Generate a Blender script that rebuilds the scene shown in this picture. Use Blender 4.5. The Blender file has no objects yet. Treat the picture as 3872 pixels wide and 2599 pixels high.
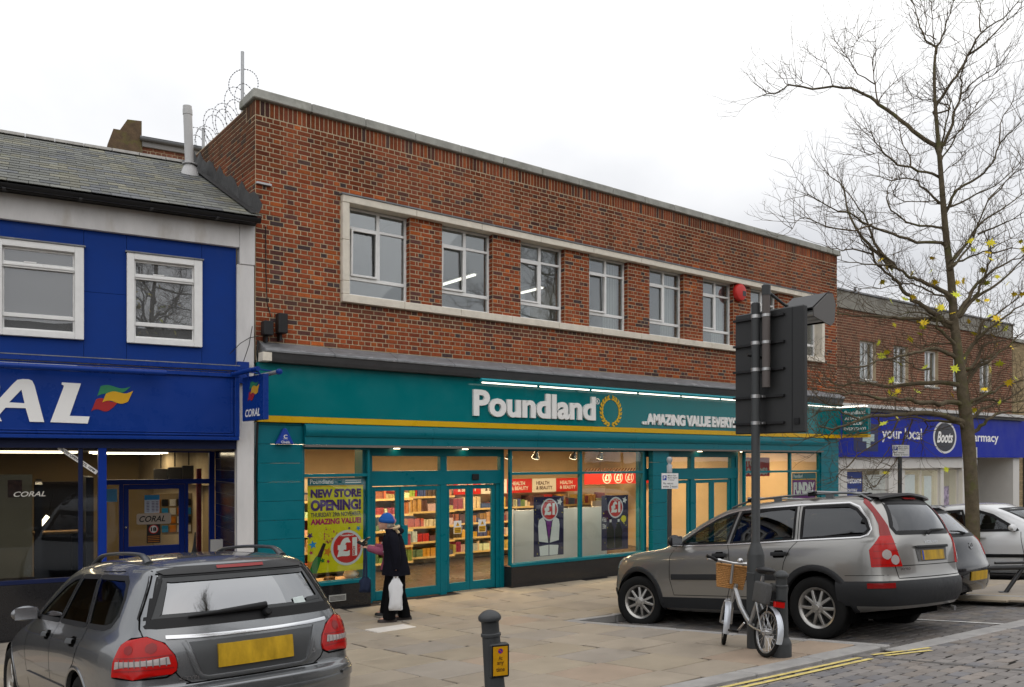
import bpy, bmesh, math, random
import numpy as np
from mathutils import Vector as V, Matrix as MX
R = math.radians
rnd = random.Random(11)
S = bpy.context.scene
COL = S.collection

# ---------------------------------------------------------------- camera
cam = bpy.data.cameras.new('camera')
cam.sensor_width = 36.0
cam.lens = 29.28
cam.shift_y = 0.1139
cam.clip_start = 0.05
cam.clip_end = 3000
cam_o = bpy.data.objects.new('camera', cam)
COL.objects.link(cam_o)
cam_o.location = (0, -12.66, 2.45)
cam_o.rotation_euler = (R(90), 0, R(-37.65))
S.camera = cam_o

# ---------------------------------------------------------------- overcast sky
world = bpy.data.worlds.new('World')
S.world = world
world.use_nodes = True
wn, wl = world.node_tree.nodes, world.node_tree.links
wn.clear()
def N(nodes, t, **kw):
    n = nodes.new(t)
    for k, v in kw.items():
        if k in ('inp',):
            for kk, vv in v.items(): n.inputs[kk].default_value = vv
        else: setattr(n, k, v)
    return n
SUN_EL, SUN_AZ = R(48), R(200)
sky = N(wn, 'ShaderNodeTexSky', sky_type='NISHITA', sun_disc=False, sun_elevation=SUN_EL, sun_rotation=SUN_AZ, air_density=1.0, dust_density=4.0, ozone_density=1.0)
tc = N(wn, 'ShaderNodeTexCoord')
sep = N(wn, 'ShaderNodeSeparateXYZ'); wl.new(tc.outputs['Generated'], sep.inputs[0])
den = N(wn, 'ShaderNodeMath', operation='MAXIMUM', inp={1: 0.0}); wl.new(sep.outputs[2], den.inputs[0])
den2 = N(wn, 'ShaderNodeMath', operation='ADD', inp={1: 0.22}); wl.new(den.outputs[0], den2.inputs[0])
dx = N(wn, 'ShaderNodeMath', operation='DIVIDE'); wl.new(sep.outputs[0], dx.inputs[0]); wl.new(den2.outputs[0], dx.inputs[1])
dy = N(wn, 'ShaderNodeMath', operation='DIVIDE'); wl.new(sep.outputs[1], dy.inputs[0]); wl.new(den2.outputs[0], dy.inputs[1])
cv = N(wn, 'ShaderNodeCombineXYZ', inp={2: 3.7}); wl.new(dx.outputs[0], cv.inputs[0]); wl.new(dy.outputs[0], cv.inputs[1])
n1 = N(wn, 'ShaderNodeTexNoise', inp={'Scale': 0.8, 'Detail': 6.0, 'Roughness': 0.48, 'Distortion': 0.25}); wl.new(cv.outputs[0], n1.inputs['Vector'])
r1 = N(wn, 'ShaderNodeValToRGB'); wl.new(n1.outputs[0], r1.inputs[0])
e = r1.color_ramp.elements
e[0].position = 0.34; e[0].color = (6.9, 7.0, 7.3, 1)
e[1].position = 0.64; e[1].color = (11.0, 11.0, 10.9, 1)
m_ = r1.color_ramp.elements.new(0.47); m_.color = (8.7, 8.75, 8.9, 1)
mixs = N(wn, 'ShaderNodeMix', data_type='RGBA', inp={0: 0.93}); wl.new(sky.outputs[0], mixs.inputs[6]); wl.new(r1.outputs[0], mixs.inputs[7])
# an overcast sky is brighter overhead than at the horizon
grd = N(wn, 'ShaderNodeMath', operation='MULTIPLY_ADD', inp={1: .62, 2: .84}); wl.new(den.outputs[0], grd.inputs[0])
mg = N(wn, 'ShaderNodeMix', data_type='RGBA', blend_type='MULTIPLY', inp={0: 1.}); wl.new(mixs.outputs[2], mg.inputs[6]); wl.new(grd.outputs[0], mg.inputs[7])
bg = N(wn, 'ShaderNodeBackground', inp={1: 0.10}); wl.new(mg.outputs[2], bg.inputs[0])
wo = N(wn, 'ShaderNodeOutputWorld'); wl.new(bg.outputs[0], wo.inputs[0])

sun = bpy.data.lights.new('sun', 'SUN')
sun.energy = .8
sun.angle = R(110)
sun.color = (1.0, 0.97, 0.93)
sun_o = bpy.data.objects.new('sun', sun)
COL.objects.link(sun_o)
sun_o.location = (0, -20, 30)
d_ = V((math.sin(SUN_AZ) * math.cos(SUN_EL), math.cos(SUN_AZ) * math.cos(SUN_EL), math.sin(SUN_EL)))
sun_o.rotation_euler = d_.to_track_quat('Z', 'Y').to_euler()

S.view_settings.view_transform = 'Standard'
S.view_settings.look = 'None'
S.view_settings.exposure = 0.16
S.view_settings.gamma = 1.0
S.view_settings.use_curve_mapping = False
S.render.engine = 'CYCLES'
S.cycles.use_denoising = True
S.cycles.max_bounces = 7
S.cycles.diffuse_bounces = 3
S.cycles.glossy_bounces = 4
S.cycles.transparent_max_bounces = 12
S.cycles.transmission_bounces = 4
S.cycles.caustics_reflective = False
S.cycles.caustics_refractive = False
S.cycles.sample_clamp_indirect = 6

# ---------------------------------------------------------------- materials
MATS = {}
def mat(name, col=(.5, .5, .5), rough=.6, metal=0., var=0., vscale=6., bump=0., bscale=40., spec=.3, coat=0., emit=None, es=1., var2=None, attr=None, stretch=None, objcol=False, alpha=None):
    if name in MATS: return MATS[name]
    m = bpy.data.materials.new(name); m.use_nodes = True
    nt = m.node_tree; ns, ls = nt.nodes, nt.links
    b = ns['Principled BSDF']
    b.inputs['Roughness'].default_value = rough
    b.inputs['Metallic'].default_value = metal
    b.inputs['Specular IOR Level'].default_value = spec
    b.inputs['Coat Weight'].default_value = coat
    b.inputs['Coat Roughness'].default_value = .04
    src = None
    if attr:
        a = N(ns, 'ShaderNodeVertexColor', layer_name=attr); src = a.outputs[0]
    elif objcol:
        a = N(ns, 'ShaderNodeObjectInfo'); src = a.outputs['Color']
    if src is None:
        c = N(ns, 'ShaderNodeRGB'); c.outputs[0].default_value = (*col, 1); src = c.outputs[0]
    pos = N(ns, 'ShaderNodeNewGeometry').outputs['Position']
    if stretch:
        mp = N(ns, 'ShaderNodeMapping'); mp.inputs['Scale'].default_value = stretch; ls.new(pos, mp.inputs[0]); pos = mp.outputs[0]
    if var > 0:
        n = N(ns, 'ShaderNodeTexNoise', inp={'Scale': vscale, 'Detail': 6., 'Roughness': .65}); ls.new(pos, n.inputs['Vector'])
        mr = N(ns, 'ShaderNodeMapRange', inp={1: .3, 2: .7, 3: 1 - var, 4: 1 + var * .7}); ls.new(n.outputs[0], mr.inputs[0])
        mu = N(ns, 'ShaderNodeMix', data_type='RGBA', blend_type='MULTIPLY', inp={0: 1.}); ls.new(src, mu.inputs[6]); ls.new(mr.outputs[0], mu.inputs[7]); src = mu.outputs[2]
        if var2:
            n2 = N(ns, 'ShaderNodeTexNoise', inp={'Scale': var2[1], 'Detail': 5., 'Roughness': .6}); ls.new(pos, n2.inputs['Vector'])
            rr = N(ns, 'ShaderNodeMapRange', inp={1: var2[2], 2: var2[2] + .14, 3: 0., 4: var2[3]}); ls.new(n2.outputs[0], rr.inputs[0])
            mm = N(ns, 'ShaderNodeMix', data_type='RGBA'); mm.inputs[7].default_value = (*var2[0], 1); ls.new(rr.outputs[0], mm.inputs[0]); ls.new(src, mm.inputs[6]); src = mm.outputs[2]
        rm = N(ns, 'ShaderNodeMapRange', inp={1: .3, 2: .7, 3: max(.03, rough - .1), 4: min(1, rough + .12)}); ls.new(n.outputs[0], rm.inputs[0]); ls.new(rm.outputs[0], b.inputs['Roughness'])
    ls.new(src, b.inputs['Base Color'])
    if bump > 0:
        n = N(ns, 'ShaderNodeTexNoise', inp={'Scale': bscale, 'Detail': 4.}); ls.new(pos, n.inputs['Vector'])
        bp = N(ns, 'ShaderNodeBump', inp={'Strength': bump, 'Distance': .01}); ls.new(n.outputs[0], bp.inputs['Height']); ls.new(bp.outputs[0], b.inputs['Normal'])
    if emit:
        b.inputs['Emission Color'].default_value = (*emit, 1); b.inputs['Emission Strength'].default_value = es
    if alpha is not None: b.inputs['Alpha'].default_value = alpha
    MATS[name] = m
    return m

def glass(name, tint=(1, 1, 1), gain=1.6, base=.02, rough=0.0, dirt=0.):
    if name in MATS: return MATS[name]
    m = bpy.data.materials.new(name); m.use_nodes = True
    nt = m.node_tree; ns, ls = nt.nodes, nt.links; ns.clear()
    tr = N(ns, 'ShaderNodeBsdfTransparent'); tr.inputs[0].default_value = (*tint, 1)
    gl = N(ns, 'ShaderNodeBsdfGlossy'); gl.inputs['Roughness'].default_value = rough; gl.inputs[0].default_value = (.95, .97, 1, 1)
    fr = N(ns, 'ShaderNodeLayerWeight', inp={'Blend': .5})
    pw = N(ns, 'ShaderNodeMath', operation='POWER', inp={1: 4.5}); ls.new(fr.outputs['Facing'], pw.inputs[0])
    ma = N(ns, 'ShaderNodeMath', operation='MULTIPLY_ADD', use_clamp=True, inp={1: .9 * gain / 1.6, 2: .03 * gain / 1.6 + base}); ls.new(pw.outputs[0], ma.inputs[0])
    # slightly wavy panes
    po = N(ns, 'ShaderNodeNewGeometry'); nz = N(ns, 'ShaderNodeTexNoise', inp={'Scale': 1.7, 'Detail': 1.}); ls.new(po.outputs['Position'], nz.inputs['Vector'])
    bp = N(ns, 'ShaderNodeBump', inp={'Strength': .05, 'Distance': .02}); ls.new(nz.outputs[0], bp.inputs['Height']); ls.new(bp.outputs[0], gl.inputs['Normal'])
    mx = N(ns, 'ShaderNodeMixShader'); ls.new(ma.outputs[0], mx.inputs[0]); ls.new(tr.outputs[0], mx.inputs[1]); ls.new(gl.outputs[0], mx.inputs[2])
    out = mx.outputs[0]
    if dirt > 0:
        df = N(ns, 'ShaderNodeBsdfDiffuse'); df.inputs[0].default_value = (.5, .5, .5, 1)
        m2 = N(ns, 'ShaderNodeMixShader', inp={0: dirt}); ls.new(out, m2.inputs[1]); ls.new(df.outputs[0], m2.inputs[2]); out = m2.outputs[0]
    o = N(ns, 'ShaderNodeOutputMaterial'); ls.new(out, o.inputs[0])
    MATS[name] = m
    return m

# ---------------------------------------------------------------- mesh helpers
class MB:
    def __init__(s): s.v = []; s.f = []; s.m = []; s.cur = 0; s.c = []; s.col = None
    def add(s, vs, fs):
        b = len(s.v); s.v.extend([tuple(p) for p in vs])
        for f in fs: s.f.append(tuple(b + i for i in f)); s.m.append(s.cur); s.c.append(s.col)
        return s
    def box(s, x0, x1, y0, y1, z0, z1, skip=()):
        vs = [(x0, y0, z0), (x1, y0, z0), (x1, y1, z0), (x0, y1, z0), (x0, y0, z1), (x1, y0, z1), (x1, y1, z1), (x0, y1, z1)]
        fs = {'b': (0, 3, 2, 1), 't': (4, 5, 6, 7), 'f': (0, 1, 5, 4), 'r': (1, 2, 6, 5), 'k': (2, 3, 7, 6), 'l': (3, 0, 4, 7)}
        return s.add(vs, [f for k, f in fs.items() if k not in skip])
    def obox(s, c, ax, ay, az):
        c, ax, ay, az = V(c), V(ax), V(ay), V(az)
        vs = [c + ax * a + ay * b + az * d for d in (-1, 1) for a, b in ((-1, -1), (1, -1), (1, 1), (-1, 1))]
        return s.add(vs, [(0, 3, 2, 1), (4, 5, 6, 7), (0, 1, 5, 4), (1, 2, 6, 5), (2, 3, 7, 6), (3, 0, 4, 7)])
    def tube(s, pts, r, n=8, cap=True, flat=None):
        pts = [V(p) for p in pts]; k = len(pts)
        rs = r if isinstance(r, (list, tuple)) else [r] * k
        vs = []; ref = None
        for i, p in enumerate(pts):
            t = (pts[min(i + 1, k - 1)] - pts[max(i - 1, 0)])
            t = t.normalized() if t.length > 1e-9 else V((0, 0, 1))
            if ref is None:
                ref = V((0, 0, 1)) if abs(t.z) < .9 else V((1, 0, 0))
            a = (ref - t * ref.dot(t))
            if a.length < 1e-6: a = t.orthogonal()
            a.normalize(); b = t.cross(a); ref = a
            for j in range(n):
                q = 2 * math.pi * j / n
                fa, fb = (flat if flat else (1, 1))
                vs.append(p + (a * math.cos(q) * fa + b * math.sin(q) * fb) * rs[i])
        fs = [(i * n + j, i * n + (j + 1) % n, (i + 1) * n + (j + 1) % n, (i + 1) * n + j) for i in range(k - 1) for j in range(n)]
        if cap: fs += [tuple(range(n - 1, -1, -1)), tuple(range((k - 1) * n, k * n))]
        return s.add(vs, fs)
    def lathe(s, prof, n=24, mtx=None, cap=True):
        mtx = mtx or MX.Identity(4); vs = []
        for r, z in prof:
            for j in range(n):
                q = 2 * math.pi * j / n; vs.append(mtx @ V((r * math.cos(q), r * math.sin(q), z)))
        k = len(prof)
        fs = [(i * n + j, i * n + (j + 1) % n, (i + 1) * n + (j + 1) % n, (i + 1) * n + j) for i in range(k - 1) for j in range(n)]
        if cap:
            fs += [tuple(range(n - 1, -1, -1)), tuple(range((k - 1) * n, k * n))]
        return s.add(vs, fs)
    def prism(s, poly, fn, w0, w1, sides=True, back=True):
        n = len(poly)
        vs = [fn(u, v, w0) for u, v in poly] + [fn(u, v, w1) for u, v in poly]
        fs = [tuple(range(n))]
        if back: fs.append(tuple(range(2 * n - 1, n - 1, -1)))
        if sides: fs += [(i, i + n, (i + 1) % n + n, (i + 1) % n) for i in range(n)]
        return s.add(vs, fs)
    def quad(s, a, b, c, d): return s.add([a, b, c, d], [(0, 1, 2, 3)])
    def grid(s, rows):
        k, n = len(rows), len(rows[0])
        return s.add([p for r in rows for p in r], [(i * n + j, i * n + j + 1, (i + 1) * n + j + 1, (i + 1) * n + j) for i in range(k - 1) for j in range(n - 1)])
    def mesh(s, name, smooth=None, bevel=0, fix=False, bseg=1):
        me = bpy.data.meshes.new(name); me.from_pydata(s.v, [], s.f)
        me.polygons.foreach_set('material_index', s.m)
        if any(c is not None for c in s.c):
            at = me.color_attributes.new('col', 'BYTE_COLOR', 'CORNER')
            arr = []
            for p in me.polygons:
                c = s.c[p.index] or (1, 1, 1); arr.extend([*c, 1.] * p.loop_total)
            at.data.foreach_set('color', arr)
        if fix or bevel:
            bm = bmesh.new(); bm.from_mesh(me)
            if fix: bmesh.ops.recalc_face_normals(bm, faces=bm.faces)
            if bevel:
                es = [e for e in bm.edges if len(e.link_faces) == 2 and e.calc_face_angle(0) > R(28)]
                bmesh.ops.bevel(bm, geom=es, offset=bevel, segments=bseg, affect='EDGES', profile=.6, clamp_overlap=True)
            bm.to_mesh(me); bm.free()
        if smooth is not None:
            me.polygons.foreach_set('use_smooth', [True] * len(me.polygons))
            if smooth < 180: me.set_sharp_from_angle(angle=R(smooth))
        me.update()
        return me
    def build(s, name, mats, parent=None, **kw):
        kind = kw.pop('kind', None)
        o = bpy.data.objects.new(name, s.mesh(name, **kw))
        for m in (mats if isinstance(mats, (list, tuple)) else [mats]): o.data.materials.append(m)
        COL.objects.link(o)
        if parent is not None: attach(o, parent)
        if kind: o['kind'] = kind
        return o

ROOTM = {}
def attach(o, root):
    """children are authored in world coordinates unless the root was made local"""
    o.parent = root
    m = ROOTM.get(root.name)
    if m is not None: o.matrix_parent_inverse = m
def thing(name, label, cat, loc=(0, 0, 0), group=None, mtx=None, local=False):
    o = bpy.data.objects.new(name, None); COL.objects.link(o)
    o.empty_display_size = .2
    m = mtx if mtx is not None else MX.Translation(loc)
    o.matrix_world = m
    if not local: ROOTM[o.name] = m.inverted()
    tag(o, label, cat, group)
    return o
def tag(o, label=None, cat=None, group=None, kind=None):
    if label: o['label'] = label
    if cat: o['category'] = cat
    if group: o['group'] = group
    if kind: o['kind'] = kind
    return o
def inst(name, me, loc=None, mtx=None, parent=None, color=None):
    o = bpy.data.objects.new(name, me); COL.objects.link(o)
    if parent is not None: attach(o, parent)
    if mtx is not None: o.matrix_basis = mtx
    elif loc is not None: o.location = loc
    if color: o.color = (*color, 1)
    return o
def copy_tree(root, mtx, label, group=None):
    def cp(o, par):
        c = o.copy(); COL.objects.link(c)
        if par is not None: c.parent = par
        for ch in o.children: cp(ch, c)
        return c
    r = cp(root, None); r.matrix_world = mtx; r['label'] = label
    if group: r['group'] = group
    return r

# ---------------------------------------------------------------- lettering
def text_geo(txt, bold=0., shear=0., res=4, space=1., line=1.):
    cu = bpy.data.curves.new('t', 'FONT'); cu.body = txt; cu.size = 1; cu.offset = bold; cu.shear = shear
    cu.resolution_u = res; cu.space_character = space; cu.space_line = line
    ob = bpy.data.objects.new('t', cu); COL.objects.link(ob)
    dg = bpy.context.evaluated_depsgraph_get(); dg.update()
    me = bpy.data.meshes.new_from_object(ob.evaluated_get(dg))
    vs = [tuple(v.co) for v in me.vertices]; fs = [tuple(p.vertices) for p in me.polygons]
    bpy.data.objects.remove(ob); bpy.data.curves.remove(cu); bpy.data.meshes.remove(me)
    return vs, fs
def text_on(mb, txt, fn, u0, v0, u1, v1, w=0., depth=0., bold=.0, shear=0., keep=False, space=1., line=1.):
    """lay txt into the rectangle (u0,v0)-(u1,v1) of a plane; fn(u,v,w)->xyz; depth>0 gives raised letters"""
    vs, fs = text_geo(txt, bold, shear, space=space, line=line)
    xs = [p[0] for p in vs]; ys = [p[1] for p in vs]
    ax, bx, ay, by = min(xs), max(xs), min(ys), max(ys)
    sx = (u1 - u0) / (bx - ax); sy = (v1 - v0) / (by - ay)
    if keep: sx = sy = min(sx, sy)
    P = [(u0 + (p[0] - ax) * sx, v0 + (p[1] - ay) * sy) for p in vs]
    n = len(P)
    if depth <= 0: return mb.add([fn(u, v, w) for u, v in P], fs)
    vv = [fn(u, v, w + depth) for u, v in P] + [fn(u, v, w) for u, v in P]
    cnt = {}
    for f in fs:
        for i in range(len(f)):
            a, b = f[i], f[(i + 1) % len(f)]; cnt[(a, b)] = 1
    ff = list(fs)
    for (a, b) in list(cnt):
        if (b, a) not in cnt: ff.append((b, a, a + n, b + n))
    return mb.add(vv, ff)
def split_islands(mb):
    """one MB for each connected piece of mb"""
    par = list(range(len(mb.v)))
    def find(a):
        while par[a] != a: par[a] = par[par[a]]; a = par[a]
        return a
    key = {}
    for i, p in enumerate(mb.v):
        k = tuple(round(c, 5) for c in p)
        if k in key: par[find(i)] = find(key[k])
        else: key[k] = i
    for f in mb.f:
        a = find(f[0])
        for i in f[1:]: par[find(i)] = a
    out = {}
    for f, m in zip(mb.f, mb.m):
        q = out.setdefault(find(f[0]), (MB(), {}))
        ids = []
        for i in f:
            if i not in q[1]: q[1][i] = len(q[0].v); q[0].v.append(mb.v[i])
            ids.append(q[1][i])
        q[0].f.append(tuple(ids)); q[0].m.append(m); q[0].c.append(None)
    return [q[0] for q in out.values()]

# ---------------------------------------------------------------- the lie of the land
def gz(y):
    w = -y
    if w <= 0: return 0.
    if w < 4.5: return .01 * w + .08 / 9 * w * w
    if w < 8.5: return .225 + .09 * (w - 4.5)
    if w < 12.5:
        u = w - 8.5; return .585 + .09 * u - .00625 * u * u
    return .845 + .04 * (min(w, 22) - 12.5)
def gslope(y): return (gz(y - .05) - gz(y + .05)) / .1
CAMP = V((0, -12.66, 2.45))
FWD = V((math.cos(R(52.35)), math.sin(R(52.35)), 0)); RGT = V((math.sin(R(52.35)), -math.cos(R(52.35)), 0))
# ================================================================ ground, pavement, bays, road
PO = V((7.85, -4.1, 0)); E1 = V((.996, -.087, 0)); E2 = V((-.06, .998, 0))
def ab(a, b, dz=0.):
    p = PO + E1 * a + E2 * b
    return V((p.x, p.y, gz(p.y) + dz))
M_GROUND = mat('ground_dirt', (.06, .055, .05), .9)
g = MB()
ys = [-400, -120, -40, -22] + [-20 + .5 * i for i in range(41)] + [3, 60, 600]
g.grid([[(x, y, gz(y) - .17) for x in (-600, -60, -20, 0, 20, 60, 140, 800)] for y in ys])
ground = g.build('ground', M_GROUND); tag(ground, kind='structure')

M_SLAB = mat('paving_concrete', objcol=True, rough=.72, var=.16, vscale=2.3, bump=.25, bscale=90, var2=((.12, .1, .085), 1.1, .6, .45))
M_SLABC = mat('paving_concrete_joined', attr='col', rough=.72, var=.16, vscale=2.3, bump=.25, bscale=90, var2=((.12, .1, .085), 1.1, .6, .45))
M_JOINT = mat('paving_joint', (.035, .03, .026), .95, var=.3, vscale=9)
M_KERB = mat('granite_kerb', (.30, .29, .28), .7, var=.2, vscale=5, bump=.3, bscale=120)
M_SETT = mat('block_paving', objcol=True, rough=.7, var=.18, vscale=4, bump=.3, bscale=110)
M_SETTC = mat('block_paving_joined', attr='col', rough=.7, var=.18, vscale=4, bump=.3, bscale=110)
M_SETTJ = mat('block_joint', (.022, .02, .018), .95, spec=.05)
M_YELLOW = mat('yellow_line_paint', (.62, .5, .17), .7, var=.25, vscale=14, bump=.2, bscale=150, var2=((.2, .18, .15), 9, .58, .8))
M_WLINE = mat('white_line_paint', (.55, .54, .52), .7, var=.3, vscale=10)

def base_sheet(name, a0, a1, b0, b1, dz, m, kind='structure'):
    q = MB(); nb = max(2, int((b1 - b0) / .4)); na = max(2, int((a1 - a0) / 3))
    q.grid([[ab(a0 + (a1 - a0) * i / na, b0 + (b1 - b0) * j / nb, dz) for i in range(na + 1)] for j in range(nb + 1)])
    o = q.build(name, m); tag(o, kind=kind); return o
pavement = base_sheet('pavement', -22, 0, -3.96, 5.2, -.012, M_JOINT)
pav2 = base_sheet('pavement', 0, 40, 0.30, 7.2, -.012, M_JOINT)
island = base_sheet('pavement', 4.9, 7.5, -3.96, -.02, -.022, M_JOINT)
bay2 = base_sheet('parking_bay', 7.5, 40, -4.2, 0.0, -.165, M_SETTJ)
bay = base_sheet('parking_bay', 0, 4.9, -4.2, 0.29, -.108, M_SETTJ)
road = base_sheet('road', -22, 60, -13, -4.2, -.038, M_SETTJ)
road2 = base_sheet('road', -60, -22, -13, 7, -.05, M_SETTJ)

def piece_mesh(lx, ly, h, name):
    q = MB(); x, y = lx / 2, ly / 2; c = .006
    vs = [(-x, -y, -h), (x, -y, -h), (x, y, -h), (-x, y, -h), (-x, -y, -c), (x, -y, -c), (x, y, -c), (-x, y, -c), (-x + c, -y + c, 0), (x - c, -y + c, 0), (x - c, y - c, 0), (-x + c, y - c, 0)]
    fs = [(8, 9, 10, 11)]
    for k in range(4):
        l = (k + 1) % 4; fs += [(k, l, l + 4, k + 4), (k + 4, l + 4, l + 8, k + 8)]
    q.add(vs, fs); return q
PM = {}
def lay(pieces, parent, name, m_one, m_many, many_name, limit=300, h=.03):
    """pieces: (a,b,la,lb,dz,colour,tilt); the nearest ones in the picture become objects, the rest one mesh"""
    def shown(p):
        c = ab(p[0], p[1]); r = c - CAMP; Z = r.dot(FWD); X = r.dot(RGT)
        if Z < 1: return 1e9
        u, vv = X / Z, (c.z - CAMP.z) / Z
        if abs(u) > .64 or vv < -.46: return 1e8 + r.length
        return r.length
    pieces = sorted(pieces, key=shown)
    joined = MB()
    for i, (a, b, la, lb, dz, col, tl) in enumerate(pieces):
        c = ab(a, b, dz); s = gslope(c.y)
        e2 = V((E2.x, E2.y, -s * E2.y)).normalized(); e1 = V((E1.x, E1.y, -s * E1.y)).normalized()
        up = e1.cross(e2).normalized()
        e1 = (e1 + up * tl[0]).normalized(); e2 = (e2 + up * tl[1]).normalized(); up = e1.cross(e2).normalized()
        mt = MX(((e1.x, e2.x, up.x, c.x), (e1.y, e2.y, up.y, c.y), (e1.z, e2.z, up.z, c.z), (0, 0, 0, 1)))
        k = (round(la, 3), round(lb, 3), h)
        if i < limit:
            if k not in PM:
                PM[k] = piece_mesh(la, lb, h, name).mesh(name)
                PM[k].materials.append(m_one)
            inst(name, PM[k], mtx=mt, parent=parent, color=col)
        else:
            q = piece_mesh(la, lb, h, name); joined.col = col
            joined.add([mt @ V(p) for p in q.v], q.f)
    if joined.v:
        o = joined.build(many_name, m_many, parent, kind='stuff')

r_ = random.Random(5)
def slab_col():
    k = r_.random(); f = r_.uniform(.93, 1.07)
    base = (.30, .255, .20) if k < .45 else ((.315, .265, .198) if k < .75 else ((.285, .25, .21) if k < .93 else (.325, .252, .19)))
    return tuple(c * f for c in base)
slabs = []
def slab_area(a0, a1, b0, b1, out):
    a = a1; w = .735
    while a > a0:
        b = b0 - r_.uniform(0, .3); b_end = b1
        first = True
        while b < b_end:
            L = r_.choice((.6, .75, .75, .9))
            s0 = max(b, b0); s1 = min(b + L, b_end)
            if s1 - s0 > .12:
                c = ab(a - w / 2, (s0 + s1) / 2)
                if c.y < .12 and not (False):
                    out.append((a - w / 2, (s0 + s1) / 2, w - .02, round((s1 - s0) - .02, 2), r_.uniform(-.002, .002), slab_col(), (r_.uniform(-.004, .004), r_.uniform(-.004, .004))))
            b += L
        a -= w
slab_area(-13, 0, -3.95, 4.9, slabs)
lay(slabs, pavement, 'paving_slab', M_SLAB, M_SLABC, 'paving_slab_rows')
sl2 = []; slab_area(0.15, 26, .45, 6.8, sl2); lay(sl2, pav2, 'paving_slab', M_SLAB, M_SLABC, 'paving_slab_rows', limit=60)
sl3 = []; slab_area(5.05, 7.4, -3.95, -.2, sl3); lay(sl3, island, 'paving_slab', M_SLAB, M_SLABC, 'paving_slab_rows', limit=30)
# the pale replaced slab
q = piece_mesh(.62, .36, .05, 'x'); c = V((5.83, -2.3, gz(-2.3) + .01))
M_PALE = mat('pale_new_slab', (.62, .58, .53), .7, var=.08, vscale=5)
o = MB().add([V(p) + V((0, 0, -gslope(-2.5) * p[1])) + c for p in q.v], q.f).build('replacement_slab', M_PALE, pavement)
o['label'] = 'pale replacement paving slab among the beige slabs'

# kerbs
def kerb_run(parent, a0, a1, b0, b1, dz, h, along='a', L=.915, m=M_KERB):
    n = max(1, round(((a1 - a0) if along == 'a' else (b1 - b0)) / L))
    for i in range(n):
        if along == 'a': A0, A1, B0, B1 = a0 + (a1 - a0) * i / n, a0 + (a1 - a0) * (i + 1) / n, b0, b1
        else: A0, A1, B0, B1 = a0, a1, b0 + (b1 - b0) * i / n, b0 + (b1 - b0) * (i + 1) / n
        g_ = .004
        A0 += g_; A1 -= g_; B0 += g_; B1 -= g_
        j = r_.uniform(-.004, .004)
        c = [ab(A0, B0), ab(A1, B0), ab(A1, B1), ab(A0, B1)]
        MB().add([p + V((0, 0, dz - h)) for p in c] + [p + V((0, 0, dz + j)) for p in c], [(4, 5, 6, 7), (0, 1, 5, 4), (1, 2, 6, 5), (2, 3, 7, 6), (3, 0, 4, 7)]).build('kerb_stone', m, parent, bevel=.012)
kerb_run(pavement, -9.2, -.02, -4.2, -3.955, .003, .2)
kerb_run(pavement, .01, .14, -4.2, .29, .002, .2, 'b')
kerb_run(pav2, .0, 9, .30, .43, .002, .2)
kerb_run(bay, -.0, 4.86, -4.43, -4.205, -.024, .1)
kerb_run(island, 4.88, 5.02, -4.2, 0, .003, .2, 'b')
kerb_run(island, 5.04, 7.5, -4.2, -3.955, .003, .2)

# road and bay blocks
def block_col(d=1.):
    f = r_.uniform(.85, 1.15) * d; k = r_.random()
    b = (.19, .175, .165) if k < .6 else ((.21, .185, .165) if k < .85 else (.165, .16, .165))
    return tuple(c * f for c in b)
blocks = []
for i in range(-14, 60):
    for j in range(0, 26):
        a = i * .205 + (.1 if j % 2 else 0) ; b = -4.5 - j * .135 if a > -.1 else -4.27 - j * .135
        blocks.append((a, b, .191, .122, -.03 + r_.uniform(-.003, .002), block_col(), (r_.uniform(-.015, .015), r_.uniform(-.015, .015))))
lay(blocks, road, 'paving_block', M_SETT, M_SETTC, 'paving_block_rows', h=.03)
bb = []
for i in range(0, 23):
    for j in range(0, 33):
        bb.append((.27 + i * .205 + (.1 if j % 2 else 0), -4.13 + j * .134, .191, .122, -.10 + r_.uniform(-.003, .002), block_col(.72), (r_.uniform(-.012, .012), r_.uniform(-.012, .012))))
lay(bb, bay, 'paving_block', M_SETT, M_SETTC, 'paving_block_rows', h=.03, limit=120)

def line(parent, pts, w, dz, m, name):
    q = MB(); n = 10
    for (a0, b0), (a1, b1) in pts:
        d = V((a1 - a0, b1 - b0, 0)).normalized(); nx, ny = -d.y * w / 2, d.x * w / 2
        rows = []
        for i in range(n + 1):
            t = i / n; a, b = a0 + (a1 - a0) * t, b0 + (b1 - b0) * t
            rows.append([ab(a + nx, b + ny, dz), ab(a - nx, b - ny, dz)])
        q.grid(rows)
    o = q.build(name, m, parent); return o
for pts in ([((-6.2, -4.27), (-.55, -4.31))], [((-6.2, -4.39), (-.55, -4.42))], [((-.36, -4.31), (.3, -4.49))], [((-.34, -4.42), (.16, -4.58))]):
    line(road, pts, .055, -.023, M_YELLOW, 'yellow_line')
line(bay, [((2.75, -4.1), (2.75, -.1))], .06, -.094, M_WLINE, 'bay_line')
# iron drain cover strip across the road
dr = MB()
M_IRON = mat('cast_iron', (.06, .065, .065), .55, .3, var=.2, vscale=30)
rows = []
for i in range(14):
    t = i / 13; a, b = -.5 + .1 * t, -4.2 - 1.9 * t
    rows.append([ab(a, b, -.022), ab(a + .022, b, -.022)])
dr.grid(rows).build('drain_channel', M_IRON, road)
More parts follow.
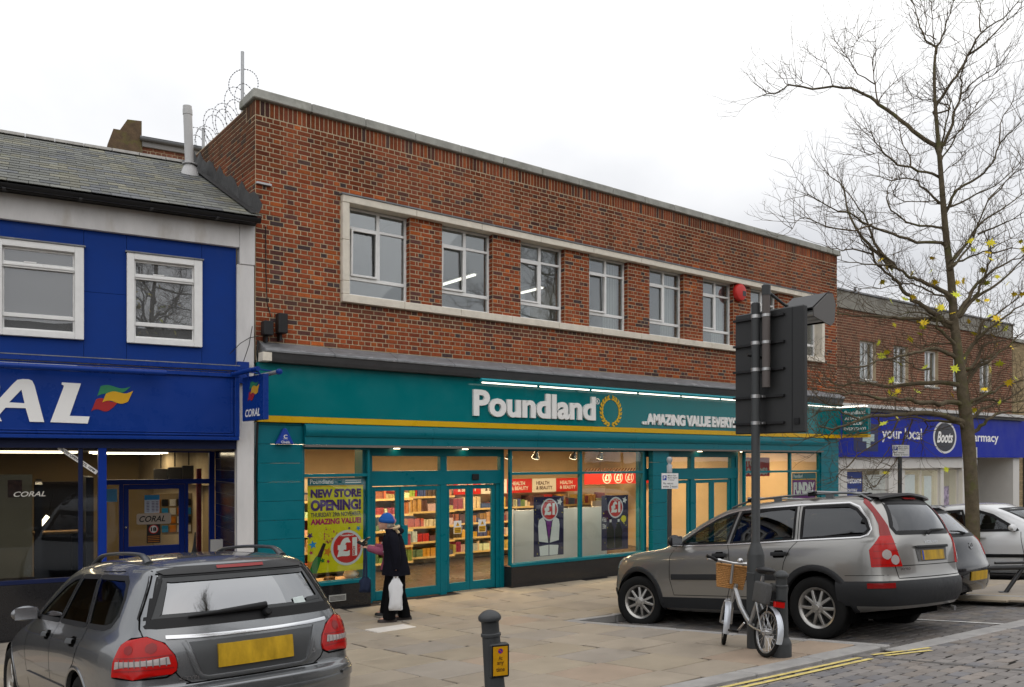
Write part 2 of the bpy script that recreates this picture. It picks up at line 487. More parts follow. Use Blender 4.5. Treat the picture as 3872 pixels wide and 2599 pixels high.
# ================================================================ brickwork
M_MORTAR = mat('mortar', (.46, .37, .25), .95, spec=.1, var=.22, vscale=3.5, bump=.3, bscale=200)
M_BRICK = mat('brick_face', objcol=True, rough=.9, spec=.08, var=.28, vscale=23, bump=.5, bscale=160, var2=((.045, .032, .03), 2.2, .62, .5))
M_BRICKC = mat('brick_face_joined', attr='col', rough=.9, spec=.08, var=.28, vscale=23, bump=.5, bscale=160, var2=((.045, .032, .03), 2.2, .62, .5))
rb = random.Random(21)
def red_brick(u, z):
    k = rb.random(); f = rb.uniform(.82, 1.18)
    if k < .62: c = (.265, .066, .028)
    elif k < .78: c = (.20, .052, .028)
    elif k < .88: c = (.115, .05, .042)
    elif k < .95: c = (.36, .095, .03)
    else: c = (.075, .05, .05)
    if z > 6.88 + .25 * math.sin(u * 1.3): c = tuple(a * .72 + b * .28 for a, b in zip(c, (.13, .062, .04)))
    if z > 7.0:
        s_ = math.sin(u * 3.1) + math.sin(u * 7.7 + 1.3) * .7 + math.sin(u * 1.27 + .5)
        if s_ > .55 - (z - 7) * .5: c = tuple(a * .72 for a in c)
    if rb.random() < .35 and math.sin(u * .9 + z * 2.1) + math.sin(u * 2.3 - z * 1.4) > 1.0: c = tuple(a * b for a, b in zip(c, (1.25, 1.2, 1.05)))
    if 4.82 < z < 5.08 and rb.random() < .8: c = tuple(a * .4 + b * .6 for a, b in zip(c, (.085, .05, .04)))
    return tuple(x * f for x in c)
def bricks(org, u, n, regions, holes=(), colf=red_brick, ch=.0762, sl=.2286, z_ref=0., proud=.007, joint=.014, soldier=()):
    """list of (ua,ub,za,zb,colour) laid in English bond"""
    out = []
    def put(ua, ub, za, zb):
        if ub - ua > .03 and zb - za > .02: out.append((ua + joint / 2, ub - joint / 2, za + joint / 2, zb - joint / 2, colf((ua + ub) / 2, (za + zb) / 2)))
    for (u0, u1, z0, z1) in regions:
        i0 = int(round((z0 - z_ref) / ch)); i1 = int(round((z1 - z_ref) / ch))
        for i in range(i0, i1):
            za, zb = z_ref + i * ch, z_ref + (i + 1) * ch; zm = (za + zb) / 2
            iv = [(u0, u1)]
            for (h0, h1, g0, g1) in holes:
                if g0 < zm < g1:
                    nv = []
                    for a, b in iv:
                        if h1 <= a or h0 >= b: nv.append((a, b))
                        else:
                            if h0 > a: nv.append((a, h0))
                            if h1 < b: nv.append((h1, b))
                    iv = nv
            for a, b in iv:
                if i % 2:                       # header course with closers at the ends
                    x = a; put(x, min(x + .114, b), za, zb); x += .114
                    put(x, min(x + .057, b), za, zb); x += .057
                    while x < b - .01: put(x, min(x + .1143, b), za, zb); x += .1143
                else:
                    x = a
                    while x < b - .01: put(x, min(x + sl, b), za, zb); x += sl
    for (u0, u1, z0, z1) in soldier:
        x = u0
        while x < u1 - .02: put(x, min(x + .0762, u1), z0, z1); x += .0762
    return out
BM = {}
def place_bricks(parent, org, u, n, lst, limit, joined_name='brick_courses', proud=.007, name='brick'):
    org, u, n = V(org), V(u).normalized(), V(n).normalized()
    up = V((0, 0, 1))
    def key(b):
        c = org + u * ((b[0] + b[1]) / 2) + up * ((b[2] + b[3]) / 2)
        r = c - CAMP; Z = r.dot(FWD); X = r.dot(RGT)
        if Z < 1 or abs(X / Z) > .63: return 1e6 + r.length
        return r.length
    lst = sorted(lst, key=key)
    J = MB()
    mt0 = MX(((u.x, n.x, 0, 0), (u.y, n.y, 0, 0), (u.z, n.z, 1, 0), (0, 0, 0, 1)))
    for i, (a, b, c, d, col) in enumerate(lst):
        w, h = (b - a) / 2, (d - c) / 2; ctr = org + u * ((a + b) / 2) + up * ((c + d) / 2)
        pr = proud + rb.uniform(-.002, .002)
        if i < limit:
            k = (round(w, 3), round(h, 3))
            if k not in BM:
                q = MB(); e_ = .003
                q.add([(-w, 0, -h), (w, 0, -h), (w, 0, h), (-w, 0, h), (-w + e_, proud, -h + e_), (w - e_, proud, -h + e_), (w - e_, proud, h - e_), (-w + e_, proud, h - e_)], [(4, 7, 6, 5), (0, 4, 5, 1), (1, 5, 6, 2), (2, 6, 7, 3), (3, 7, 4, 0)])
                BM[k] = q.mesh('brick'); BM[k].materials.append(M_BRICK)
            inst(name, BM[k], mtx=MX.Translation(ctr + n * (pr - proud)) @ mt0, parent=parent, color=col)
        else:
            J.col = col; e_ = .003
            P = [ctr + u * x + up * z + n * y for x, y, z in ((-w, 0, -h), (w, 0, -h), (w, 0, h), (-w, 0, h), (-w + e_, pr, -h + e_), (w - e_, pr, -h + e_), (w - e_, pr, h - e_), (-w + e_, pr, h - e_))]
            J.add(P, [(4, 7, 6, 5), (0, 4, 5, 1), (1, 5, 6, 2), (2, 6, 7, 3), (3, 7, 4, 0)])
    if J.v: J.build(joined_name, M_BRICKC, parent, kind='stuff')

# ================================================================ discount shop building
XL, XR = 4.74, 21.04
shop = thing('shop_building', 'long red brick shop building with white window band and teal shopfront', 'building', (XL, 0, 0))
M_CONC = mat('concrete_coping', (.33, .33, .30), .85, var=.3, vscale=4, bump=.4, bscale=70, var2=((.16, .17, .13), 3, .55, .6))
M_STONE = mat('painted_stone', (.66, .61, .52), .75, var=.13, vscale=6, bump=.15, bscale=60, var2=((.36, .32, .25), 3.1, .63, .6))
M_WHITE = mat('white_paint', (.74, .74, .73), .45, var=.06, vscale=8)
M_TEAL = mat('teal_paint', (.0, .135, .17), .35, var=.07, vscale=3, spec=.25)
M_TEALF = mat('teal_fascia', (.0, .15, .165), .12, var=.04, vscale=2, spec=.28)
M_GOLD = mat('yellow_stripe', (.62, .36, .004), .3, var=.05, vscale=3)
M_LEAD = mat('lead_flashing', (.19, .195, .205), .5, .25, var=.35, vscale=5, bump=.4, bscale=25, var2=((.42, .42, .43), 4.5, .6, .7), stretch=(1, 3, 3))
M_DKGREY = mat('dark_grey_board', (.05, .05, .052), .45, var=.12, vscale=4)
M_GRAN = mat('black_granite', (.016, .016, .018), .12, var=.5, vscale=120, spec=.5, var2=((.12, .12, .12), 160, .68, .5))
M_BLACK = mat('black_plastic', (.012, .012, .013), .4)
M_SGLASS = glass('shop_glass', (.93, .96, .95), 1.5, .02)
M_WGLASS = glass('window_glass', (.80, .84, .84), 2.2, .09, dirt=.04)
M_CREAM = mat('warm_wall', (.62, .5, .34), .8, var=.08, vscale=2)
M_CEIL = mat('warm_ceiling', (.55, .42, .26), .5, var=.15, vscale=5, stretch=(1, 5, 1))
M_FLOORW = mat('shop_floor', (.06, .042, .03), .3, var=.2, vscale=2)
M_RED = mat('red_card', (.55, .025, .02), .4)
M_DRED = mat('deep_red', (.30, .015, .02), .45)
M_CARDW = mat('white_card', (.72, .71, .68), .5)
M_NAVY = mat('navy_card', (.02, .018, .06), .35, var=.3, vscale=20)
M_PURPLE = mat('purple_card', (.17, .03, .2), .4)
M_YELC = mat('yellow_card', (.66, .58, .01), .4, var=.05, vscale=5)
M_INKP = mat('purple_ink', (.07, .025, .14), .5)
M_INKM = mat('magenta_ink', (.42, .015, .09), .5)
M_INKG = mat('grey_ink', (.10, .09, .06), .5)
M_CYAN = mat('cyan_ink', (.02, .25, .55), .5)
M_ORANGE = mat('orange_ink', (.60, .2, .015), .5)
M_GREEN = mat('bottle_green', (.02, .16, .03), .4)
M_BROWNINK = mat('brown_ink', (.08, .03, .01), .5)
M_LAMP = mat('lit_lamp', (1, .9, .7), .5, emit=(1, .80, .52), es=7)
M_TUBE = mat('lit_tube', (1, 1, 1), .5, emit=(1, .92, .78), es=2.4)
M_CHROME = mat('chrome', (.62, .63, .65), .18, 1.0)

# walls (mortar core) with the window band left open
BX0, BX1, BZ0, BZ1 = 6.31, 20.20, 5.20, 6.72
c = MB()
c.box(XL, XR, 0, .3, 4.0, 5.07).box(XL, XR, 0, .3, 6.84, 8.05).box(XL, 6.18, 0, .3, 5.07, 6.84).box(20.33, XR, 0, .3, 5.07, 6.84)
wall = c.build('wall', M_MORTAR, shop)
c = MB(); c.box(XL, XL + .3, .3, 14, 2, 8.05); c.box(XR - .3, XR, .3, 14, 0, 8.05); c.box(XL + .3, XR - .3, 13.7, 14, 0, 8.05); c.box(XL + .3, XR - .3, .3, 13.7, 7.7, 7.85)
side = c.build('side_wall', M_MORTAR, shop)
WN = 8; WX = [6.385 + 1.81 * i for i in range(WN)]; WW = 1.14
piers = [(WX[i] + WW, WX[i + 1]) for i in range(WN - 1)]
JR = bricks(None, (0, 1, 0), (1, 0, 0), [(0.0, .165, BZ0, BZ1)], z_ref=BZ0)
for a, b in piers:
    pc_ = MB().box(a, b, .035, .3, BZ0, BZ1).build('pier', M_MORTAR, shop)
    place_bricks(pc_, (0, .035, 0), (1, 0, 0), (0, -1, 0), bricks(None, (1, 0, 0), (0, -1, 0), [(a, b, BZ0, BZ1)], z_ref=BZ0), 300)
    place_bricks(pc_, (b, .035, 0), (0, 1, 0), (1, 0, 0), JR, 0)      # returns beside each window
    place_bricks(pc_, (a, .035, 0), (0, 1, 0), (-1, 0, 0), JR, 0)
MB().box(6.31, 6.385, .12, .3, BZ0, BZ1).build('window_jamb', M_STONE, shop); MB().box(WX[-1] + WW, 20.2, .12, .3, BZ0, BZ1).build('window_jamb', M_STONE, shop)
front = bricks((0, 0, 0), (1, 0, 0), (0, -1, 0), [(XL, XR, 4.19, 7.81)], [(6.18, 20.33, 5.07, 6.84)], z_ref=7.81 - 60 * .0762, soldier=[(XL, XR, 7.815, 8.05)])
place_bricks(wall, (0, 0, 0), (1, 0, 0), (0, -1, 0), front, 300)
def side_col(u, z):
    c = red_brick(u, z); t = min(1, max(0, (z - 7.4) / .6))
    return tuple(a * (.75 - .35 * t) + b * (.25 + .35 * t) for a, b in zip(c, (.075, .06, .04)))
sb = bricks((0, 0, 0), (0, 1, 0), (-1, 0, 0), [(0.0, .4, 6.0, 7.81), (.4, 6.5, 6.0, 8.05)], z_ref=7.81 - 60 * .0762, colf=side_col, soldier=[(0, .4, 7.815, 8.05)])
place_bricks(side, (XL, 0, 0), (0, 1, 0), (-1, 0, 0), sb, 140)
# coping stones
n = 17
for i in range(n):
    a, b = XL - .06 + (XR - XL + .12) * i / n, XL - .06 + (XR - XL + .12) * (i + 1) / n
    MB().box(a + .003, b - .003, -.075, .42, 8.052, 8.195 + rb.uniform(-.003, .003)).build('coping_stone', M_CONC, shop, bevel=.012)
MB().box(XL - .06, XL + .36, .424, .56, 8.052, 8.19).build('coping_stone', M_CONC, shop, bevel=.012)
# painted stone surround of the window band
def run_stones(x0, x1, z0, z1, L, y0=-.085, y1=.14):
    k = max(1, round((x1 - x0) / L))
    for i in range(k):
        MB().box(x0 + (x1 - x0) * i / k + .002, x0 + (x1 - x0) * (i + 1) / k - .002, y0, y1, z0, z1).build('surround_stone', M_STONE, shop, bevel=.008)
run_stones(6.18, 20.33, 6.72, 6.84, 1.42); run_stones(6.18, 20.33, 5.07, 5.20, 1.2)
for x0, x1 in ((6.18, 6.308), (20.203, 20.33)):
    for z0, z1 in ((5.203, 5.42), (5.423, 6.1), (6.103, 6.717)): MB().box(x0, x1, -.08, .14, z0, z1).build('surround_stone', M_STONE, shop, bevel=.008)
MB().box(6.16, 20.35, -.10, .02, 6.843, 6.865).build('flashing', M_LEAD, shop)
# upper windows
def frame(mb, x0, x1, z0, z1, y0, y1, l, r, b, t):
    mb.box(x0, x0 + l, y0, y1, z0, z1); mb.box(x1 - r, x1, y0, y1, z0, z1)
    mb.box(x0 + l, x1 - r, y0, y1, z0, z0 + b); mb.box(x0 + l, x1 - r, y0, y1, z1 - t, z1); return mb
fm = MB(); H = BZ1 - BZ0
frame(fm, 0, WW, 0, H, 0, .07, .045, .045, .06, .04)
zt, zl, xm = 1.18, .33, .575
fm.box(.045, WW - .045, .003, .067, zt - .02, zt + .025); fm.box(.045, WW - .045, .003, .067, zl - .03, zl + .03)
fm.box(xm - .035, xm + .035, .001, .069, zl + .03, zt - .02); fm.box(xm - .03, xm + .03, .001, .069, zt + .025, H - .04)
wf_me = fm.mesh('window', bevel=.004); wf_me.materials.append(M_WHITE)
cm = MB(); frame(cm, .048, xm - .037, zl + .033, zt - .023, -.016, .02, .035, .03, .035, .035)
case_me = cm.mesh('casement', bevel=.004); case_me.materials.append(M_WHITE)
panes = []
for (a, b, c_, d) in ((.045, xm - .03, zt + .025, H - .04), (xm + .03, WW - .045, zt + .025, H - .04), (.08, xm - .067, zl + .06, zt - .05), (xm + .035, WW - .045, zl + .03, zt - .02), (.045, WW - .045, .06, zl - .03)):
    q = MB(); q.box(a, b, .030, .035, c_, d); p = q.mesh('pane'); p.materials.append(M_WGLASS); panes.append(p)
for i, x in enumerate(WX):
    w = inst('window', wf_me, loc=(x - XL, .15, BZ0), parent=shop); w.matrix_parent_inverse = MX.Identity(4)
    for me in [case_me] + panes:
        p = bpy.data.objects.new(me.name.split('.')[0], me); COL.objects.link(p); p.parent = w
        if me is case_me and i in (0, 1, 3, 6): p.rotation_euler = (R(1.5), 0, R(-1))
# upstairs rooms
M_ROOM = mat('office_wall', (.55, .53, .48), .9, var=.1, vscale=1.5)
M_ROOMC = mat('office_ceiling', (.62, .62, .6), .9)
q = MB(); q.box(XL + .32, XR - .32, .32, 5.5, 4.75, 4.8); q.box(XL + .32, XR - .32, 5.5, 5.6, 4.75, 7.2)
q.build('office_room', M_ROOM, shop)
MB().box(XL + .32, XR - .32, .32, 5.5, 6.95, 7.0).build('office_ceiling', M_ROOMC, shop)
q = MB()
for x in (7.9, 13.4, 15.6, 18.7): q.box(x, x + .08, .4, 5.48, 4.8, 6.95)
q.build('partition', M_ROOM, shop)
for (x, y0, y1) in ((10.75, 2.7, 4.15), (12.85, 2.85, 3.98)):
    tl = MB().box(x + .02, x + .075, y0, y1, 6.605, 6.64).build('strip_light', M_TUBE, shop)
    MB().box(x - .03, x + .13, y0 - .03, y1 + .03, 6.645, 6.70).build('strip_light_body', M_WHITE, shop)
for i in (3, 4, 5, 6, 7):
    q = MB(); pts = [(WX[i] + .68 + .04 * k, .34 + .025 * (k % 2)) for k in range(12)]
    q.grid([[(a, b, z) for a, b in pts] for z in (5.2, 6.7)]).build('curtain', mat('net_curtain', (.55, .54, .5), .9), shop)
q = MB().box(10.05, 10.55, .42, .75, 5.22, 5.52); q.box(10.1, 10.5, .5, .55, 5.55, 5.8); q.build('office_monitor', mat('pale_plastic', (.55, .57, .6), .5), shop, bevel=.01)

# lead ledge, grey box gutter, fascia
q = MB(); prof = [(0.0, 4.30), (-.02, 4.29), (-.26, 4.17), (-.285, 4.15), (-.285, 4.11), (0, 4.11)]
k = 14
for i in range(k):
    x0, x1 = XL + .05 + (XR - XL - .1) * i / k, XL + .05 + (XR - XL - .1) * (i + 1) / k
    MB().prism(prof, lambda u, v, w: (w, u, v), x0 + .002, x1 - .002).build('lead_sheet', M_LEAD, shop, bevel=.008)
q = MB().prism([(-.27, 4.108), (-.25, 4.02), (-.23, 3.965), (0, 3.965), (0, 4.108)], lambda u, v, w: (w, u, v), XL + .16, XR - .1)
q.build('box_gutter', M_DKGREY, shop, bevel=.006)
MB().box(XL + .01, XL + .155, -.285, 0, 3.97, 4.105).build('gutter_end', M_STONE, shop, bevel=.006)
def fsh(u, v, w): return (u, -.10 - w, v)
MB().box(XL, XR + .02, -.10, 0, 3.145, 3.962).build('fascia_panel', M_TEALF, shop)
MB().box(XL, XR + .02, -.11, 0, 3.045, 3.143).build('fascia_stripe', M_GOLD, shop)
M_LETW = mat('sign_letter_white', (.78, .78, .77), .35)
tm = MB(); text_on(tm, 'Poundland', fsh, 8.77, 3.26, 11.83, 3.75, 0, .05, bold=.034)
for l in split_islands(tm): l.build('letter', M_LETW, shop)
tm = MB(); text_on(tm, 'R', fsh, 11.89, 3.63, 11.945, 3.70, .002, .006, bold=.03); tm.lathe([(.062, 0), (.062, .006), (.05, .006), (.05, 0)], 20, MX.Translation((11.918, -.102, 3.665)) @ MX.Rotation(R(90), 4, 'X'), cap=False)
tm.build('registered_mark', M_LETW, shop)
tm = MB(); text_on(tm, '...AMAZING VALUE EVERYDAY!', fsh, 13.23, 3.22, 16.95, 3.47, 0, .03, bold=.055, space=.93)
for l in split_islands(tm): l.build('letter', M_LETW, shop)
wr = MB()
for sgn in (-1, 1):
    for k in range(10):
        t = k / 9; an = R(-84 + 150 * t) if sgn > 0 else R(264 - 150 * t)
        cx, cz = 12.30 + .27 * math.cos(an), 3.475 + .28 * math.sin(an)
        tg = an + sgn * math.pi / 2
        for s2 in (-.5, .5):
            q_ = tg + s2 * .95; L, Wd = .105, .028
            dxx, dzz = math.cos(q_), math.sin(q_)
            pl = [(cx, cz), (cx + dxx * L * .45 - dzz * Wd, cz + dzz * L * .45 + dxx * Wd), (cx + dxx * L, cz + dzz * L), (cx + dxx * L * .45 + dzz * Wd, cz + dzz * L * .45 - dxx * Wd)]
            wr.prism(pl, fsh, .012, .002, back=False)
wr.build('laurel_wreath', mat('sign_gold', (.62, .38, .02), .35), shop, fix=True)
# sign trough lights
for (x0, x1) in ((8.8, 17.0), (17.6, 20.7)):
    MB().tube([(x0, -.33, 3.91), (x1, -.33, 3.91)], .035, 12).build('sign_light_trough', mat('teal_trough', (.01, .25, .30), .3), shop, smooth=40)
    k = int((x1 - x0) / 1.35)
    for i in range(k):
        a = x0 + (x1 - x0) * i / k
        MB().tube([(a + .04, -.31, 3.866), (a + (x1 - x0) / k - .04, -.31, 3.866)], .013, 8).build('fluorescent_tube', M_TUBE, shop, smooth=40)
    q = MB()
    for i in range(k + 1): x = x0 + .05 + (x1 - x0 - .1) * i / k; q.box(x - .012, x + .012, -.33, -.1, 3.905, 3.925)
    q.build('trough_bracket', M_TEAL, shop)
# roller shutter box
q = MB(); prof = [(-.02, 3.04), (-.10, 3.035), (-.15, 3.0), (-.168, 2.94), (-.165, 2.88), (-.14, 2.835), (-.12, 2.825), (-.12, 2.70), (-.02, 2.70)]
k = 6; bx = [5.5, 7.9, 10.3, 13.0, 15.8, 18.2, 20.2]
for i in range(k): MB().prism(prof, lambda u, v, w: (w, u, v), bx[i] + .002, bx[i + 1] - .002).build('shutter_box', M_TEAL, shop, smooth=30)
MB().box(5.5, 20.2, -.12, .45, 2.66, 2.698).build('soffit', mat('soffit_grey', (.16, .145, .13), .7), shop)
for x in (5.72, 6.4, 7.3, 8.75, 10.9, 12.5, 15.4, 17.0, 19.2):
    MB().lathe([(.055, 0), (.055, .012)], 16, MX.Translation((x, .1, 2.646))).build('downlight', M_LAMP, shop)
# pilasters, stall risers
def pilaster(x0, x1, y0, nm='pilaster'):
    q = MB(); z = 0.
    while z < 3.03:
        z1 = min(z + .30, 3.04); q.box(x0, x1, y0, .1, z + .004 if z else -.1, z1); z = z1
    q.build(nm, M_TEAL, shop, bevel=.004)
pilaster(XL + .02, 5.5, -.05); pilaster(20.2, XR, -.05); pilaster(13.66, 14.18, -.04)
MB().box(5.5, 6.72, -.045, .3, -.15, .40).build('stall_riser', M_GRAN, shop, bevel=.004)
MB().box(9.72, 13.4, -.045, .3, -.1, .40).build('stall_riser', M_GRAN, shop, bevel=.004)
MB().box(16.9, 20.2, -.045, .3, -.1, .40).build('stall_riser', M_GRAN, shop, bevel=.004)
vg = MB(); frame(vg, 5.95, 6.25, .13, .235, -.06, -.043, .012, .012, .012, .012)
gv = vg.build('vent_grille', mat('grille_metal', (.42, .42, .4), .5), shop)
for i in range(4): MB().obox((6.1, -.052, .158 + i * .019), (.138, 0, 0), (0, .006, -.004), (0, .0015, .002)).build('slat', mat('grille_metal'), gv)
# fixed glazing
def glazing(x0, x1, z0, z1, xs, zs, y=0.0, m=M_TEAL, sill=True):
    f = MB(); t = .035
    frame(f, x0, x1, z0, z1, y - .01, y + .07, .045, .045, .045, .035)
    for x in xs: f.box(x - t, x + t, y - .008, y + .068, z0 + .045, z1 - .035)
    cols = [x0 + .045] + [v_ for x in xs for v_ in (x - t, x + t)] + [x1 - .045]
    for z in zs:
        for j in range(0, len(cols), 2): f.box(cols[j], cols[j + 1], y - .006, y + .066, z - .025, z + .025)
    if sill: f.box(x0, x1, y - .06, y - .011, z0 - .02, z0 + .035)
    fo = f.build('shop_window', m, shop, bevel=.003)
    zz = [z0 + .045] + [v_ for z in zs for v_ in (z - .025, z + .025)] + [z1 - .035]
    for j in range(0, len(cols), 2):
        for l in range(0, len(zz), 2): MB().box(cols[j], cols[j + 1], y + .028, y + .034, zz[l], zz[l + 1]).build('pane', M_SGLASS, fo)
    return fo
glazing(5.5, 6.72, .42, 2.66, [], [2.2]); glazing(9.72, 13.42, .42, 2.66, [11.55], [2.19])
glazing(16.95, 20.2, .42, 2.66, [17.35, 18.87], [2.16])
MB().box(6.62, 6.72, .072, .36, .4, 2.66).build('window_return', M_TEAL, shop)
# entrances
M_STK = mat('sticker_yellow', (.65, .36, .01), .5)
def door_leaf(x0, x1, z0, z1, y, handle=None, sticker=False):
    f = MB(); frame(f, x0, x1, z0, z1, y, y + .05, .075, .075, .16, .075)
    d = f.build('door', M_TEAL, shop, bevel=.004)
    MB().box(x0 + .075, x1 - .075, y + .02, y + .026, z0 + .16, z1 - .075).build('pane', M_SGLASS, d)
    if handle: MB().box(handle - .02, handle + .1, y - .05, y - .002, .95, 1.3).build('handle', M_TEAL, d, bevel=.005)
    if sticker:
        xm_ = (x0 + x1) / 2
        MB().box(xm_ - .085, xm_ + .085, y + .012, y + .019, 1.08, 1.32).build('warning_sticker', M_CARDW, d)
        s = MB().box(xm_ - .075, xm_ + .075, y + .009, y + .0115, 1.09, 1.2); s.add([(xm_ - .04, y + .009, 1.225), (xm_ + .04, y + .009, 1.225), (xm_, y + .009, 1.30)], [(0, 1, 2)])
        s.build('warning_print', M_STK, d)
        t_ = MB(); text_on(t_, '!', lambda u, v, w: (u, y + .008, v), xm_ - .006, 1.235, xm_ + .006, 1.275, bold=.03)
        for i in range(3): t_.box(xm_ - .06, xm_ + .06, y + .0075, y + .0085, 1.105 + i * .03, 1.117 + i * .03)
        t_.build('warning_lettering', mat('brown_ink'), d)
    return d
def entrance(x0, x1, posts, y=.2):
    f = MB()
    f.box(x0, x1, y - .01, y + .09, 2.52, 2.66); f.box(x0, x1, y - .02, y + .1, 2.0, 2.26)
    pp = [x0] + posts + [x1]
    for p in pp:
        a, b = (p, p + .09) if p == x0 else ((p - .09, p) if p == x1 else (p - .07, p + .07))
        f.box(a, b, y - .015, y + .095, 2.26, 2.52); f.box(a, b, y - .015, y + .095, -.02, 2.0)
    e = f.build('door_frame', M_TEAL, shop, bevel=.004)
    for a, b in zip(pp[:-1], pp[1:]):
        MB().box(a + .07, b - .07, y + .03, y + .036, 2.262, 2.518).build('pane', M_SGLASS, e)
    return e
entrance(6.78, 9.72, [8.33])
door_leaf(6.87, 7.42, .01, 1.985, .21); door_leaf(7.43, 8.26, .01, 1.985, .19, handle=7.45)
door_leaf(8.41, 8.94, .01, 1.985, .23, sticker=True); door_leaf(8.945, 9.53, .01, 1.985, .23, sticker=True)
MB().box(9.54, 9.63, .21, .29, .0, 2.0).build('door_post', M_TEAL, shop)
MB().box(8.95, 9.10, .14, .178, 2.08, 2.19).build('door_sensor', M_BLACK, shop, bevel=.01)
entrance(13.46, 16.95, [13.62, 14.3, 15.25, 16.75])
door_leaf(14.38, 15.17, .01, 1.985, .21); door_leaf(15.33, 15.98, .01, 1.985, .21); door_leaf(15.99, 16.67, .01, 1.985, .21)
# room inside
MB().box(XL + .35, XR - .35, .3, 9, -.05, .012).build('shop_floor', M_FLOORW, shop)
MB().box(XL + .35, XR - .35, .46, 9, 2.85, 2.9).build('shop_ceiling', M_CEIL, shop)
q = MB().box(XL + .3, XR - .3, 9, 9.1, 0, 2.9); q.box(XL + .301, XL + .36, .3, 9, 0, 2.85); q.box(XR - .36, XR - .301, .3, 9, 0, 2.85); q.box(17.15, 17.3, .3, 4.5, .02, 2.84)
q.build('shop_inner_wall', M_CREAM, shop)
for i, (x, y) in enumerate(((6.5, 2.2), (9.0, 2.2), (12.0, 2.4), (15.2, 2.2), (18.9, 1.9), (8, 6), (13, 6), (18, 6))):
    tl = MB().box(x - .75, x + .75, y - .08, y + .08, 2.80, 2.845).build('ceiling_light', M_LAMP, shop)
    L = bpy.data.lights.new('shop_lamp', 'AREA'); L.shape = 'RECTANGLE'; L.size = 1.5; L.size_y = .5; L.energy = 110; L.color = (1, .66, .34)
    lo = bpy.data.objects.new('shop_lamp', L); COL.objects.link(lo); lo.location = (x, y, 2.78)
    attach(lo, shop)
# ================================================================ posters and fittings in the shop
def pl_y(y):
    return lambda u, v, w: (u, y - w, v)
def star(mb, fn, cx, cz, r, w, rot=0.):
    pts = [(cx + (r if k % 2 == 0 else r * .45) * math.sin(rot + k * math.pi / 5), cz + (r if k % 2 == 0 else r * .45) * math.cos(rot + k * math.pi / 5)) for k in range(10)]
    mb.prism(pts, fn, w, w - .0005, sides=False, back=False)
def disc(mb, fn, cx, cz, r, w, n=28, sx=1.):
    mb.prism([(cx + r * sx * math.cos(2 * math.pi * k / n), cz + r * math.sin(2 * math.pi * k / n)) for k in range(n)], fn, w, w, sides=False, back=False)
def price_disc(parent, fn, cx, cz, r, w):
    q = MB(); disc(q, fn, cx, cz, r, w); q.build('price_disc_rim', mat('pale_silver', (.62, .62, .63), .3), parent)
    q = MB(); disc(q, fn, cx, cz, r * .86, w + .001); q.build('price_disc', mat('red_card'), parent)
    q = MB(); text_on(q, '£1', fn, cx - r * .62, cz - r * .5, cx + r * .62, cz + r * .58, w + .002, bold=.06); q.build('price_lettering', mat('white_card'), parent)
    q = MB(); text_on(q, 'Poundland', fn, cx - r * .4, cz + r * .66, cx + r * .4, cz + r * .78, w + .002, bold=.02); q.build('price_lettering', mat('white_card'), parent)
def rect(fn, x0, x1, z0, z1, w, m, parent, name):
    return MB().add([fn(x0, z0, w), fn(x1, z0, w), fn(x1, z1, w), fn(x0, z1, w)], [(0, 1, 2, 3)]).build(name, m, parent)
def ptext(parent, fn, t, x0, z0, x1, z1, w, m, bold=.03, **k):
    q = MB(); text_on(q, t, fn, x0, z0, x1, z1, w, bold=bold, **k); return q.build('lettering', m, parent)

# opening poster
po = thing('poster', 'tall yellow NEW STORE OPENING poster with a red one pound disc in the window', 'poster', (6.13, .07, .6))
f1 = pl_y(.066)
MB().box(5.63, 6.63, .067, .071, .6, 2.16).build('sheet', M_YELC, po)
rect(f1, 5.63, 6.63, 2.035, 2.16, .001, M_TEAL, po, 'header_print'); rect(f1, 5.63, 6.63, 2.01, 2.033, .001, M_GOLD, po, 'stripe_print')
ptext(po, f1, 'Poundland', 5.67, 2.06, 6.08, 2.135, .002, M_CARDW, .02)
for k in range(2): rect(f1, 6.3, 6.59, 2.07 + k * .035, 2.085 + k * .035, .002, M_CARDW, po, 'small_print')
ptext(po, f1, 'NEW STORE', 5.68, 1.83, 6.59, 1.975, .002, M_INKP, .06); ptext(po, f1, 'OPENING!', 5.68, 1.615, 6.59, 1.80, .002, M_INKP, .06)
ptext(po, f1, 'THURSDAY 29th NOVEMBER', 5.68, 1.515, 6.59, 1.59, .002, M_INKG, .03); ptext(po, f1, 'AMAZING VALUE!', 5.68, 1.39, 6.59, 1.49, .002, M_INKM, .05)
price_disc(po, f1, 6.33, .985, .295, .003)
q = MB(); text_on(q, 'EACH', lambda u, v, w: f1(6.475 - v, .86 + u, w), 0, 0, .14, .045, .0065, bold=.04); q.build('lettering', M_RED, po)
for (x, z, r, m) in ((5.67, 1.22, .06, M_INKP), (5.72, 1.07, .075, M_CYAN), (5.69, .94, .04, M_INKM), (5.67, .74, .10, M_ORANGE), (5.98, .94, .085, M_ORANGE), (5.89, .8, .05, M_GREEN), (5.99, .78, .04, M_INKM), (6.54, 1.3, .05, M_CYAN), (6.37, 1.31, .03, M_INKP)):
    q = MB(); star(q, f1, x, z, r, .002, x * 7); q.build('star_print', m, po)
cf = MB()
for k in range(42):
    a = rb.uniform(.2, 1.7); d = rb.uniform(.05, .36)
    star(cf, f1, 5.93 + d * math.cos(a) * .8, 1.06 + d * math.sin(a) * .8, rb.uniform(.008, .02), .002, a)
cf.build('confetti_print', M_INKM, po, kind='stuff')
MB().add([f1(u, v, .0022) for u, v in ((5.64, .6), (5.79, .6), (5.86, .8), (5.87, .86), (5.78, .88), (5.72, .8))], [tuple(range(6))]).build('bottle_print', M_GREEN, po)
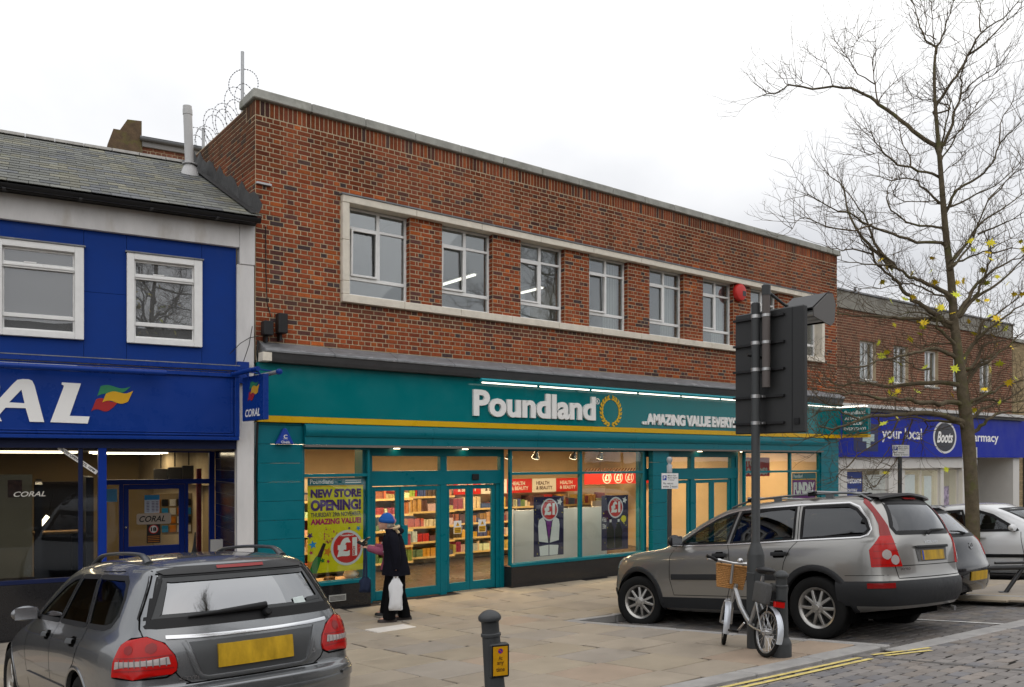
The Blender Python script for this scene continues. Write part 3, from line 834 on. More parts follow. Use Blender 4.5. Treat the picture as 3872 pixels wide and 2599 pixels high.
MB().add([f1(u, v, .0024) for u, v in ((5.79, .87), (5.87, .85), (5.95, 1.07), (5.90, 1.09))], [(0, 1, 2, 3)]).build('bottle_neck_print', M_BLACK, po)
# two dark offer posters
def offer(x0, x1, z0, z1, label):
    p = thing('poster', label, 'poster', ((x0 + x1) / 2, .07, z0)); f = pl_y(.066)
    MB().box(x0, x1, .067, .071, z0, z1).build('sheet', M_NAVY, p)
    w = x1 - x0
    price_disc(p, f, x0 + w * .52, z1 - .26, .225, .002)
    d_ = MB()
    for k in range(26): disc(d_, f, rb.uniform(x0 + .03, x1 - .03), rb.uniform(z0 + .03, z1 - .05), rb.uniform(.006, .014), .001, 8)
    d_.build('star_print', M_YELC, p, kind='stuff')
    q = MB(); star(q, f, x1 - .11, z1 - .11, .08, .002, .3); q.build('splash_print', M_CARDW, p)
    return p, f
pa, f = offer(10.36, 11.14, .54, 1.72, 'dark poster with two pale glove shapes and a one pound disc')
for s in (-1, 1):
    cx = 10.75
    pts = [(cx + s * .02, .80), (cx + s * .26, .84), (cx + s * .28, 1.15), (cx + s * .26, 1.26), (cx + s * .15, 1.32), (cx + s * .09, 1.22)]
    MB().add([f(u, v, .0015) for u, v in pts], [tuple(range(6))]).build('product_print', M_CARDW, pa)
    MB().add([f(u, v, .0015) for u, v in ((cx + s * .01, .55), (cx + s * .23, .55), (cx + s * .25, .74), (cx + s * .01, .76))], [(0, 1, 2, 3)]).build('product_print', M_CARDW, pa)
MB().add([f(u, v, .0013) for u, v in ((10.67, 1.26), (10.75, .86), (10.83, 1.26))], [(0, 1, 2)]).build('product_print', M_PURPLE, pa)
pbo, f = offer(12.20, 12.99, .54, 1.70, 'dark poster with two black bottles and a yellow spot')
for cx in (12.46, 12.70):
    pts = [(cx - .1, .57), (cx + .1, .57), (cx + .11, .95), (cx + .035, 1.12), (cx + .035, 1.22), (cx - .035, 1.22), (cx - .035, 1.12), (cx - .11, .95)]
    MB().add([f(u, v, .0015) for u, v in pts], [tuple(range(8))]).build('bottle_print', mat('bottle_black', (.006, .012, .012), .2), pbo)
    rect(f, cx - .03, cx + .03, 1.13, 1.19, .002, M_CARDW, pbo, 'label_print')
q = MB(); disc(q, f, 12.85, 1.19, .075, .002); q.build('spot_print', M_YELC, pbo)
ptext(pbo, f, '4 Pack\n330ml', 12.22, 1.0, 12.34, 1.25, .002, M_CARDW, .02)
fd = thing('poster', 'purple FUNDAY poster in the shop window near the right pilaster', 'poster', (19.5, .07, 1.0)); f = pl_y(.066)
MB().box(19.05, 20.12, .067, .071, 1.0, 2.11).build('sheet', M_PURPLE, fd)
rect(f, 19.05, 20.12, 1.96, 2.11, .001, M_TEAL, fd, 'header_print'); rect(f, 19.05, 20.12, 1.93, 1.958, .001, M_GOLD, fd, 'stripe_print')
ptext(fd, f, 'Poundland', 19.1, 1.99, 19.5, 2.08, .002, M_CARDW, .02)
ptext(fd, f, 'FUNDAY', 19.1, 1.55, 20.07, 1.87, .002, M_CARDW, .07)
# white display back
wd = thing('display_panel', 'white perforated display back standing behind the large shop window', 'display panel', (11.9, 1.0, .012))
MB().box(10.58, 13.2, 1.0, 1.04, .15, 1.40).build('panel', M_CARDW, wd)
q = MB()
for k in range(36): q.box(10.585, 10.60, .992, .999, .2 + k * .032, .213 + k * .032)
q.build('perforation', M_BLACK, wd, kind='stuff')
MB().box(10.54, 10.58, .98, 1.06, .013, 1.42).build('upright', M_CARDW, wd); MB().box(13.2, 13.24, .98, 1.06, .013, 1.42).build('upright', M_CARDW, wd)
# shelving with stock
STOCKC = [(.4, .03, .03), (.45, .25, .05), (.5, .42, .1), (.15, .26, .1), (.08, .1, .25), (.6, .55, .45), (.6, .52, .4), (.28, .06, .1), (.45, .3, .15), (.1, .07, .06), (.62, .6, .58), (.4, .12, .06)]
M_STOCK = mat('packaging', attr='col', rough=.35, var=.25, vscale=25)
M_SHELF = mat('shelf_metal', (.5, .42, .32), .5)
def shelving(x0, x1, y, zs, label, depth=.4, dense=1., head=None):
    t = thing('shelf_unit', label, 'shelving', ((x0 + x1) / 2, y, .012), group='stocked shelves inside the discount shop')
    MB().box(x0, x1, y + .02, y + .06, .013, zs[-1] + .45).build('back_panel', M_SHELF, t)
    st = MB()
    for z in zs:
        MB().box(x0, x1, y - depth, y + .02, z - .03, z).build('shelf', M_SHELF, t)
        MB().box(x0, x1, y - depth - .012, y - depth - .001, z - .035, z + .012).build('price_strip', mat('price_cream', (.6, .45, .2), .5), t)
        x = x0 + .02
        while x < x1 - .12:
            w = rb.uniform(.035, .11); h = rb.uniform(.1, .3); nrun = rb.randint(1, 5); st.col = tuple(c * rb.uniform(.7, 1.2) for c in rb.choice(STOCKC))
            for _ in range(nrun):
                if x + w > x1: break
                st.box(x, x + w - .01, y - depth + rb.uniform(0, .05), y, z + .001, z + h); x += w
    st.build('stock', M_STOCK, t, kind='stuff')
    if head:
        k = max(1, int((x1 - x0) / .8))
        for i in range(k):
            a = x0 + (x1 - x0) * i / k; b = x0 + (x1 - x0) * (i + 1) / k - .02; red = (i % 2 == 0)
            MB().box(a, b, y - depth - .03, y - depth - .015, zs[-1] + .36, zs[-1] + .72).build('header_board', M_RED if red else M_CARDW, t)
            ptext(t, pl_y(y - depth - .031), head, a + .12, zs[-1] + .43, b - .12, zs[-1] + .65, .001, M_CARDW if red else M_BROWNINK, .03)
    return t
shelving(5.3, 6.7, 3.4, [.2, .55, .9, 1.25, 1.6], 'shelves of mixed goods seen through the window with the yellow poster')
shelving(6.9, 9.6, 3.8, [.2, .55, .9, 1.25, 1.6], 'shelves of mixed goods facing the main sliding doors')
shelving(9.75, 11.05, 4.3, [.2, .55, .9, 1.25, 1.6], 'shelves of mixed goods seen through the right leaf of the main doors')
shelving(11.2, 15.3, 4.6, [.2, .55, .9, 1.25], 'shelves under red and white category boards behind the large window', head='HEALTH\n& BEAUTY')
shelving(15.5, 16.9, 4.8, [.2, .55, .9, 1.25], 'shelves of mixed goods behind the second pair of doors')
shelving(13.3, 13.75, 1.5, [.45, .75, 1.05], 'narrow shelf unit beside the white display back', depth=.3)
bn = thing('hanging_banner', 'red banner with a row of one pound circles above the shelves', 'banner', (15.5, 3.2, 2.0)); f = pl_y(3.2)
MB().box(14.6, 17.1, 3.201, 3.215, 1.82, 2.16).build('cloth', M_RED, bn)
for k in range(3):
    q = MB(); disc(q, f, 15.4 + k * .42, 1.99, .16, .001); q.build('circle_print', M_CARDW, bn)
    q = MB(); disc(q, f, 15.4 + k * .42, 1.99, .135, .002); q.build('circle_print', M_RED, bn)
    ptext(bn, f, '£1', 15.31 + k * .42, 1.90, 15.49 + k * .42, 2.08, .003, M_CARDW, .05)
ptext(bn, f, 'VA', 16.62, 1.88, 17.05, 2.11, .002, M_CARDW, .05)
q = MB(); x = 14.6
while x < 17.0: q.add([f(x, 2.165, .001), f(x + .05, 2.165, .001), f(x + .12, 2.24, .001), f(x + .07, 2.24, .001)], [(0, 1, 2, 3)]); x += .11
q.build('chevron_print', M_BROWNINK, bn, kind='stuff')
tb = thing('hanging_banner', 'red TOP BRANDS banner hanging behind the right shop window', 'banner', (18.4, .9, 2.0)); f = pl_y(.9)
MB().box(17.75, 19.25, .901, .912, 2.02, 2.52).build('cloth', M_RED, tb)
ptext(tb, f, 'TOP', 18.2, 2.28, 18.75, 2.47, .001, M_CARDW, .06); ptext(tb, f, 'BRANDS!', 17.85, 2.06, 19.15, 2.25, .001, M_CARDW, .06)
# spot lamps on the ceiling track
for i, (x, nm) in enumerate(((10.3, 'leftmost'), (11.0, 'second'), (12.05, 'third'), (12.85, 'fourth'))):
    s = thing('spot_lamp', 'small lit ceiling spotlight, %s of four in the large shop window' % nm, 'spotlight', (x, .8, 2.85), group='ceiling spotlights in the large window')
    mt = MX.Translation((x, .8, 2.49)) @ MX.Rotation(R(18), 4, 'X')
    MB().lathe([(.03, .16), (.035, .15), (.05, .09), (.075, .02), (.085, 0)], 16, mt).build('housing', M_CHROME, s, smooth=40)
    MB().lathe([(.078, -.003), (.078, -.006)], 16, mt).build('lens', M_LAMP, s)
    MB().tube([(x, .8, 2.63), (x, .8, 2.85)], .012, 6).build('stem', M_BLACK, s)
    L = bpy.data.lights.new('spot_lamp_light', 'SPOT'); L.energy = 90; L.color = (1, .82, .58); L.spot_size = R(95); L.spot_blend = .6; L.shadow_soft_size = .06
    lo = bpy.data.objects.new('spot_lamp_light', L); COL.objects.link(lo); lo.location = (x, .8, 2.47); lo.rotation_euler = (R(-14), 0, 0); attach(lo, s)
# goods left on the window ledge
MB().box(5.55, 6.62, .08, .5, .425, .45).build('window_ledge', mat('ledge_wood', (.55, .36, .2), .5), shop)
def lumpy(name, c, r, m, label, cat, sq=(1, 1, .8), seed=1):
    bm = bmesh.new(); bmesh.ops.create_icosphere(bm, subdivisions=3, radius=1)
    rr = random.Random(seed); ph = [rr.uniform(0, 6) for _ in range(6)]
    for v in bm.verts:
        k = 1 + .18 * math.sin(3 * v.co.x + ph[0]) * math.cos(4 * v.co.y + ph[1]) + .1 * math.sin(7 * v.co.z + ph[2])
        v.co = V((v.co.x * sq[0], v.co.y * sq[1], max(v.co.z, -.6) * sq[2])) * r * k
        v.co += V(c)
    me = bpy.data.meshes.new(name); bm.to_mesh(me); bm.free(); me.polygons.foreach_set('use_smooth', [True] * len(me.polygons)); me.materials.append(m)
    o = bpy.data.objects.new(name, me); COL.objects.link(o); tag(o, label, cat); return o
lumpy('paper_bag', (6.48, .22, .52), .12, mat('crumpled_paper', (.62, .5, .4), .8), 'crumpled pale paper bag on the window ledge below the yellow poster', 'bag', seed=3)
lumpy('dried_wreath', (6.08, .2, .475), .07, mat('dried_brown', (.2, .1, .04), .9, var=.5, vscale=60), 'small brown dried decoration on the window ledge', 'decoration', sq=(1.4, 1, .6), seed=5)
# alarm boxes, floodlights, bracket, cable
ab_ = thing('alarm_box', 'blue triangular alarm box on the teal pilaster', 'alarm box', (5.17, -.05, 2.7))
M_BLUEP = mat('blue_plastic', (.012, .05, .33), .35)
MB().prism([(5.02, 2.70), (5.32, 2.70), (5.19, 2.95), (5.15, 2.95)], pl_y(0), .05, .14).build('case', M_BLUEP, ab_, bevel=.012, fix=True)
f = pl_y(-.141); q = MB(); text_on(q, 'Chubb', f, 5.1, 2.715, 5.24, 2.755, .001, bold=.02); text_on(q, 'C', f, 5.14, 2.79, 5.2, 2.85, .001, bold=.03)
q.add([f(5.13, 2.78, .0005), f(5.21, 2.78, .0005), f(5.21, 2.785, .0005), f(5.13, 2.785, .0005)], [(0, 1, 2, 3)]); q.build('lettering', M_CARDW, ab_)
rbx = thing('alarm_bell', 'round red alarm bell box on the brick pier between upper windows', 'alarm bell', (16.66, .0, 6.52))
MB().lathe([(.16, 0), (.21, .02), (.215, .08), (.19, .12), (.1, .14)], 28, MX.Translation((16.72, .03, 6.52)) @ MX.Rotation(R(90), 4, 'X')).build('case', mat('alarm_red', (.5, .025, .02), .35), rbx, smooth=40)
MB().box(16.74, 16.86, -.115, -.085, 6.43, 6.55).build('strobe', M_DKGREY, rbx)
for (x0, x1, z0, z1, lb) in ((4.80, 4.95, 4.38, 4.60, 'small black floodlight on the brick corner beside the white pilaster'), (5.03, 5.18, 4.43, 4.74, 'taller black floodlight fixed above the lead ledge')):
    fl = thing('floodlight', lb, 'floodlight', (x0, -.06, z0), group='black floodlights on the brick corner')
    MB().box(x0, x1, -.22, -.06, z0, z1).build('housing', M_BLACK, fl, bevel=.012)
    MB().box((x0 + x1) / 2 - .02, (x0 + x1) / 2 + .02, -.12, -.008, z0 - .1, z0 + .06).build('bracket', M_BLACK, fl)
wb = MB().box(4.74, 4.98, -.06, -.008, 6.735, 6.765).build('wall_bracket', mat('galvanised', (.4, .41, .42), .5, .6, var=.2, vscale=20)); tag(wb, 'short metal bracket bolted to the brick corner high up', 'bracket')
M_CABLE = mat('cable_black', (.01, .01, .01), .5)
cb = MB().tube([(4.9, -.015, 6.1), (4.9, -.02, 5.4), (4.92, -.02, 4.9), (4.98, -.02, 4.7)], .007, 6).build('cable', M_CABLE); tag(cb, 'thin black cable running down the brick corner to the floodlights', 'cable')
cb = MB().tube([(4.76, -.06, 4.3), (4.735, -.09, 4.1), (4.77, -.07, 3.9), (4.76, -.06, 3.2), (4.735, -.06, 2.6), (4.71, -.05, 2.2), (4.735, -.06, 1.6), (4.735, -.06, 0.1)], .018, 6).build('cable', M_CABLE); tag(cb, 'black cable hanging down beside the white pilaster', 'cable')
# projecting sign at the far end
pg = thing('projecting_sign', 'teal projecting sign with yellow foot at the far end of the shopfront', 'sign', (21.15, -.1, 3.1))
def px_(x): return lambda u, v, w: (x - w, -u, v)
MB().box(21.10, 21.24, -.86, -.12, 3.15, 3.85).build('sign_box', M_TEALF, pg, bevel=.004); MB().box(21.095, 21.245, -.86, -.12, 3.06, 3.148).build('stripe', M_GOLD, pg)
ptext(pg, lambda u, v, w: (21.098, -.49 - u, v), 'Poundland', -.3, 3.69, .3, 3.79, 0, M_LETW, .02)
pg_t = lambda t, z0, z1, a, b: ptext(pg, lambda u, v, w: (21.098, -.49 - u * 1., v), t, a, z0, b, z1, 0, M_LETW, .04)
pg_t('AMAZING', 3.54, 3.62, -.3, .3); pg_t('VALUE', 3.40, 3.48, -.22, .22); pg_t('EVERYDAY!', 3.26, 3.34, -.32, .32)
MB().tube([(21.06, -.86, 3.9), (21.06, -.1, 3.9)], .02, 8).build('lamp_tube', M_TUBE, pg)
# ================================================================ betting shop building (left), authored in its own frame
LM = MX.Translation((4.72, 0, 0)) @ MX.Rotation(R(-8.06), 4, 'Z')
left = thing('betting_shop_building', 'blue rendered betting shop building with white trim and slate roof', 'building', mtx=LM, local=True)
M_BLUE = mat('blue_render', (.006, .036, .21), .6, spec=.12, var=.07, vscale=2.5, bump=.08, bscale=30, var2=((.03, .06, .2), 1.5, .6, .3))
M_BLUEG = mat('blue_gloss', (.005, .034, .22), .3, spec=.2, var=.05, vscale=3)
M_BLUEF = mat('blue_frame', (.003, .028, .24), .35, spec=.2)
M_WR = mat('white_render', (.60, .59, .585), .7, var=.12, vscale=3, bump=.12, bscale=40, var2=((.34, .29, .22), 1.7, .58, .55), stretch=(1, 1, .35))
M_SLATE = mat('roof_slate', objcol=True, rough=.7, var=.25, vscale=12, bump=.35, bscale=70, var2=((.20, .20, .10), 2.6, .58, .5))
M_SLATEC = mat('roof_slate_joined', attr='col', rough=.7, var=.25, vscale=12, bump=.35, bscale=70, var2=((.20, .20, .10), 2.6, .58, .5))
M_GUT = mat('black_gutter', (.012, .012, .013), .4)
M_LGLASS = glass('dull_glass', (.5, .52, .53), 1.8, .09, dirt=.12)
M_DGLASS = glass('betting_glass', (.75, .78, .8), 1.2, .0)
WZ0, WZ1 = 4.14, 5.44
wins = [(-3.43, -2.35), (-1.80, -.77), (-5.1, -4.05)]
def lpanel(x0, x1, z0, z1): MB().box(x0 + .002, x1 - .002, 0, .12, z0 + .002, z1 - .002).build('wall_panel', M_BLUE, left, bevel=.002)
for x0, x1, z0, z1 in ((-.77, -.27, 3.8, 5.75), (-1.80, -.77, 3.8, 4.14), (-1.80, -.77, 5.44, 5.75), (-2.35, -1.80, 3.8, 4.83), (-2.35, -1.80, 4.83, 5.75), (-3.43, -2.35, 3.8, 4.14), (-3.43, -2.35, 5.44, 5.75), (-4.05, -3.43, 3.8, 4.83), (-4.05, -3.43, 4.83, 5.75), (-5.1, -4.05, 3.8, 4.14), (-5.1, -4.05, 5.44, 5.75), (-8, -5.1, 3.8, 5.75)):
    lpanel(x0, x1, z0, z1)
for x0, x1 in wins:
    W = x1 - x0; f = MB()
    frame(f, x0, x1, WZ0, WZ1, -.06, .08, .10, .115, .09, .09)
    w = f.build('window', M_WHITE, left, bevel=.006)
    MB().box(x0 - .02, x1 + .02, -.075, 0, WZ1 + .002, WZ1 + .022).build('drip_strip', M_LEAD, w)
    i0, i1 = x0 + .10, x1 - .115
    f = MB()
    f.box(i0, i1, -.03, .05, 5.07, 5.15); f.box(i0, i1, -.02, .05, 4.40, 4.455); f.box(i0, i1, -.045, -.031, 5.095, 5.125)
    frame(f, i0 + .001, i1 - .001, 4.23 + .001, 5.35 - .001, .0, .05, .02, .02, .02, .03)
    f.build('sash', M_WHITE, w, bevel=.004)
    for z0, z1 in ((5.15, 5.32), (4.455, 5.07), (4.25, 4.40)): MB().box(i0 + .02, i1 - .02, .02, .026, z0, z1).build('pane', M_LGLASS, w)
    MB().box(i0 - .05, i1 + .05, .35, .37, WZ0 - .05, WZ1 + .05).build('blind', mat('grey_blind', (.30, .30, .29), .9), w)
    MB().box(i0 + .25, i0 + .4, -.035, .0, 5.15, 5.165).build('catch', M_WHITE, w)
# white band, pilaster
MB().box(-8, -.235, -.07, .12, 5.70, 6.06).build('white_band', M_WR, left, bevel=.006)
MB().box(-.233, -.004, -.075, .12, 5.45, 6.06).build('pilaster_head', M_WR, left, bevel=.006)
MB().box(-.27, -.012, -.065, .12, -.1, 5.447).build('pilaster', M_WR, left, bevel=.01)
# eaves, gutter
MB().box(-8, .0, -.2, .1, 6.062, 6.10).build('soffit_board', M_GUT, left)
gp = [(-.30 - .06 * math.cos(R(a)), 6.11 - .065 * math.sin(R(a))) for a in range(0, 181, 20)]
gp2 = [(-.30 - .052 * math.cos(R(a)), 6.11 - .057 * math.sin(R(a))) for a in range(180, -1, -20)]
MB().prism(gp + gp2, lambda u, v, w: (w, u, v), -8, .03).build('gutter', M_GUT, left, smooth=40)
for x in (-.6, -1.5, -2.4, -3.3, -4.2): MB().box(x - .02, x + .02, -.37, -.2, 6.03, 6.045).build('gutter_bracket', M_GUT, left)
# roof: boarding and slates
RS = .505; RN = V((0, -RS, 1)).normalized(); RU = V((0, 1, RS)).normalized()
def rp(x, d, h=0.): return V((x, -.33, 6.135)) + RU * d + RN * h
RL = 4.02
MB().add([rp(-8, 0, -.03), rp(.0, 0, -.03), rp(.0, RL, -.03), rp(-8, RL, -.03)], [(0, 1, 2, 3)]).build('roof', mat('roof_felt', (.03, .03, .03), .9), left)
roof_o = bpy.data.objects['roof']
sm = []
ex = .195; sw = .25
nrow = int(RL / ex)
rs_ = random.Random(3)
sl_me = {}
SJ = MB(); cnt = []
for j in range(nrow):
    for i in range(0, 33):
        x = -.02 - sw * i - (sw / 2 if j % 2 else 0)
        x0, x1 = max(x - sw, -8), x
        if x1 - x0 < .05: continue
        cnt.append((j, x0, x1))
def skey(c):
    p = LM @ rp((c[1] + c[2]) / 2, c[0] * ex); r = p - CAMP; Z = r.dot(FWD); X = r.dot(RGT)
    return (1e6 if abs(X / Z) > .63 else 0) + r.length
cnt.sort(key=skey)
for k, (j, x0, x1) in enumerate(cnt):
    g_ = rs_.uniform(.75, 1.25); t = rs_.random()
    col = tuple(c * g_ for c in ((.125, .128, .115) if t < .6 else ((.15, .145, .11) if t < .85 else (.095, .10, .105))))
    w = (x1 - x0) / 2 - .003; L = ex * 2.1; th = .008
    tilt = .016 / (ex * 2) + rs_.uniform(-.004, .006); yaw = rs_.uniform(-.012, .012)
    vs = [(-w, 0, 0), (w, 0, 0), (w, L, 0), (-w, L, 0), (-w, 0, th), (w, 0, th), (w, L, th), (-w, L, th)]
    fs = [(4, 5, 6, 7), (0, 1, 5, 4), (1, 2, 6, 5), (3, 0, 4, 7)]
    e1 = V((1, yaw, 0)).normalized(); e2 = (RU - RN * tilt).normalized(); e3 = e1.cross(e2).normalized(); e1 = e2.cross(e3)
    o = rp((x0 + x1) / 2, j * ex - .03 + rs_.uniform(-.006, .006), .016)
    mt = MX(((e1.x, e2.x, e3.x, o.x), (e1.y, e2.y, e3.y, o.y), (e1.z, e2.z, e3.z, o.z), (0, 0, 0, 1)))
    if k < 300:
        kk = round(w, 2)
        if kk not in sl_me: q = MB(); q.add(vs, fs); sl_me[kk] = q.mesh('slate'); sl_me[kk].materials.append(M_SLATE)
        so = inst('slate', sl_me[kk], mtx=mt, parent=None, color=col); so.parent = roof_o
    else:
        SJ.col = col; SJ.add([mt @ V(p) for p in vs], fs)
SJ.build('slate_courses', M_SLATEC, roof_o, kind='stuff')
top = rp(0, RL)
for i in range(18):
    x0 = -8 + i * .445
    q = MB(); pr = [(-.11, -.03), (-.08, .03), (0, .055), (.08, .03), (.11, -.03)]
    q.prism([(top.y + a, top.z + b + .02) for a, b in pr], lambda u, v, w: (w, u, v), x0 + .004, x0 + .441)
    q.build('ridge_tile', mat('ridge_clay', (.30, .29, .27), .8, var=.3, vscale=7), roof_o, bevel=.006)
# flashing against the brick party wall
q = MB(); n = 20; rows = []
for i in range(n + 1):
    d = RL * i / n; p = rp(0.0, d); hgt = .17 + .06 * ((i * 7) % 3) + .04 * (i % 2)
    xw = -.045 if False else .0
    rows.append([p + V((-.16, 0, .05)), p + V((-.06, 0, .06)), p + V((.0, 0, .02 + hgt))])
# keep the upstand on the face of the skewed brick side wall
LI = LM.inverted()
for r in rows:
    for k, pt in enumerate(r):
        wpt = LM @ pt
        lim = 4.74 - .012 - (.16 if k == 0 else (.05 if k == 1 else 0))
        wpt.x = lim; r[k] = LI @ wpt
q.grid(rows).build('flashing', mat('bitumen', (.016, .016, .016), .6, var=.3, vscale=20), roof_o)
# fill the wedge of slates between roof and skewed side wall
q = MB()
for j in range(nrow):
    p0 = rp(-.03, j * ex - .03, .024); p1 = rp(-.03, j * ex + ex, .012)
    a = LM @ p0; b = LM @ p1; a2 = a.copy(); a2.x = 4.73; b2 = b.copy(); b2.x = 4.73
    if a2.x > a.x + .01: q.add([p0, LI @ a2, LI @ b2, p1], [(0, 1, 2, 3)]); q.c[-1] = (.12, .12, .10)
if q.v: q.build('slate_filler', M_SLATEC, roof_o)
# flue
fb = rp(-.60, 2.93)
fl = MB().lathe([(.075, 0), (.075, 1.04), (.082, 1.04), (.082, 1.13), (.075, 1.13), (.075, 1.19), (.06, 1.19)], 20, MX.Translation(fb) @ MX.Rotation(R(-2), 4, 'Y')).build('flue', mat('flue_grey', (.46, .46, .46), .5, var=.08, vscale=6), left, smooth=40)
MB().lathe([(.17, -.06), (.12, .1), (.085, .17), (.079, .17)], 20, MX.Translation(fb)).build('flue_collar', mat('flue_grey'), fl, smooth=60)
MB().lathe([(.13, .17), (.13, .185)], 20, MX.Translation(fb)).build('flue_ring', mat('flue_grey'), fl)
# shop fascia
F0, F1 = 2.75, 3.86
MB().box(-8, -.26, -.15, .1, F0, F1 - .1).build('fascia_board', M_BLUEG, left)
def strip(y0, y1, x0, x1, z0, z1, nm='fascia_moulding'): return MB().box(x0, x1, y0, y1, z0, z1).build(nm, M_BLUEG, left, bevel=.006)
strip(-.20, .1, -8, -.24, 3.80, 3.87); strip(-.185, -.151, -8, -.26, 3.70, 3.76); strip(-.175, -.151, -8, -.26, 3.765, 3.79)
strip(-.185, -.151, -8, -.26, F0, 2.80); strip(-.172, -.151, -8, -.33, 2.815, 2.84); strip(-.166, -.151, -8, -.36, 2.855, 2.87)
strip(-.185, -.151, -.32, -.255, 2.802, 3.698); strip(-.168, -.151, -.37, -.345, 2.875, 3.66)
MB().box(-8, -.25, -.20, .0, 3.872, 3.885).build('fascia_capping', M_LEAD, left)
def fc(u, v, w): return (u, -.151 - w, v)
MB().tube([(-8, -.36, 3.70), (-1.31, -.36, 3.70)], .042, 14).build('sign_lamp_tube', M_BLUEG, left, smooth=40)
for x in (-1.55, -2.9, -4.2): MB().box(x - .015, x + .015, -.36, -.15, 3.70, 3.72).build('lamp_bracket', M_BLUEG, left)
def zp(px, py): return (-2.84 + (px / 1.568 - 165) * .00318, 2.97 + (1596 - (1200 + py / 1.568)) * .00354)
A_out = [(260, 621), (175, 621), (152, 540), (38, 540), (-28, 621), (-112, 621), (82, 395), (105, 372), (135, 366), (170, 366), (190, 374), (203, 400)]
A_in = [(58, 508), (146, 511), (128, 430)]
# A in two simply connected pieces sharing edges: left limb with apex, right limb with crossbar
pA = MB()
L1 = [(-28, 621), (-112, 621), (82, 395), (105, 372), (135, 366), (128, 430), (58, 508), (38, 540)]
L2 = [(135, 366), (170, 366), (190, 374), (203, 400), (260, 621), (175, 621), (152, 540), (38, 540), (58, 508), (146, 511), (128, 430)]
for P in (L1, L2): pA.prism([zp(*p) for p in P], fc, .016, .0, back=False)
pA.build('letter', M_LETW, left, fix=True)
pL = MB(); pL.prism([zp(*p) for p in [(365, 377), (480, 379), (411, 580), (533, 581), (521, 625), (296, 621), (376, 402), (374, 394), (362, 389)]], fc, .016, 0, back=False); pL.build('letter', M_LETW, left, fix=True)
for ch, x0, x1 in (('C', -5.05, -4.5), ('O', -4.45, -3.85), ('R', -3.8, -3.33)):
    q = MB(); text_on(q, ch, fc, x0, 2.97, x1, 3.55, 0, .016, bold=.05, shear=.25); q.build('letter', M_LETW, left)
def wave(px0, px1, ytl, ytr, ybl, ybr, amp, ph, skew):
    n = 12; t_, b_ = [], []
    for i in range(n + 1):
        t = i / n; wv = amp * math.sin(2 * math.pi * t + ph)
        t_.append((px0 + skew + (px1 - px0) * t, ytl + (ytr - ytl) * t + wv)); b_.append((px0 + (px1 - px0 - skew * .5) * t, ybl + (ybr - ybl) * t + wv))
    return t_ + b_[::-1]
M_FG, M_FY, M_FR = mat('flag_green', (.03, .20, .09), .4), mat('flag_yellow', (.60, .33, .015), .4), mat('flag_red', (.33, .02, .022), .4)
FLAG = [(wave(580, 770, 392, 388, 455, 418, 10, 3.4, 22), M_FG, .003), (wave(612, 785, 438, 412, 492, 482, 11, 3.2, 22), M_FY, .009), (wave(543, 700, 480, 470, 555, 522, 14, 3.6, 30), M_FR, .006)]
for P, m, w in FLAG: MB().prism([zp(*p) for p in P], fc, w, 0, back=False).build('flag_print', m, left, fix=True)
# shopfront
MB().box(-8, -.25, -.02, .3, 2.62, 2.75).build('shopfront_head', mat('dark_blue', (.004, .01, .05), .4), left)
MB().box(-8, -2.06, -.01, .2, -.1, .75).build('stall_riser', M_GRAN, left)
q = MB(); q.box(-2.17, -2.06, -.03, .14, -.1, 2.62); q.build('mullion', M_BLUEF, left, bevel=.006)
q = MB(); q.box(-8, -2.172, .0, .07, .75, .81); q.box(-2.42, -2.36, .015, .055, .812, 2.618); q.build('window_frame', mat('dark_blue', (.004, .01, .05), .4), left, bevel=.004)
MB().box(-8, -2.42, .03, .036, .812, 2.618).build('pane', M_DGLASS, left); MB().box(-2.36, -2.172, .03, .036, .812, 2.618).build('pane', M_DGLASS, left)
# recessed entrance at depth 1.8
DY = 1.8
q = MB()
q.box(-2.06, -.27, DY - .03, DY + .07, 2.05, 2.13); q.box(-2.06, -1.97, DY - .02, DY + .06, 0, 2.05); q.box(-1.76, -1.70, DY - .02, DY + .06, 0, 2.05); q.box(-.75, -.70, DY - .02, DY + .06, 0, 2.05); q.box(-.36, -.27, DY - .02, DY + .06, 0, 2.62)
q.box(-2.06, -.36, DY - .02, DY + .06, 2.58, 2.66)
ef = q.build('entrance_frame', M_BLUEF, left, bevel=.004)
for x0, x1, z0, z1 in ((-2.06, -.36, 2.13, 2.58), (-1.97, -1.76, .02, 2.05), (-.70, -.36, .02, 2.05)): MB().box(x0, x1, DY + .02, DY + .026, z0, z1).build('pane', M_DGLASS, ef)
f = MB(); frame(f, -1.695, -.755, .01, 2.045, DY - .01, DY + .04, .075, .09, 1.02, .075); dr_ = f.build('door', M_BLUEF, left, bevel=.005)
MB().box(-1.62, -.845, DY + .012, DY + .018, 1.03, 1.97).build('pane', M_DGLASS, dr_)
MB().lathe([(.022, 0), (.022, .03), (.012, .035)], 12, MX.Translation((-1.66, DY - .01, 1.35)) @ MX.Rotation(R(90), 4, 'X')).build('lock', M_CHROME, dr_)
fd_ = lambda u, v, w: (u, DY + .008 - w, v)
pts = []
for cx, cz, a0 in ((-1.0, 1.415, -90), (-1.0, 1.535, 0), (-1.47, 1.535, 90), (-1.47, 1.415, 180)):
    for k in range(5): a = R(a0 + 22.5 * k); pts.append((cx + .03 * math.cos(a), cz + .03 * math.sin(a)))
MB().prism(pts, fd_, .004, 0).build('name_plate', mat('etched_plate', (.5, .43, .36), .5), dr_)
ptext(dr_, fd_, 'CORAL', -1.46, 1.425, -1.06, 1.525, .006, M_BLACK, .02, shear=.3)
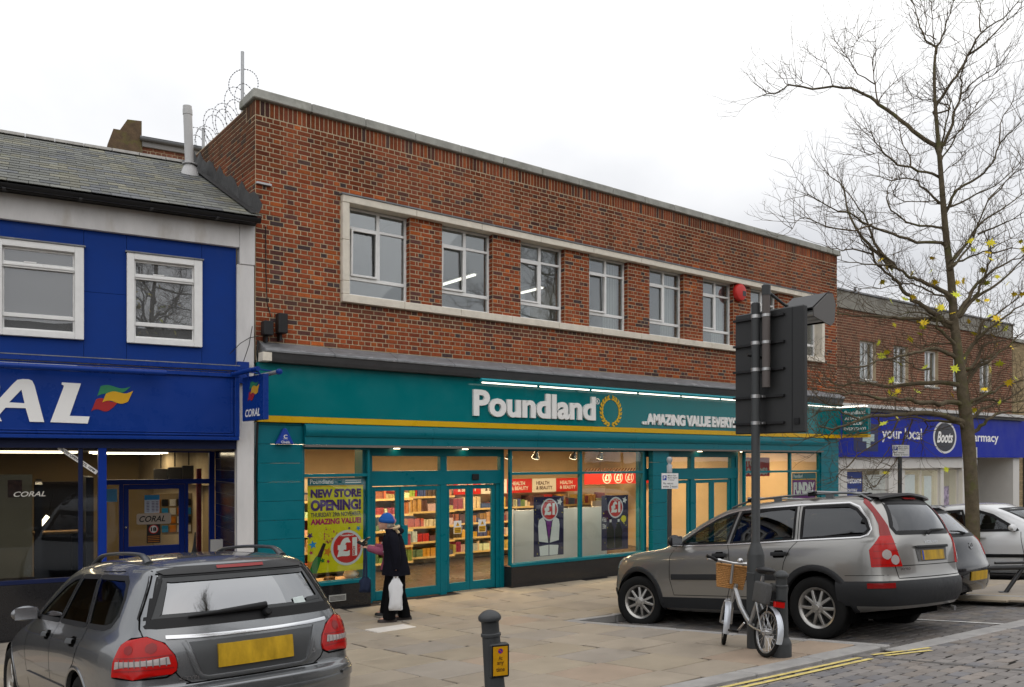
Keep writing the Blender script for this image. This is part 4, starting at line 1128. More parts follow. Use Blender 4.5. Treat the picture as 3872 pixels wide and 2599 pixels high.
rect(fd_, -1.38, -1.15, 1.57, 1.87, .002, mat('pale_blue_sheet', (.55, .62, .72), .5), dr_, 'opening_hours'); rect(fd_, -1.38, -1.15, 1.79, 1.87, .003, M_CYAN, dr_, 'opening_hours_head')
q = MB()
for k in range(7):
    for x in (-1.35, -1.27, -1.21): q.add([fd_(x, 1.6 + k * .025, .004), fd_(x + .045, 1.6 + k * .025, .004), fd_(x + .045, 1.61 + k * .025, .004), fd_(x, 1.61 + k * .025, .004)], [(0, 1, 2, 3)])
q.build('small_print', mat('purple_ink'), dr_, kind='stuff')
rect(fd_, -1.345, -1.135, 1.07, 1.38, .002, M_BLACK, dr_, 'age_notice')
q = MB(); disc(q, fd_, -1.24, 1.30, .075, .003); q.build('age_ring', M_RED, dr_); q = MB(); disc(q, fd_, -1.24, 1.30, .06, .004); q.build('age_disc', M_CARDW, dr_)
ptext(dr_, fd_, '18', -1.285, 1.265, -1.195, 1.335, .005, M_BLACK, .05)
q = MB()
for k in range(4): q.add([fd_(-1.33, 1.09 + k * .03, .003), fd_(-1.15, 1.09 + k * .03, .003), fd_(-1.15, 1.10 + k * .03, .003), fd_(-1.33, 1.10 + k * .03, .003)], [(0, 1, 2, 3)])
q.build('small_print', mat('orange_ink'), dr_)
fs_ = lambda u, v, w: (u, DY + .018 - w, v)
rect(fs_, -1.95, -1.79, 1.77, 1.98, .001, mat('sky_blue_sheet', (.1, .36, .62), .5), ef, 'notice')
# tiled return wall of the entrance
MB().box(-.26, -.2, .0, 1.8, -.05, 2.65).build('tile_backing', mat('grout', (.16, .16, .18), .8), left)
tb_ = bpy.data.objects['tile_backing']
M_TILE = mat('glazed_tile', objcol=True, rough=.12)
tq = MB(); tq.box(-.006, 0, -.0525, .0525, -.092, .092, skip=('r',)); tme = tq.mesh('wall_tile'); tme.materials.append(M_TILE)
for j in range(14):
    for i in range(16):
        col = (.006, .012, .06) if j not in (9, 10, 12) else (.035, .03, .045)
        k_ = rs_.uniform(.8, 1.25)
        t_ = inst('wall_tile', tme, loc=(-.26, .06 + i * .1085, .1 + j * .19), color=tuple(c * k_ for c in col)); t_.parent = tb_
MB().box(-.27, -.245, -.03, .0, .0, 2.62).build('tile_trim', M_BLUEF, left)
MB().box(-.6, -.42, .25, .33, .9, 1.22).build('letter_box', mat('grey_box', (.25, .25, .25), .5), left)
# betting shop interior
M_TAN = mat('tan_wall', (.30, .22, .12), .8, var=.06, vscale=2); M_LCEIL = mat('grey_ceiling', (.20, .17, .14), .8); M_LFLOOR = mat('dark_carpet', (.03, .03, .05), .9)
MB().box(-8, .0, .31, 7, -.06, .0).build('inner_floor', M_LFLOOR, left); MB().box(-8, .0, .31, 7, 2.60, 2.66).build('inner_ceiling', M_LCEIL, left)
q = MB(); q.box(-8, .0, 7, 7.1, 0, 2.72); q.box(-.18, -.1, 1.9, 7, 0, 2.72); q.box(-8.1, -8, .3, 7, 0, 2.72)
q.build('inner_wall', M_TAN, left)
MB().box(-4.6, -2.98, .25, .31, .82, 2.25).build('window_board', mat('tan_board', (.17, .135, .08), .7, var=.1, vscale=2), left); MB().box(-2.97, -2.2, 2.3, 2.36, .0, 2.1).build('shade_sheet', mat('shade_black', (.02, .018, .02), .4), left)  # the near-black sheet is added to make the interior read as shade
MB().box(-2.95, -2.86, .5, 4.5, 0, 2.1).build('shade_panel', mat('shade_black', (.02, .018, .02), .4), left); MB().box(-2.30, -2.2, .5, 1.75, 0, 2.2).build('shade_panel', mat('shade_black', (.02, .018, .02), .4), left)  # near-black panels added to darken the room behind the glass
for (x, y) in ((-2.95, 2.4), (-1.55, 2.6), (-1.4, 4.6), (-4.6, 2.6)):
    MB().box(x - .6, x + .6, y - .28, y + .28, 2.565, 2.596).build('ceiling_light', M_LAMP, left)
    L = bpy.data.lights.new('betting_shop_lamp', 'AREA'); L.shape = 'RECTANGLE'; L.size = 1.2; L.size_y = .5; L.energy = 14; L.color = (1, .74, .42)
    lo = bpy.data.objects.new('betting_shop_lamp', L); COL.objects.link(lo); lo.location = (x, y, 2.55); lo.parent = left
fw_ = lambda u, v, w: (u, .045 - w, v)
rect(fw_, -3.27, -3.10, 1.94, 2.18, 0, mat('dark_picture', (.05, .02, .012), .5, var=.8, vscale=20), left, 'window_poster')
ptext(left, lambda u, v, w: (u, .024, v), 'CORAL', -3.2, 1.95, -2.82, 2.02, 0, mat('frosted_vinyl', (.5, .48, .44), .6), .01, shear=.3)
# corner streamer
def st(u, v, w): return (-2.66 + u * .80 + v * .60, .026 - w, 2.63 - u * .60 + v * .80)
rect(st, 0, .60, -.03, .03, 0, mat('white_card'), left, 'corner_streamer'); ptext(left, st, 'NOW OPEN UNTIL 10PM', .04, -.017, .56, .017, .001, M_BLACK, .03)
ptext(left, st, 'You want it?', .18, .045, .5, .085, .001, mat('white_card'), .02) if False else None
# interior fittings
tvs = thing('television_bank', 'row of dark televisions hanging inside the betting shop', 'television', mtx=LM @ MX.Translation((-.75, 3.2, 2.1)), local=True)
for k, x in enumerate((-.22, .02, .26)):
    o = MB().box(x - .12, x + .115, -.12, .0, -.02 + .0, .19 + .03 * k).build('screen_case', M_BLACK, tvs, bevel=.01)
    MB().tube([(x, -.05, .2 + .03 * k), (x, -.05, .62)], .012, 6).build('hanger', M_BLACK, tvs)
dk = thing('counter_shelf', 'wooden writing shelf inside the betting shop window', 'shelf', mtx=LM @ MX.Translation((-2.65, 1.6, 1.3)), local=True)
MB().box(-.6, .33, -.15, .15, .0, .045).build('top', mat('shelf_wood', (.38, .22, .09), .4, var=.2, vscale=4), dk, bevel=.01); MB().box(-.3, -.22, -.05, .05, -1.3, 0).build('leg', M_BLACK, dk); MB().box(.2, .28, -.05, .05, -1.3, 0).build('leg', M_BLACK, dk)
lp = thing('desk_lamp', 'lit slanted desk lamp on the shelf in the betting shop', 'lamp', mtx=LM @ MX.Translation((-2.9, 1.55, 1.345)), local=True)
MB().tube([(-.02, 0, 0.05), (.12, 0, .24)], .03, 10).build('lamp_head', M_LAMP, lp); MB().tube([(.12, .02, .24), (.2, .02, .6)], .008, 6).build('stem', M_BLACK, lp); MB().lathe([(.06, 0), (.06, .015)], 14, MX.Translation((.0, .04, 0))).build('base', M_BLACK, lp)
fx = thing('betting_slip_rack', 'rack of pale betting slips on the inner wall behind the door', 'rack', mtx=LM @ MX.Translation((-.55, 4.2, 1.3)), local=True)
MB().box(-.45, .3, 0, .05, -.3, .5).build('board', M_TAN, fx)
for i in range(5):
    for j in range(4): MB().box(-.42 + i * .14, -.31 + i * .14, -.03, -.002, -.25 + j * .17, -.12 + j * .17).build('slip_holder', rb.choice((mat('white_card'), mat('orange_ink'), mat('black_plastic'), mat('cyan_ink'))), fx)
# red poster column inside
rc = MB().box(-.5, -.42, 2.2, 2.24, .6, 2.3).build('red_poster', M_DRED, left)
# ---------------------------------------------------------------- projecting betting sign
ps = thing('projecting_sign', 'blue projecting sign with red, yellow and green flag and the word CORAL', 'sign', (4.45, -.1, 3.4))
MB().box(4.42, 4.50, -1.16, -.32, 3.03, 3.68).build('sign_box', M_BLUEG, ps, bevel=.006)
sf = lambda u, v, w: (4.418 - w, -.32 - u, v)   # read from the street side: u runs outward
def zs(px, py): return ((px - 543) / 275 * .47 + .24, 3.23 + (600 - py) / 215 * .36)
for P, m, w in FLAG: MB().prism([zs(*p) for p in P], sf, w * .3 + .001, 0, back=False).build('flag_print', m, ps, fix=True)
ptext(ps, sf, 'CORAL', .13, 3.085, .72, 3.20, .001, M_LETW, .03, shear=.2)
MB().tube([(4.40, .06, 3.76), (4.40, -1.0, 3.76)], .03, 10).build('arm', M_BLUEG, ps, smooth=40)
MB().tube([(4.30, -.25, 3.73), (4.30, -1.28, 3.73)], .036, 10).build('lamp_tube', M_BLUEG, ps, smooth=40); MB().tube([(4.62, -.35, 3.71), (4.62, -1.22, 3.71)], .03, 10).build('lamp_tube', mat('grey_box'), ps, smooth=40)
MB().lathe([(.02, 0), (.042, .02), (.042, .07), (.02, .08)], 12, MX.Translation((4.62, -1.2, 3.71)) @ MX.Rotation(R(90), 4, 'X')).build('end_cap', M_BLUEG, ps, smooth=40)
MB().box(4.42, 4.60, -.12, -.06, 3.62, 3.95).build('wall_plate', M_BLUEG, ps, bevel=.004)
for y in (-.5, -.95):
    MB().tube([(4.40, y, 3.76), (4.46, y, 3.68)], .012, 6).build('hanger', M_BLUEG, ps); MB().tube([(4.30, y, 3.765), (4.62, y, 3.745)], .01, 6).build('cross_bar', M_BLUEG, ps)
# loose wires round the pilaster
for pts, lb in (([(4.3, -.12, 4.05), (4.45, -.16, 4.22), (4.6, -.14, 4.32), (4.75, -.1, 4.36)], 'thin wire strung across the white pilaster below the floodlights'), ([(4.5, -.15, 3.95), (4.58, -.16, 4.2), (4.64, -.14, 4.5)], 'thin wire climbing the white pilaster above the blue wall plate')):
    tag(MB().tube(pts, .006, 5).build('cable', M_CABLE), lb, 'cable')
# ================================================================ pharmacy building
PMT = MX.Translation((21.06, .42, 0)) @ MX.Rotation(R(-1.9), 4, 'Z')
ph = thing('pharmacy_building', 'brown brick building with concrete parapet and blue pharmacy fascia', 'building', mtx=PMT, local=True)
PX = 11.4
phw = [1.79 + 1.805 * i for i in range(5)]
def brown_brick(u, z):
    f = rb.uniform(.8, 1.2); k = rb.random()
    c = (.165, .072, .048) if k < .6 else ((.14, .066, .048) if k < .85 else (.20, .08, .05))
    return tuple(x * f for x in c)
q = MB(); xs = [0] + [v for x in phw for v in (x, x + .84)] + [PX]
q.box(0, PX, 0, .3, 3.9, 4.80); q.box(0, PX, 0, .3, 5.95, 6.78)
for i in range(0, len(xs), 2): q.box(xs[i], xs[i + 1], 0, .3, 4.80, 5.95)
pw_ = q.build('wall', M_MORTAR, ph)
lst = bricks(None, None, None, [(0, PX, 4.04, 6.78)], [(x, x + .84, 4.80, 5.95) for x in phw], colf=brown_brick, z_ref=4.04)
J = MB()
for a, b, c_, d, col in lst:
    J.col = col; J.add([(a, -.005, c_), (b, -.005, c_), (b, -.005, d), (a, -.005, d), (a, 0, c_), (b, 0, c_), (b, 0, d), (a, 0, d)], [(0, 1, 2, 3), (0, 4, 5, 1), (1, 5, 6, 2), (2, 6, 7, 3), (3, 7, 4, 0)])
J.build('brick_courses', M_BRICKC, pw_, kind='stuff')
for i in range(6):
    MB().box(PX * i / 6 + .004, PX * (i + 1) / 6 - .004, -.05, .3, 6.782, 7.27).build('parapet_panel', mat('parapet_concrete', (.24, .23, .20), .9, var=.3, vscale=2.5, bump=.3, bscale=40, var2=((.12, .11, .09), 1.3, .55, .5)), ph, bevel=.01)
MB().box(0, PX + .05, -.09, .34, 7.272, 7.32).build('parapet_capping', M_LEAD, ph)
MB().tube([(1.7, .1, 7.3), (1.7, .1, 7.5)], .04, 8).build('vent_pipe', M_LEAD, ph)
for x in phw:
    f = MB(); frame(f, x, x + .84, 4.80, 5.95, .10, .17, .05, .05, .05, .05); f.box(x + .4, x + .44, .105, .165, 4.85, 5.9)
    w = f.build('window', M_WHITE, ph)
    MB().box(x + .05, x + .79, .135, .14, 4.85, 5.9).build('pane', M_WGLASS, w)
    MB().box(x - .03, x + .87, -.04, .1, 4.75, 4.798).build('sill', M_CONC, w)
    q = MB(); q.grid([[(x + .05 + .06 * k, .3 + .02 * (k % 2), z) for k in range(13)] for z in (4.85, 5.9)]).build('curtain', mat('net_curtain'), w)
q = MB(); q.box(0, PX, 2.6, 2.7, 4.2, 7.0); q.build('inner_wall', M_ROOM, ph)
MB().box(0, PX, .3, 2.6, 6.4, 6.45).build('inner_ceiling', M_ROOMC, ph)
MB().box(2.0, 2.15, .8, 2.2, 6.32, 6.36).build('strip_light', M_LAMP, ph)
# canopy and fascia
MB().box(-.05, PX, -.5, .3, 3.93, 4.03).build('canopy', mat('canopy_white', (.5, .5, .49), .6, var=.1, vscale=3), ph, bevel=.008)
MB().box(-.05, PX, -.42, .0, 3.84, 3.928).build('canopy_soffit', M_DKGREY, ph)
M_BBLUE = mat('pharmacy_blue', (.004, .018, .30), .4, spec=.12, var=.04, vscale=2)
MB().box(-.02, 11.9, -.32, .0, 2.54, 3.838).build('fascia_panel', M_BBLUE, ph)
ff_ = lambda u, v, w: (u, -.321 - w, v)
ptext(ph, ff_, 'your local', 2.40, 2.98, 4.63, 3.42, .002, M_LETW, .02); ptext(ph, ff_, 'pharmacy', 7.30, 2.98, 9.65, 3.36, .002, M_LETW, .02)
q = MB(); disc(q, ff_, 6.03, 3.18, .52, .002, 40, 1.45 / 1.04 * .95 / .95); q.build('logo_rim', mat('pale_silver'), ph)
q = MB(); disc(q, ff_, 6.03, 3.18, .455, .004, 40, 1.45 / 1.04); q.build('logo_disc', mat('logo_dark', (.012, .014, .025), .25), ph)
ptext(ph, ff_, 'Boots', 5.53, 3.0, 6.53, 3.36, .006, M_LETW, .03, shear=.35)
rect(ff_, .95, 2.2, 2.7, 3.5, .001, mat('dark_blue_panel', (.006, .012, .08), .3), ph, 'cross_panel')
q = MB()
for a, b, c_, d in ((1.4, 2.0, 2.99, 3.2), (1.6, 1.8, 2.8, 2.988), (1.6, 1.8, 3.202, 3.4)): q.add([ff_(a, c_, .002), ff_(b, c_, .002), ff_(b, d, .002), ff_(a, d, .002)], [(0, 1, 2, 3)])
q.build('cross_print', mat('pale_green', (.35, .45, .45), .5), ph)
# shopfront
M_OFFW = mat('offwhite_frame', (.56, .55, .53), .5, var=.05, vscale=3)
q = MB(); q.box(0, 7.45, -.2, .2, 2.2, 2.538); q.box(0, .95, -.12, .2, 0, 2.2); q.box(3.15, 4.05, -.1, .2, 0, 2.2); q.box(6.2, 6.4, -.1, .2, 0, 2.2); q.box(7.42, 7.6, -.2, 2.2, 0, 2.53); q.box(11.03, 11.5, -.2, 2.2, 0, 2.53)
q.build('shopfront_frame', M_OFFW, ph)
for x0, x1 in ((.95, 3.15), (4.05, 6.2), (6.4, 7.42)):
    f = MB(); frame(f, x0, x1, .45, 2.19, -.03, .05, .05, .05, .05, .05); f.box((x0 + x1) / 2 - .025, (x0 + x1) / 2 + .025, -.028, .048, .5, 2.14) if x1 - x0 > 1.5 else None
    w = f.build('shop_window', M_OFFW, ph); MB().box(x0 + .05, x1 - .05, .01, .015, .5, 2.14).build('pane', M_SGLASS, w)
    MB().box(x0, x1, -.05, .15, 0, .448).build('stall_riser', M_OFFW, ph)
MB().box(7.6, 11.03, 2.0, 2.1, 0, 2.53).build('recess_wall', M_OFFW, ph); MB().box(7.6, 11.03, -.2, 2.0, 2.53, 2.6).build('recess_ceiling', M_OFFW, ph)
f = MB(); frame(f, 8.1, 9.2, .02, 2.2, 1.9, 1.98, .09, .09, .2, .09); d_ = f.build('door', M_OFFW, ph); MB().box(8.19, 9.11, 1.93, 1.936, .22, 2.11).build('pane', M_SGLASS, d_)
MB().box(0, 7.45, .25, 5, -.05, .0).build('inner_floor', M_LFLOOR, ph); MB().box(0, 7.4, 3.2, 3.3, 0, 2.5).build('inner_wall', M_CREAM, ph); MB().box(0, 7.45, .25, 3.2, 2.54, 2.6).build('inner_ceiling', M_CEIL, ph)
L = bpy.data.lights.new('pharmacy_lamp', 'AREA'); L.shape = 'RECTANGLE'; L.size = 5; L.size_y = 1; L.energy = 120; L.color = (1, .88, .68)
lo = bpy.data.objects.new('pharmacy_lamp', L); COL.objects.link(lo); lo.location = (3.5, 1.5, 2.5); lo.parent = ph
for x in (2, 3.5, 5.2): MB().box(x - .6, x + .6, 1.4, 1.6, 2.51, 2.535).build('ceiling_light', M_LAMP, ph)
fp = lambda u, v, w: (u, -.034 - w, v)
rect(fp, 1.0, 1.86, 1.2, 2.12, 0, mat('welcome_blue', (.01, .03, .18), .4), ph, 'welcome_poster')
ptext(ph, fp, 'welcome', 1.04, 1.78, 1.8, 1.98, .001, M_LETW, .02); ptext(ph, fp, 'pharmacy', 1.04, 1.52, 1.6, 1.66, .001, M_LETW, .01)
rect(fp, 1.9, 3.08, 1.0, 2.02, 0, mat('frost_poster', (.4, .42, .4), .4, var=.3, vscale=9), ph, 'window_poster'); rect(fp, 4.15, 4.75, .6, 2.0, 0, mat('pale_sheet', (.5, .56, .55), .4, var=.1, vscale=9), ph, 'window_poster'); rect(fp, 5.3, 5.75, .6, 1.95, 0, mat('pale_sheet'), ph, 'window_poster'); rect(fp, 6.5, 6.85, .7, 1.6, 0, mat('product_poster', (.3, .25, .35), .4, var=.8, vscale=8), ph, 'window_poster')

# buff brick building beyond
bf = thing('buff_brick_building', 'buff brick building at the edge of the photo beyond the pharmacy', 'building', mtx=PMT @ MX.Translation((11.45, 0, 0)), local=True)
M_BUFF = mat('buff_wall', (.26, .20, .12), .9, var=.2, vscale=8)
q = MB(); q.box(0, 14, 0, 8, 0, 6.7); q.build('wall', M_BUFF, bf)
J = MB()
for i in range(88):
    for k in range(26):
        a = k * .23 + (.115 if i % 2 else 0); f_ = rb.uniform(.8, 1.2); J.col = tuple(c * f_ for c in (.34, .26, .15)); z = i * .076
        J.add([(a, -.006, z), (a + .216, -.006, z), (a + .216, -.006, z + .064), (a, -.006, z + .064)], [(0, 1, 2, 3)])
J.build('brick_courses', M_BRICKC, bf, kind='stuff')
MB().box(-.05, 14, -.1, 8, 6.7, 6.82).build('parapet', M_CONC, bf)
for x in (.9, 3.2, 5.5):
    f = MB(); frame(f, x, x + 1.1, 4.4, 5.8, -.03, .06, .05, .05, .05, .05); w = f.build('window', M_WHITE, bf); MB().box(x + .05, x + 1.05, -.012, -.008, 4.45, 5.75).build('pane', M_WGLASS, w)
MB().box(.8, 8, -.05, .0, .3, 2.7).build('shop_front', M_DKGREY, bf)
# a pale block behind, past the pharmacy roof
bk = thing('rear_block', 'pale flat roofed block showing behind the pharmacy parapet', 'building', mtx=PMT @ MX.Translation((11.0, 6, 0)), local=True)
MB().box(0, 14, 0, 8, 0, 7.1).build('wall', mat('pale_render', (.5, .5, .5), .8), bk); MB().box(-.2, 14.2, -.2, 8.2, 7.1, 7.35).build('roof', mat('green_grey_roof', (.2, .22, .21), .7), bk)

# ================================================================ behind the slate roof
rg = thing('rear_gable_building', 'old brick gable and gutter showing above the slate roof', 'building', mtx=LM @ MX.Translation((-.8, 7, 0)), local=True)
gp_ = [(-.8, 6.5), (-.8, 9.35), (-.68, 9.72), (-.55, 9.72), (-.40, 9.98), (-.11, 10.0), (-.11, 6.5)]
MB().prism(gp_, lambda u, v, w: (u, w, v), 0, .3).build('gable', mat('mossy_brick', (.11, .075, .045), .9, var=.35, vscale=7, bump=.5, bscale=30, var2=((.12, .12, .03), 3, .52, .7)), rg, fix=True)
MB().box(-.108, 1.6, .05, .35, 6.5, 9.52).build('wall', M_MORTAR, rg)
lst = bricks(None, None, None, [(-.1, 1.6, 8.0, 9.5)], colf=brown_brick, z_ref=8.0)
J = MB()
for a, b, c_, d, col in lst:
    J.col = col; J.add([(a, .043, c_), (b, .043, c_), (b, .043, d), (a, .043, d), (a, .05, c_), (b, .05, c_), (b, .05, d), (a, .05, d)], [(0, 1, 2, 3), (0, 4, 5, 1), (1, 5, 6, 2), (2, 6, 7, 3), (3, 7, 4, 0)])
J.build('brick_courses', M_BRICKC, rg, kind='stuff')
MB().tube([(-.15, -.05, 9.60), (1.6, -.05, 9.60)], .055, 10).build('gutter', mat('grey_gutter', (.10, .105, .11), .5), rg, smooth=40)
MB().box(-.1, 1.6, -.02, .05, 9.44, 9.55).build('fascia_board', mat('grey_board', (.2, .2, .2), .7), rg)
MB().add([(-.1, -.1, 9.64), (1.6, -.1, 9.64), (1.6, 2, 10.1), (-.1, 2, 10.1)], [(0, 1, 2, 3)]).build('roof', mat('roof_felt'), rg)
# steel posts and razor wire on the party wall
M_GALV = mat('galvanised', (.4, .41, .42), .5, .6, var=.2, vscale=20)
tag(MB().tube([(4.86, .9, 7.9), (4.86, .9, 9.17)], .028, 10).build('steel_post', M_GALV, smooth=40), 'tall galvanised steel post on the brick side wall near the corner', 'post', 'steel posts carrying the razor wire')
tag(MB().tube([(4.86, 2.93, 7.85), (4.86, 2.93, 8.55)], .028, 10).build('steel_post', M_GALV, smooth=40), 'short galvanised steel post beside the grey flue', 'post', 'steel posts carrying the razor wire')
pts = []
rz = random.Random(9)
for i in range(420):
    t = i / 420; a = 2 * math.pi * 10.5 * t
    rad = .27 + .03 * math.sin(a * .37); c_ = V((4.86, .75 + 2.75 * t, 8.30 + .06 * math.sin(a * .23)))
    pts.append(c_ + V((.05 * math.sin(a * .5) + rad * math.cos(a) * .75, rad * math.cos(a) * .35, rad * math.sin(a))))
for i in range(70):      # upper loop round the tall post
    a = 2 * math.pi * i / 68; pts_ = V((4.86, .88, 8.64)) + RGT * .25 * math.cos(a) + V((0, 0, .25 * math.sin(a))) + FWD * .05 * math.sin(a * .5)
    if i == 0: up = []
    up.append(pts_)
wz = thing('razor_wire', 'coil of razor wire along the top of the brick side wall', 'razor wire', (4.86, .9, 8.05))
M_WIRE = mat('wire_grey', (.13, .13, .14), .45, .5)
for nm, P in (('coil', pts), ('loop', up)):
    MB().tube(P, .0035, 4, cap=False).build(nm, M_WIRE, wz)
    q = MB()
    for i in range(2, len(P) - 1, 2):
        d = (P[i + 1] - P[i - 1]).normalized(); n_ = d.orthogonal().normalized(); b_ = d.cross(n_); p = P[i]
        q.add([p - d * .012, p + n_ * .016, p + d * .012, p - n_ * .016], [(0, 1, 2, 3)]); q.add([p - d * .012, p + b_ * .016, p + d * .012, p - b_ * .016], [(0, 1, 2, 3)])
    q.build('barb', M_WIRE, wz, kind='stuff')
# ================================================================ vehicles
from mathutils.bvhtree import BVHTree
class Car:
    """body = box-topology cage (loops of rear/left/front/right columns) smoothed, then cut and dressed by projection"""
    def __init__(s, levels, m=6, crown=.05, sub=3, name='car'):
        s.m = m; n = s.n = len(levels[0]['xs']) - 1; h = m // 2
        verts = []; loops = []
        def pt(p): verts.append(p); return len(verts) - 1
        def endrow(L, e):
            i = 0 if e == 'r' else n; xc, zc = L['rc'] if e == 'r' else L['fc']; p = L.get('p', 2.6)
            x, y, z = L['xs'][i], L['ys'][i], L['zs'][i] if isinstance(L['zs'], list) else L['zs']
            return [(xc + (x - xc) * (k / h) ** p, y * k / h, zc + (z - zc) * (k / h) ** 1.5) for k in range(h + 1)]
        for L in levels:
            r = endrow(L, 'r'); f = endrow(L, 'f'); Z = L['zs'] if isinstance(L['zs'], list) else [L['zs']] * (n + 1)
            loop = [pt((r[k][0], -r[k][1], r[k][2])) for k in range(h, 0, -1)] + [pt(r[k]) for k in range(0, h)]
            loop += [pt((L['xs'][i], L['ys'][i], Z[i])) for i in range(n)]
            loop += [pt((f[k][0], f[k][1], f[k][2])) for k in range(h, 0, -1)] + [pt((f[k][0], -f[k][1], f[k][2])) for k in range(0, h)]
            loop += [pt((L['xs'][i], -L['ys'][i], Z[i])) for i in range(n, 0, -1)]
            loops.append(loop)
        T = len(loops[0]); faces = []
        for j in range(len(loops) - 1):
            for k in range(T): faces.append((loops[j][k], loops[j][(k + 1) % T], loops[j + 1][(k + 1) % T], loops[j + 1][k]))
        top = loops[-1]; L = levels[-1]; Z = L['zs'] if isinstance(L['zs'], list) else [L['zs']] * (n + 1)
        r = endrow(L, 'r'); f = endrow(L, 'f')
        G = [[None] * (m + 1) for _ in range(n + 1)]         # G[i][k], k from left(0) to right(m)
        for k in range(m + 1): G[0][k] = top[m - k]; G[n][k] = top[m + n + k]
        for i in range(n + 1): G[i][0] = top[m + i]; G[i][m] = top[(2 * m + n + (n - i)) % T]
        for i in range(1, n):
            t = i / n
            for k in range(1, m):
                fr = abs(k - h) / h
                b0 = r[int(abs(k - h))][0] - L['xs'][0]; bn = f[int(abs(k - h))][0] - L['xs'][n]
                x = L['xs'][i] + b0 * (1 - t) ** 3 + bn * t ** 3
                G[i][k] = pt((x, L['ys'][i] * (h - k) / h, Z[i] + crown * (1 - fr ** 2)))
        for i in range(n):
            for k in range(m): faces.append((G[i][k], G[i][k + 1], G[i + 1][k + 1], G[i + 1][k]))
        me = bpy.data.meshes.new('cage'); me.from_pydata(verts, [], faces)
        bm = bmesh.new(); bm.from_mesh(me)
        cl = bm.edges.layers.float.new('crease_edge')
        bm.verts.ensure_lookup_table()
        vl = {}
        for j, lp in enumerate(loops):
            for v in lp: vl[v] = j
        for e in bm.edges:
            a, b = e.verts[0].index, e.verts[1].index
            ja, jb = vl.get(a), vl.get(b)
            if ja is not None and ja == jb and levels[ja].get('crease'): e[cl] = levels[ja]['crease']
        bmesh.ops.recalc_face_normals(bm, faces=bm.faces)
        bm.to_mesh(me); bm.free()
        ob = bpy.data.objects.new('cage', me); COL.objects.link(ob)
        md = ob.modifiers.new('s', 'SUBSURF'); md.levels = sub; md.render_levels = sub
        dg = bpy.context.evaluated_depsgraph_get(); dg.update()
        ev = bpy.data.meshes.new_from_object(ob.evaluated_get(dg))
        s.bm = bmesh.new(); s.bm.from_mesh(ev)
        bpy.data.objects.remove(ob); bpy.data.meshes.remove(me); bpy.data.meshes.remove(ev)
        s.bvh = BVHTree.FromBMesh(s.bm)
    FR = {'L': ((1, 0, 0), (0, 0, 1), (0, 1, 0)), 'R': ((1, 0, 0), (0, 0, 1), (0, -1, 0)), 'B': ((0, 1, 0), (0, 0, 1), (-1, 0, 0)), 'F': ((0, 1, 0), (0, 0, 1), (1, 0, 0)), 'T': ((1, 0, 0), (0, 1, 0), (0, 0, 1)),
          'BL': ((.7071, .7071, 0), (0, 0, 1), (-.7071, .7071, 0)), 'BR': ((.7071, -.7071, 0), (0, 0, 1), (-.7071, -.7071, 0)), 'FL': ((.7071, -.7071, 0), (0, 0, 1), (.7071, .7071, 0)), 'FR': ((.7071, .7071, 0), (0, 0, 1), (.7071, -.7071, 0))}
    def pj(s, fr, u, v, off=0.):
        U, W, Nn = (V(a) for a in s.FR[fr])
        o = U * u + W * v + Nn * 6
        hit, nr, _, _ = s.bvh.ray_cast(o, -Nn)
        if hit is None:
            hit, nr, _, _ = s.bvh.find_nearest(U * u + W * v + Nn * .8)
        if nr.dot(Nn) < 0: nr = -nr
        return hit + nr * off, nr
    @staticmethod
    def rows(poly, nv):
        zs = [p[1] for p in poly]; z0, z1 = min(zs), max(zs); out = []
        n = len(poly)
        for j in range(nv + 1):
            z = z0 + (z1 - z0) * min(max(j / nv, 1e-4), 1 - 1e-4); xs = []
            for i in range(n):
                (a, b), (c, d) = poly[i], poly[(i + 1) % n]
                if (b - z) * (d - z) <= 0 and b != d: xs.append(a + (c - a) * (z - b) / (d - b))
            out.append((min(xs), max(xs), z))
        return out
    def patch(s, name, fr, poly, mtl, parent, off=.004, nu=8, nv=8, thick=.0, smooth=True):
        q = MB(); R_ = []
        for a, b, z in s.rows(poly, nv):
            R_.append([s.pj(fr, a + (b - a) * i / nu, z, off)[0] for i in range(nu + 1)])
        q.grid(R_)
        if thick:
            k, n = nv + 1, nu + 1
            edge = [(0, i) for i in range(n)] + [(j, n - 1) for j in range(1, k)] + [(k - 1, i) for i in range(n - 2, -1, -1)] + [(j, 0) for j in range(k - 2, 0, -1)]
            U, W, Nn = (V(a) for a in s.FR[fr])
            o_ = [R_[j][i] for j, i in edge]; i_ = [p - Nn * thick for p in o_]; L = len(edge)
            q.add(o_ + i_, [(a, (a + 1) % L, (a + 1) % L + L, a + L) for a in range(L)])
        return q.build(name, mtl, parent, smooth=40 if smooth else None, fix=True)
    def strip(s, name, fr, pts, w, mtl, parent, off=.0015, closed=False, step=.04, h=0., collect=None):
        P = list(pts) + ([pts[0]] if closed else []); S_ = []
        for (a, b), (c, d) in zip(P[:-1], P[1:]):
            L = math.hypot(c - a, d - b); k = max(1, int(L / step))
            S_ += [(a + (c - a) * i / k, b + (d - b) * i / k) for i in range(k)]
        if not closed: S_.append(P[-1])
        n = len(S_); A, B = [], []
        for i in range(n):
            p0, p1 = (S_[i - 1], S_[(i + 1) % n]) if closed else (S_[max(i - 1, 0)], S_[min(i + 1, n - 1)])
            tx, ty = p1[0] - p0[0], p1[1] - p0[1]; l = math.hypot(tx, ty) or 1; nx, ny = -ty / l * w / 2, tx / l * w / 2
            A.append(s.pj(fr, S_[i][0] + nx, S_[i][1] + ny, off)); B.append(s.pj(fr, S_[i][0] - nx, S_[i][1] - ny, off))
        q = collect if collect is not None else MB()
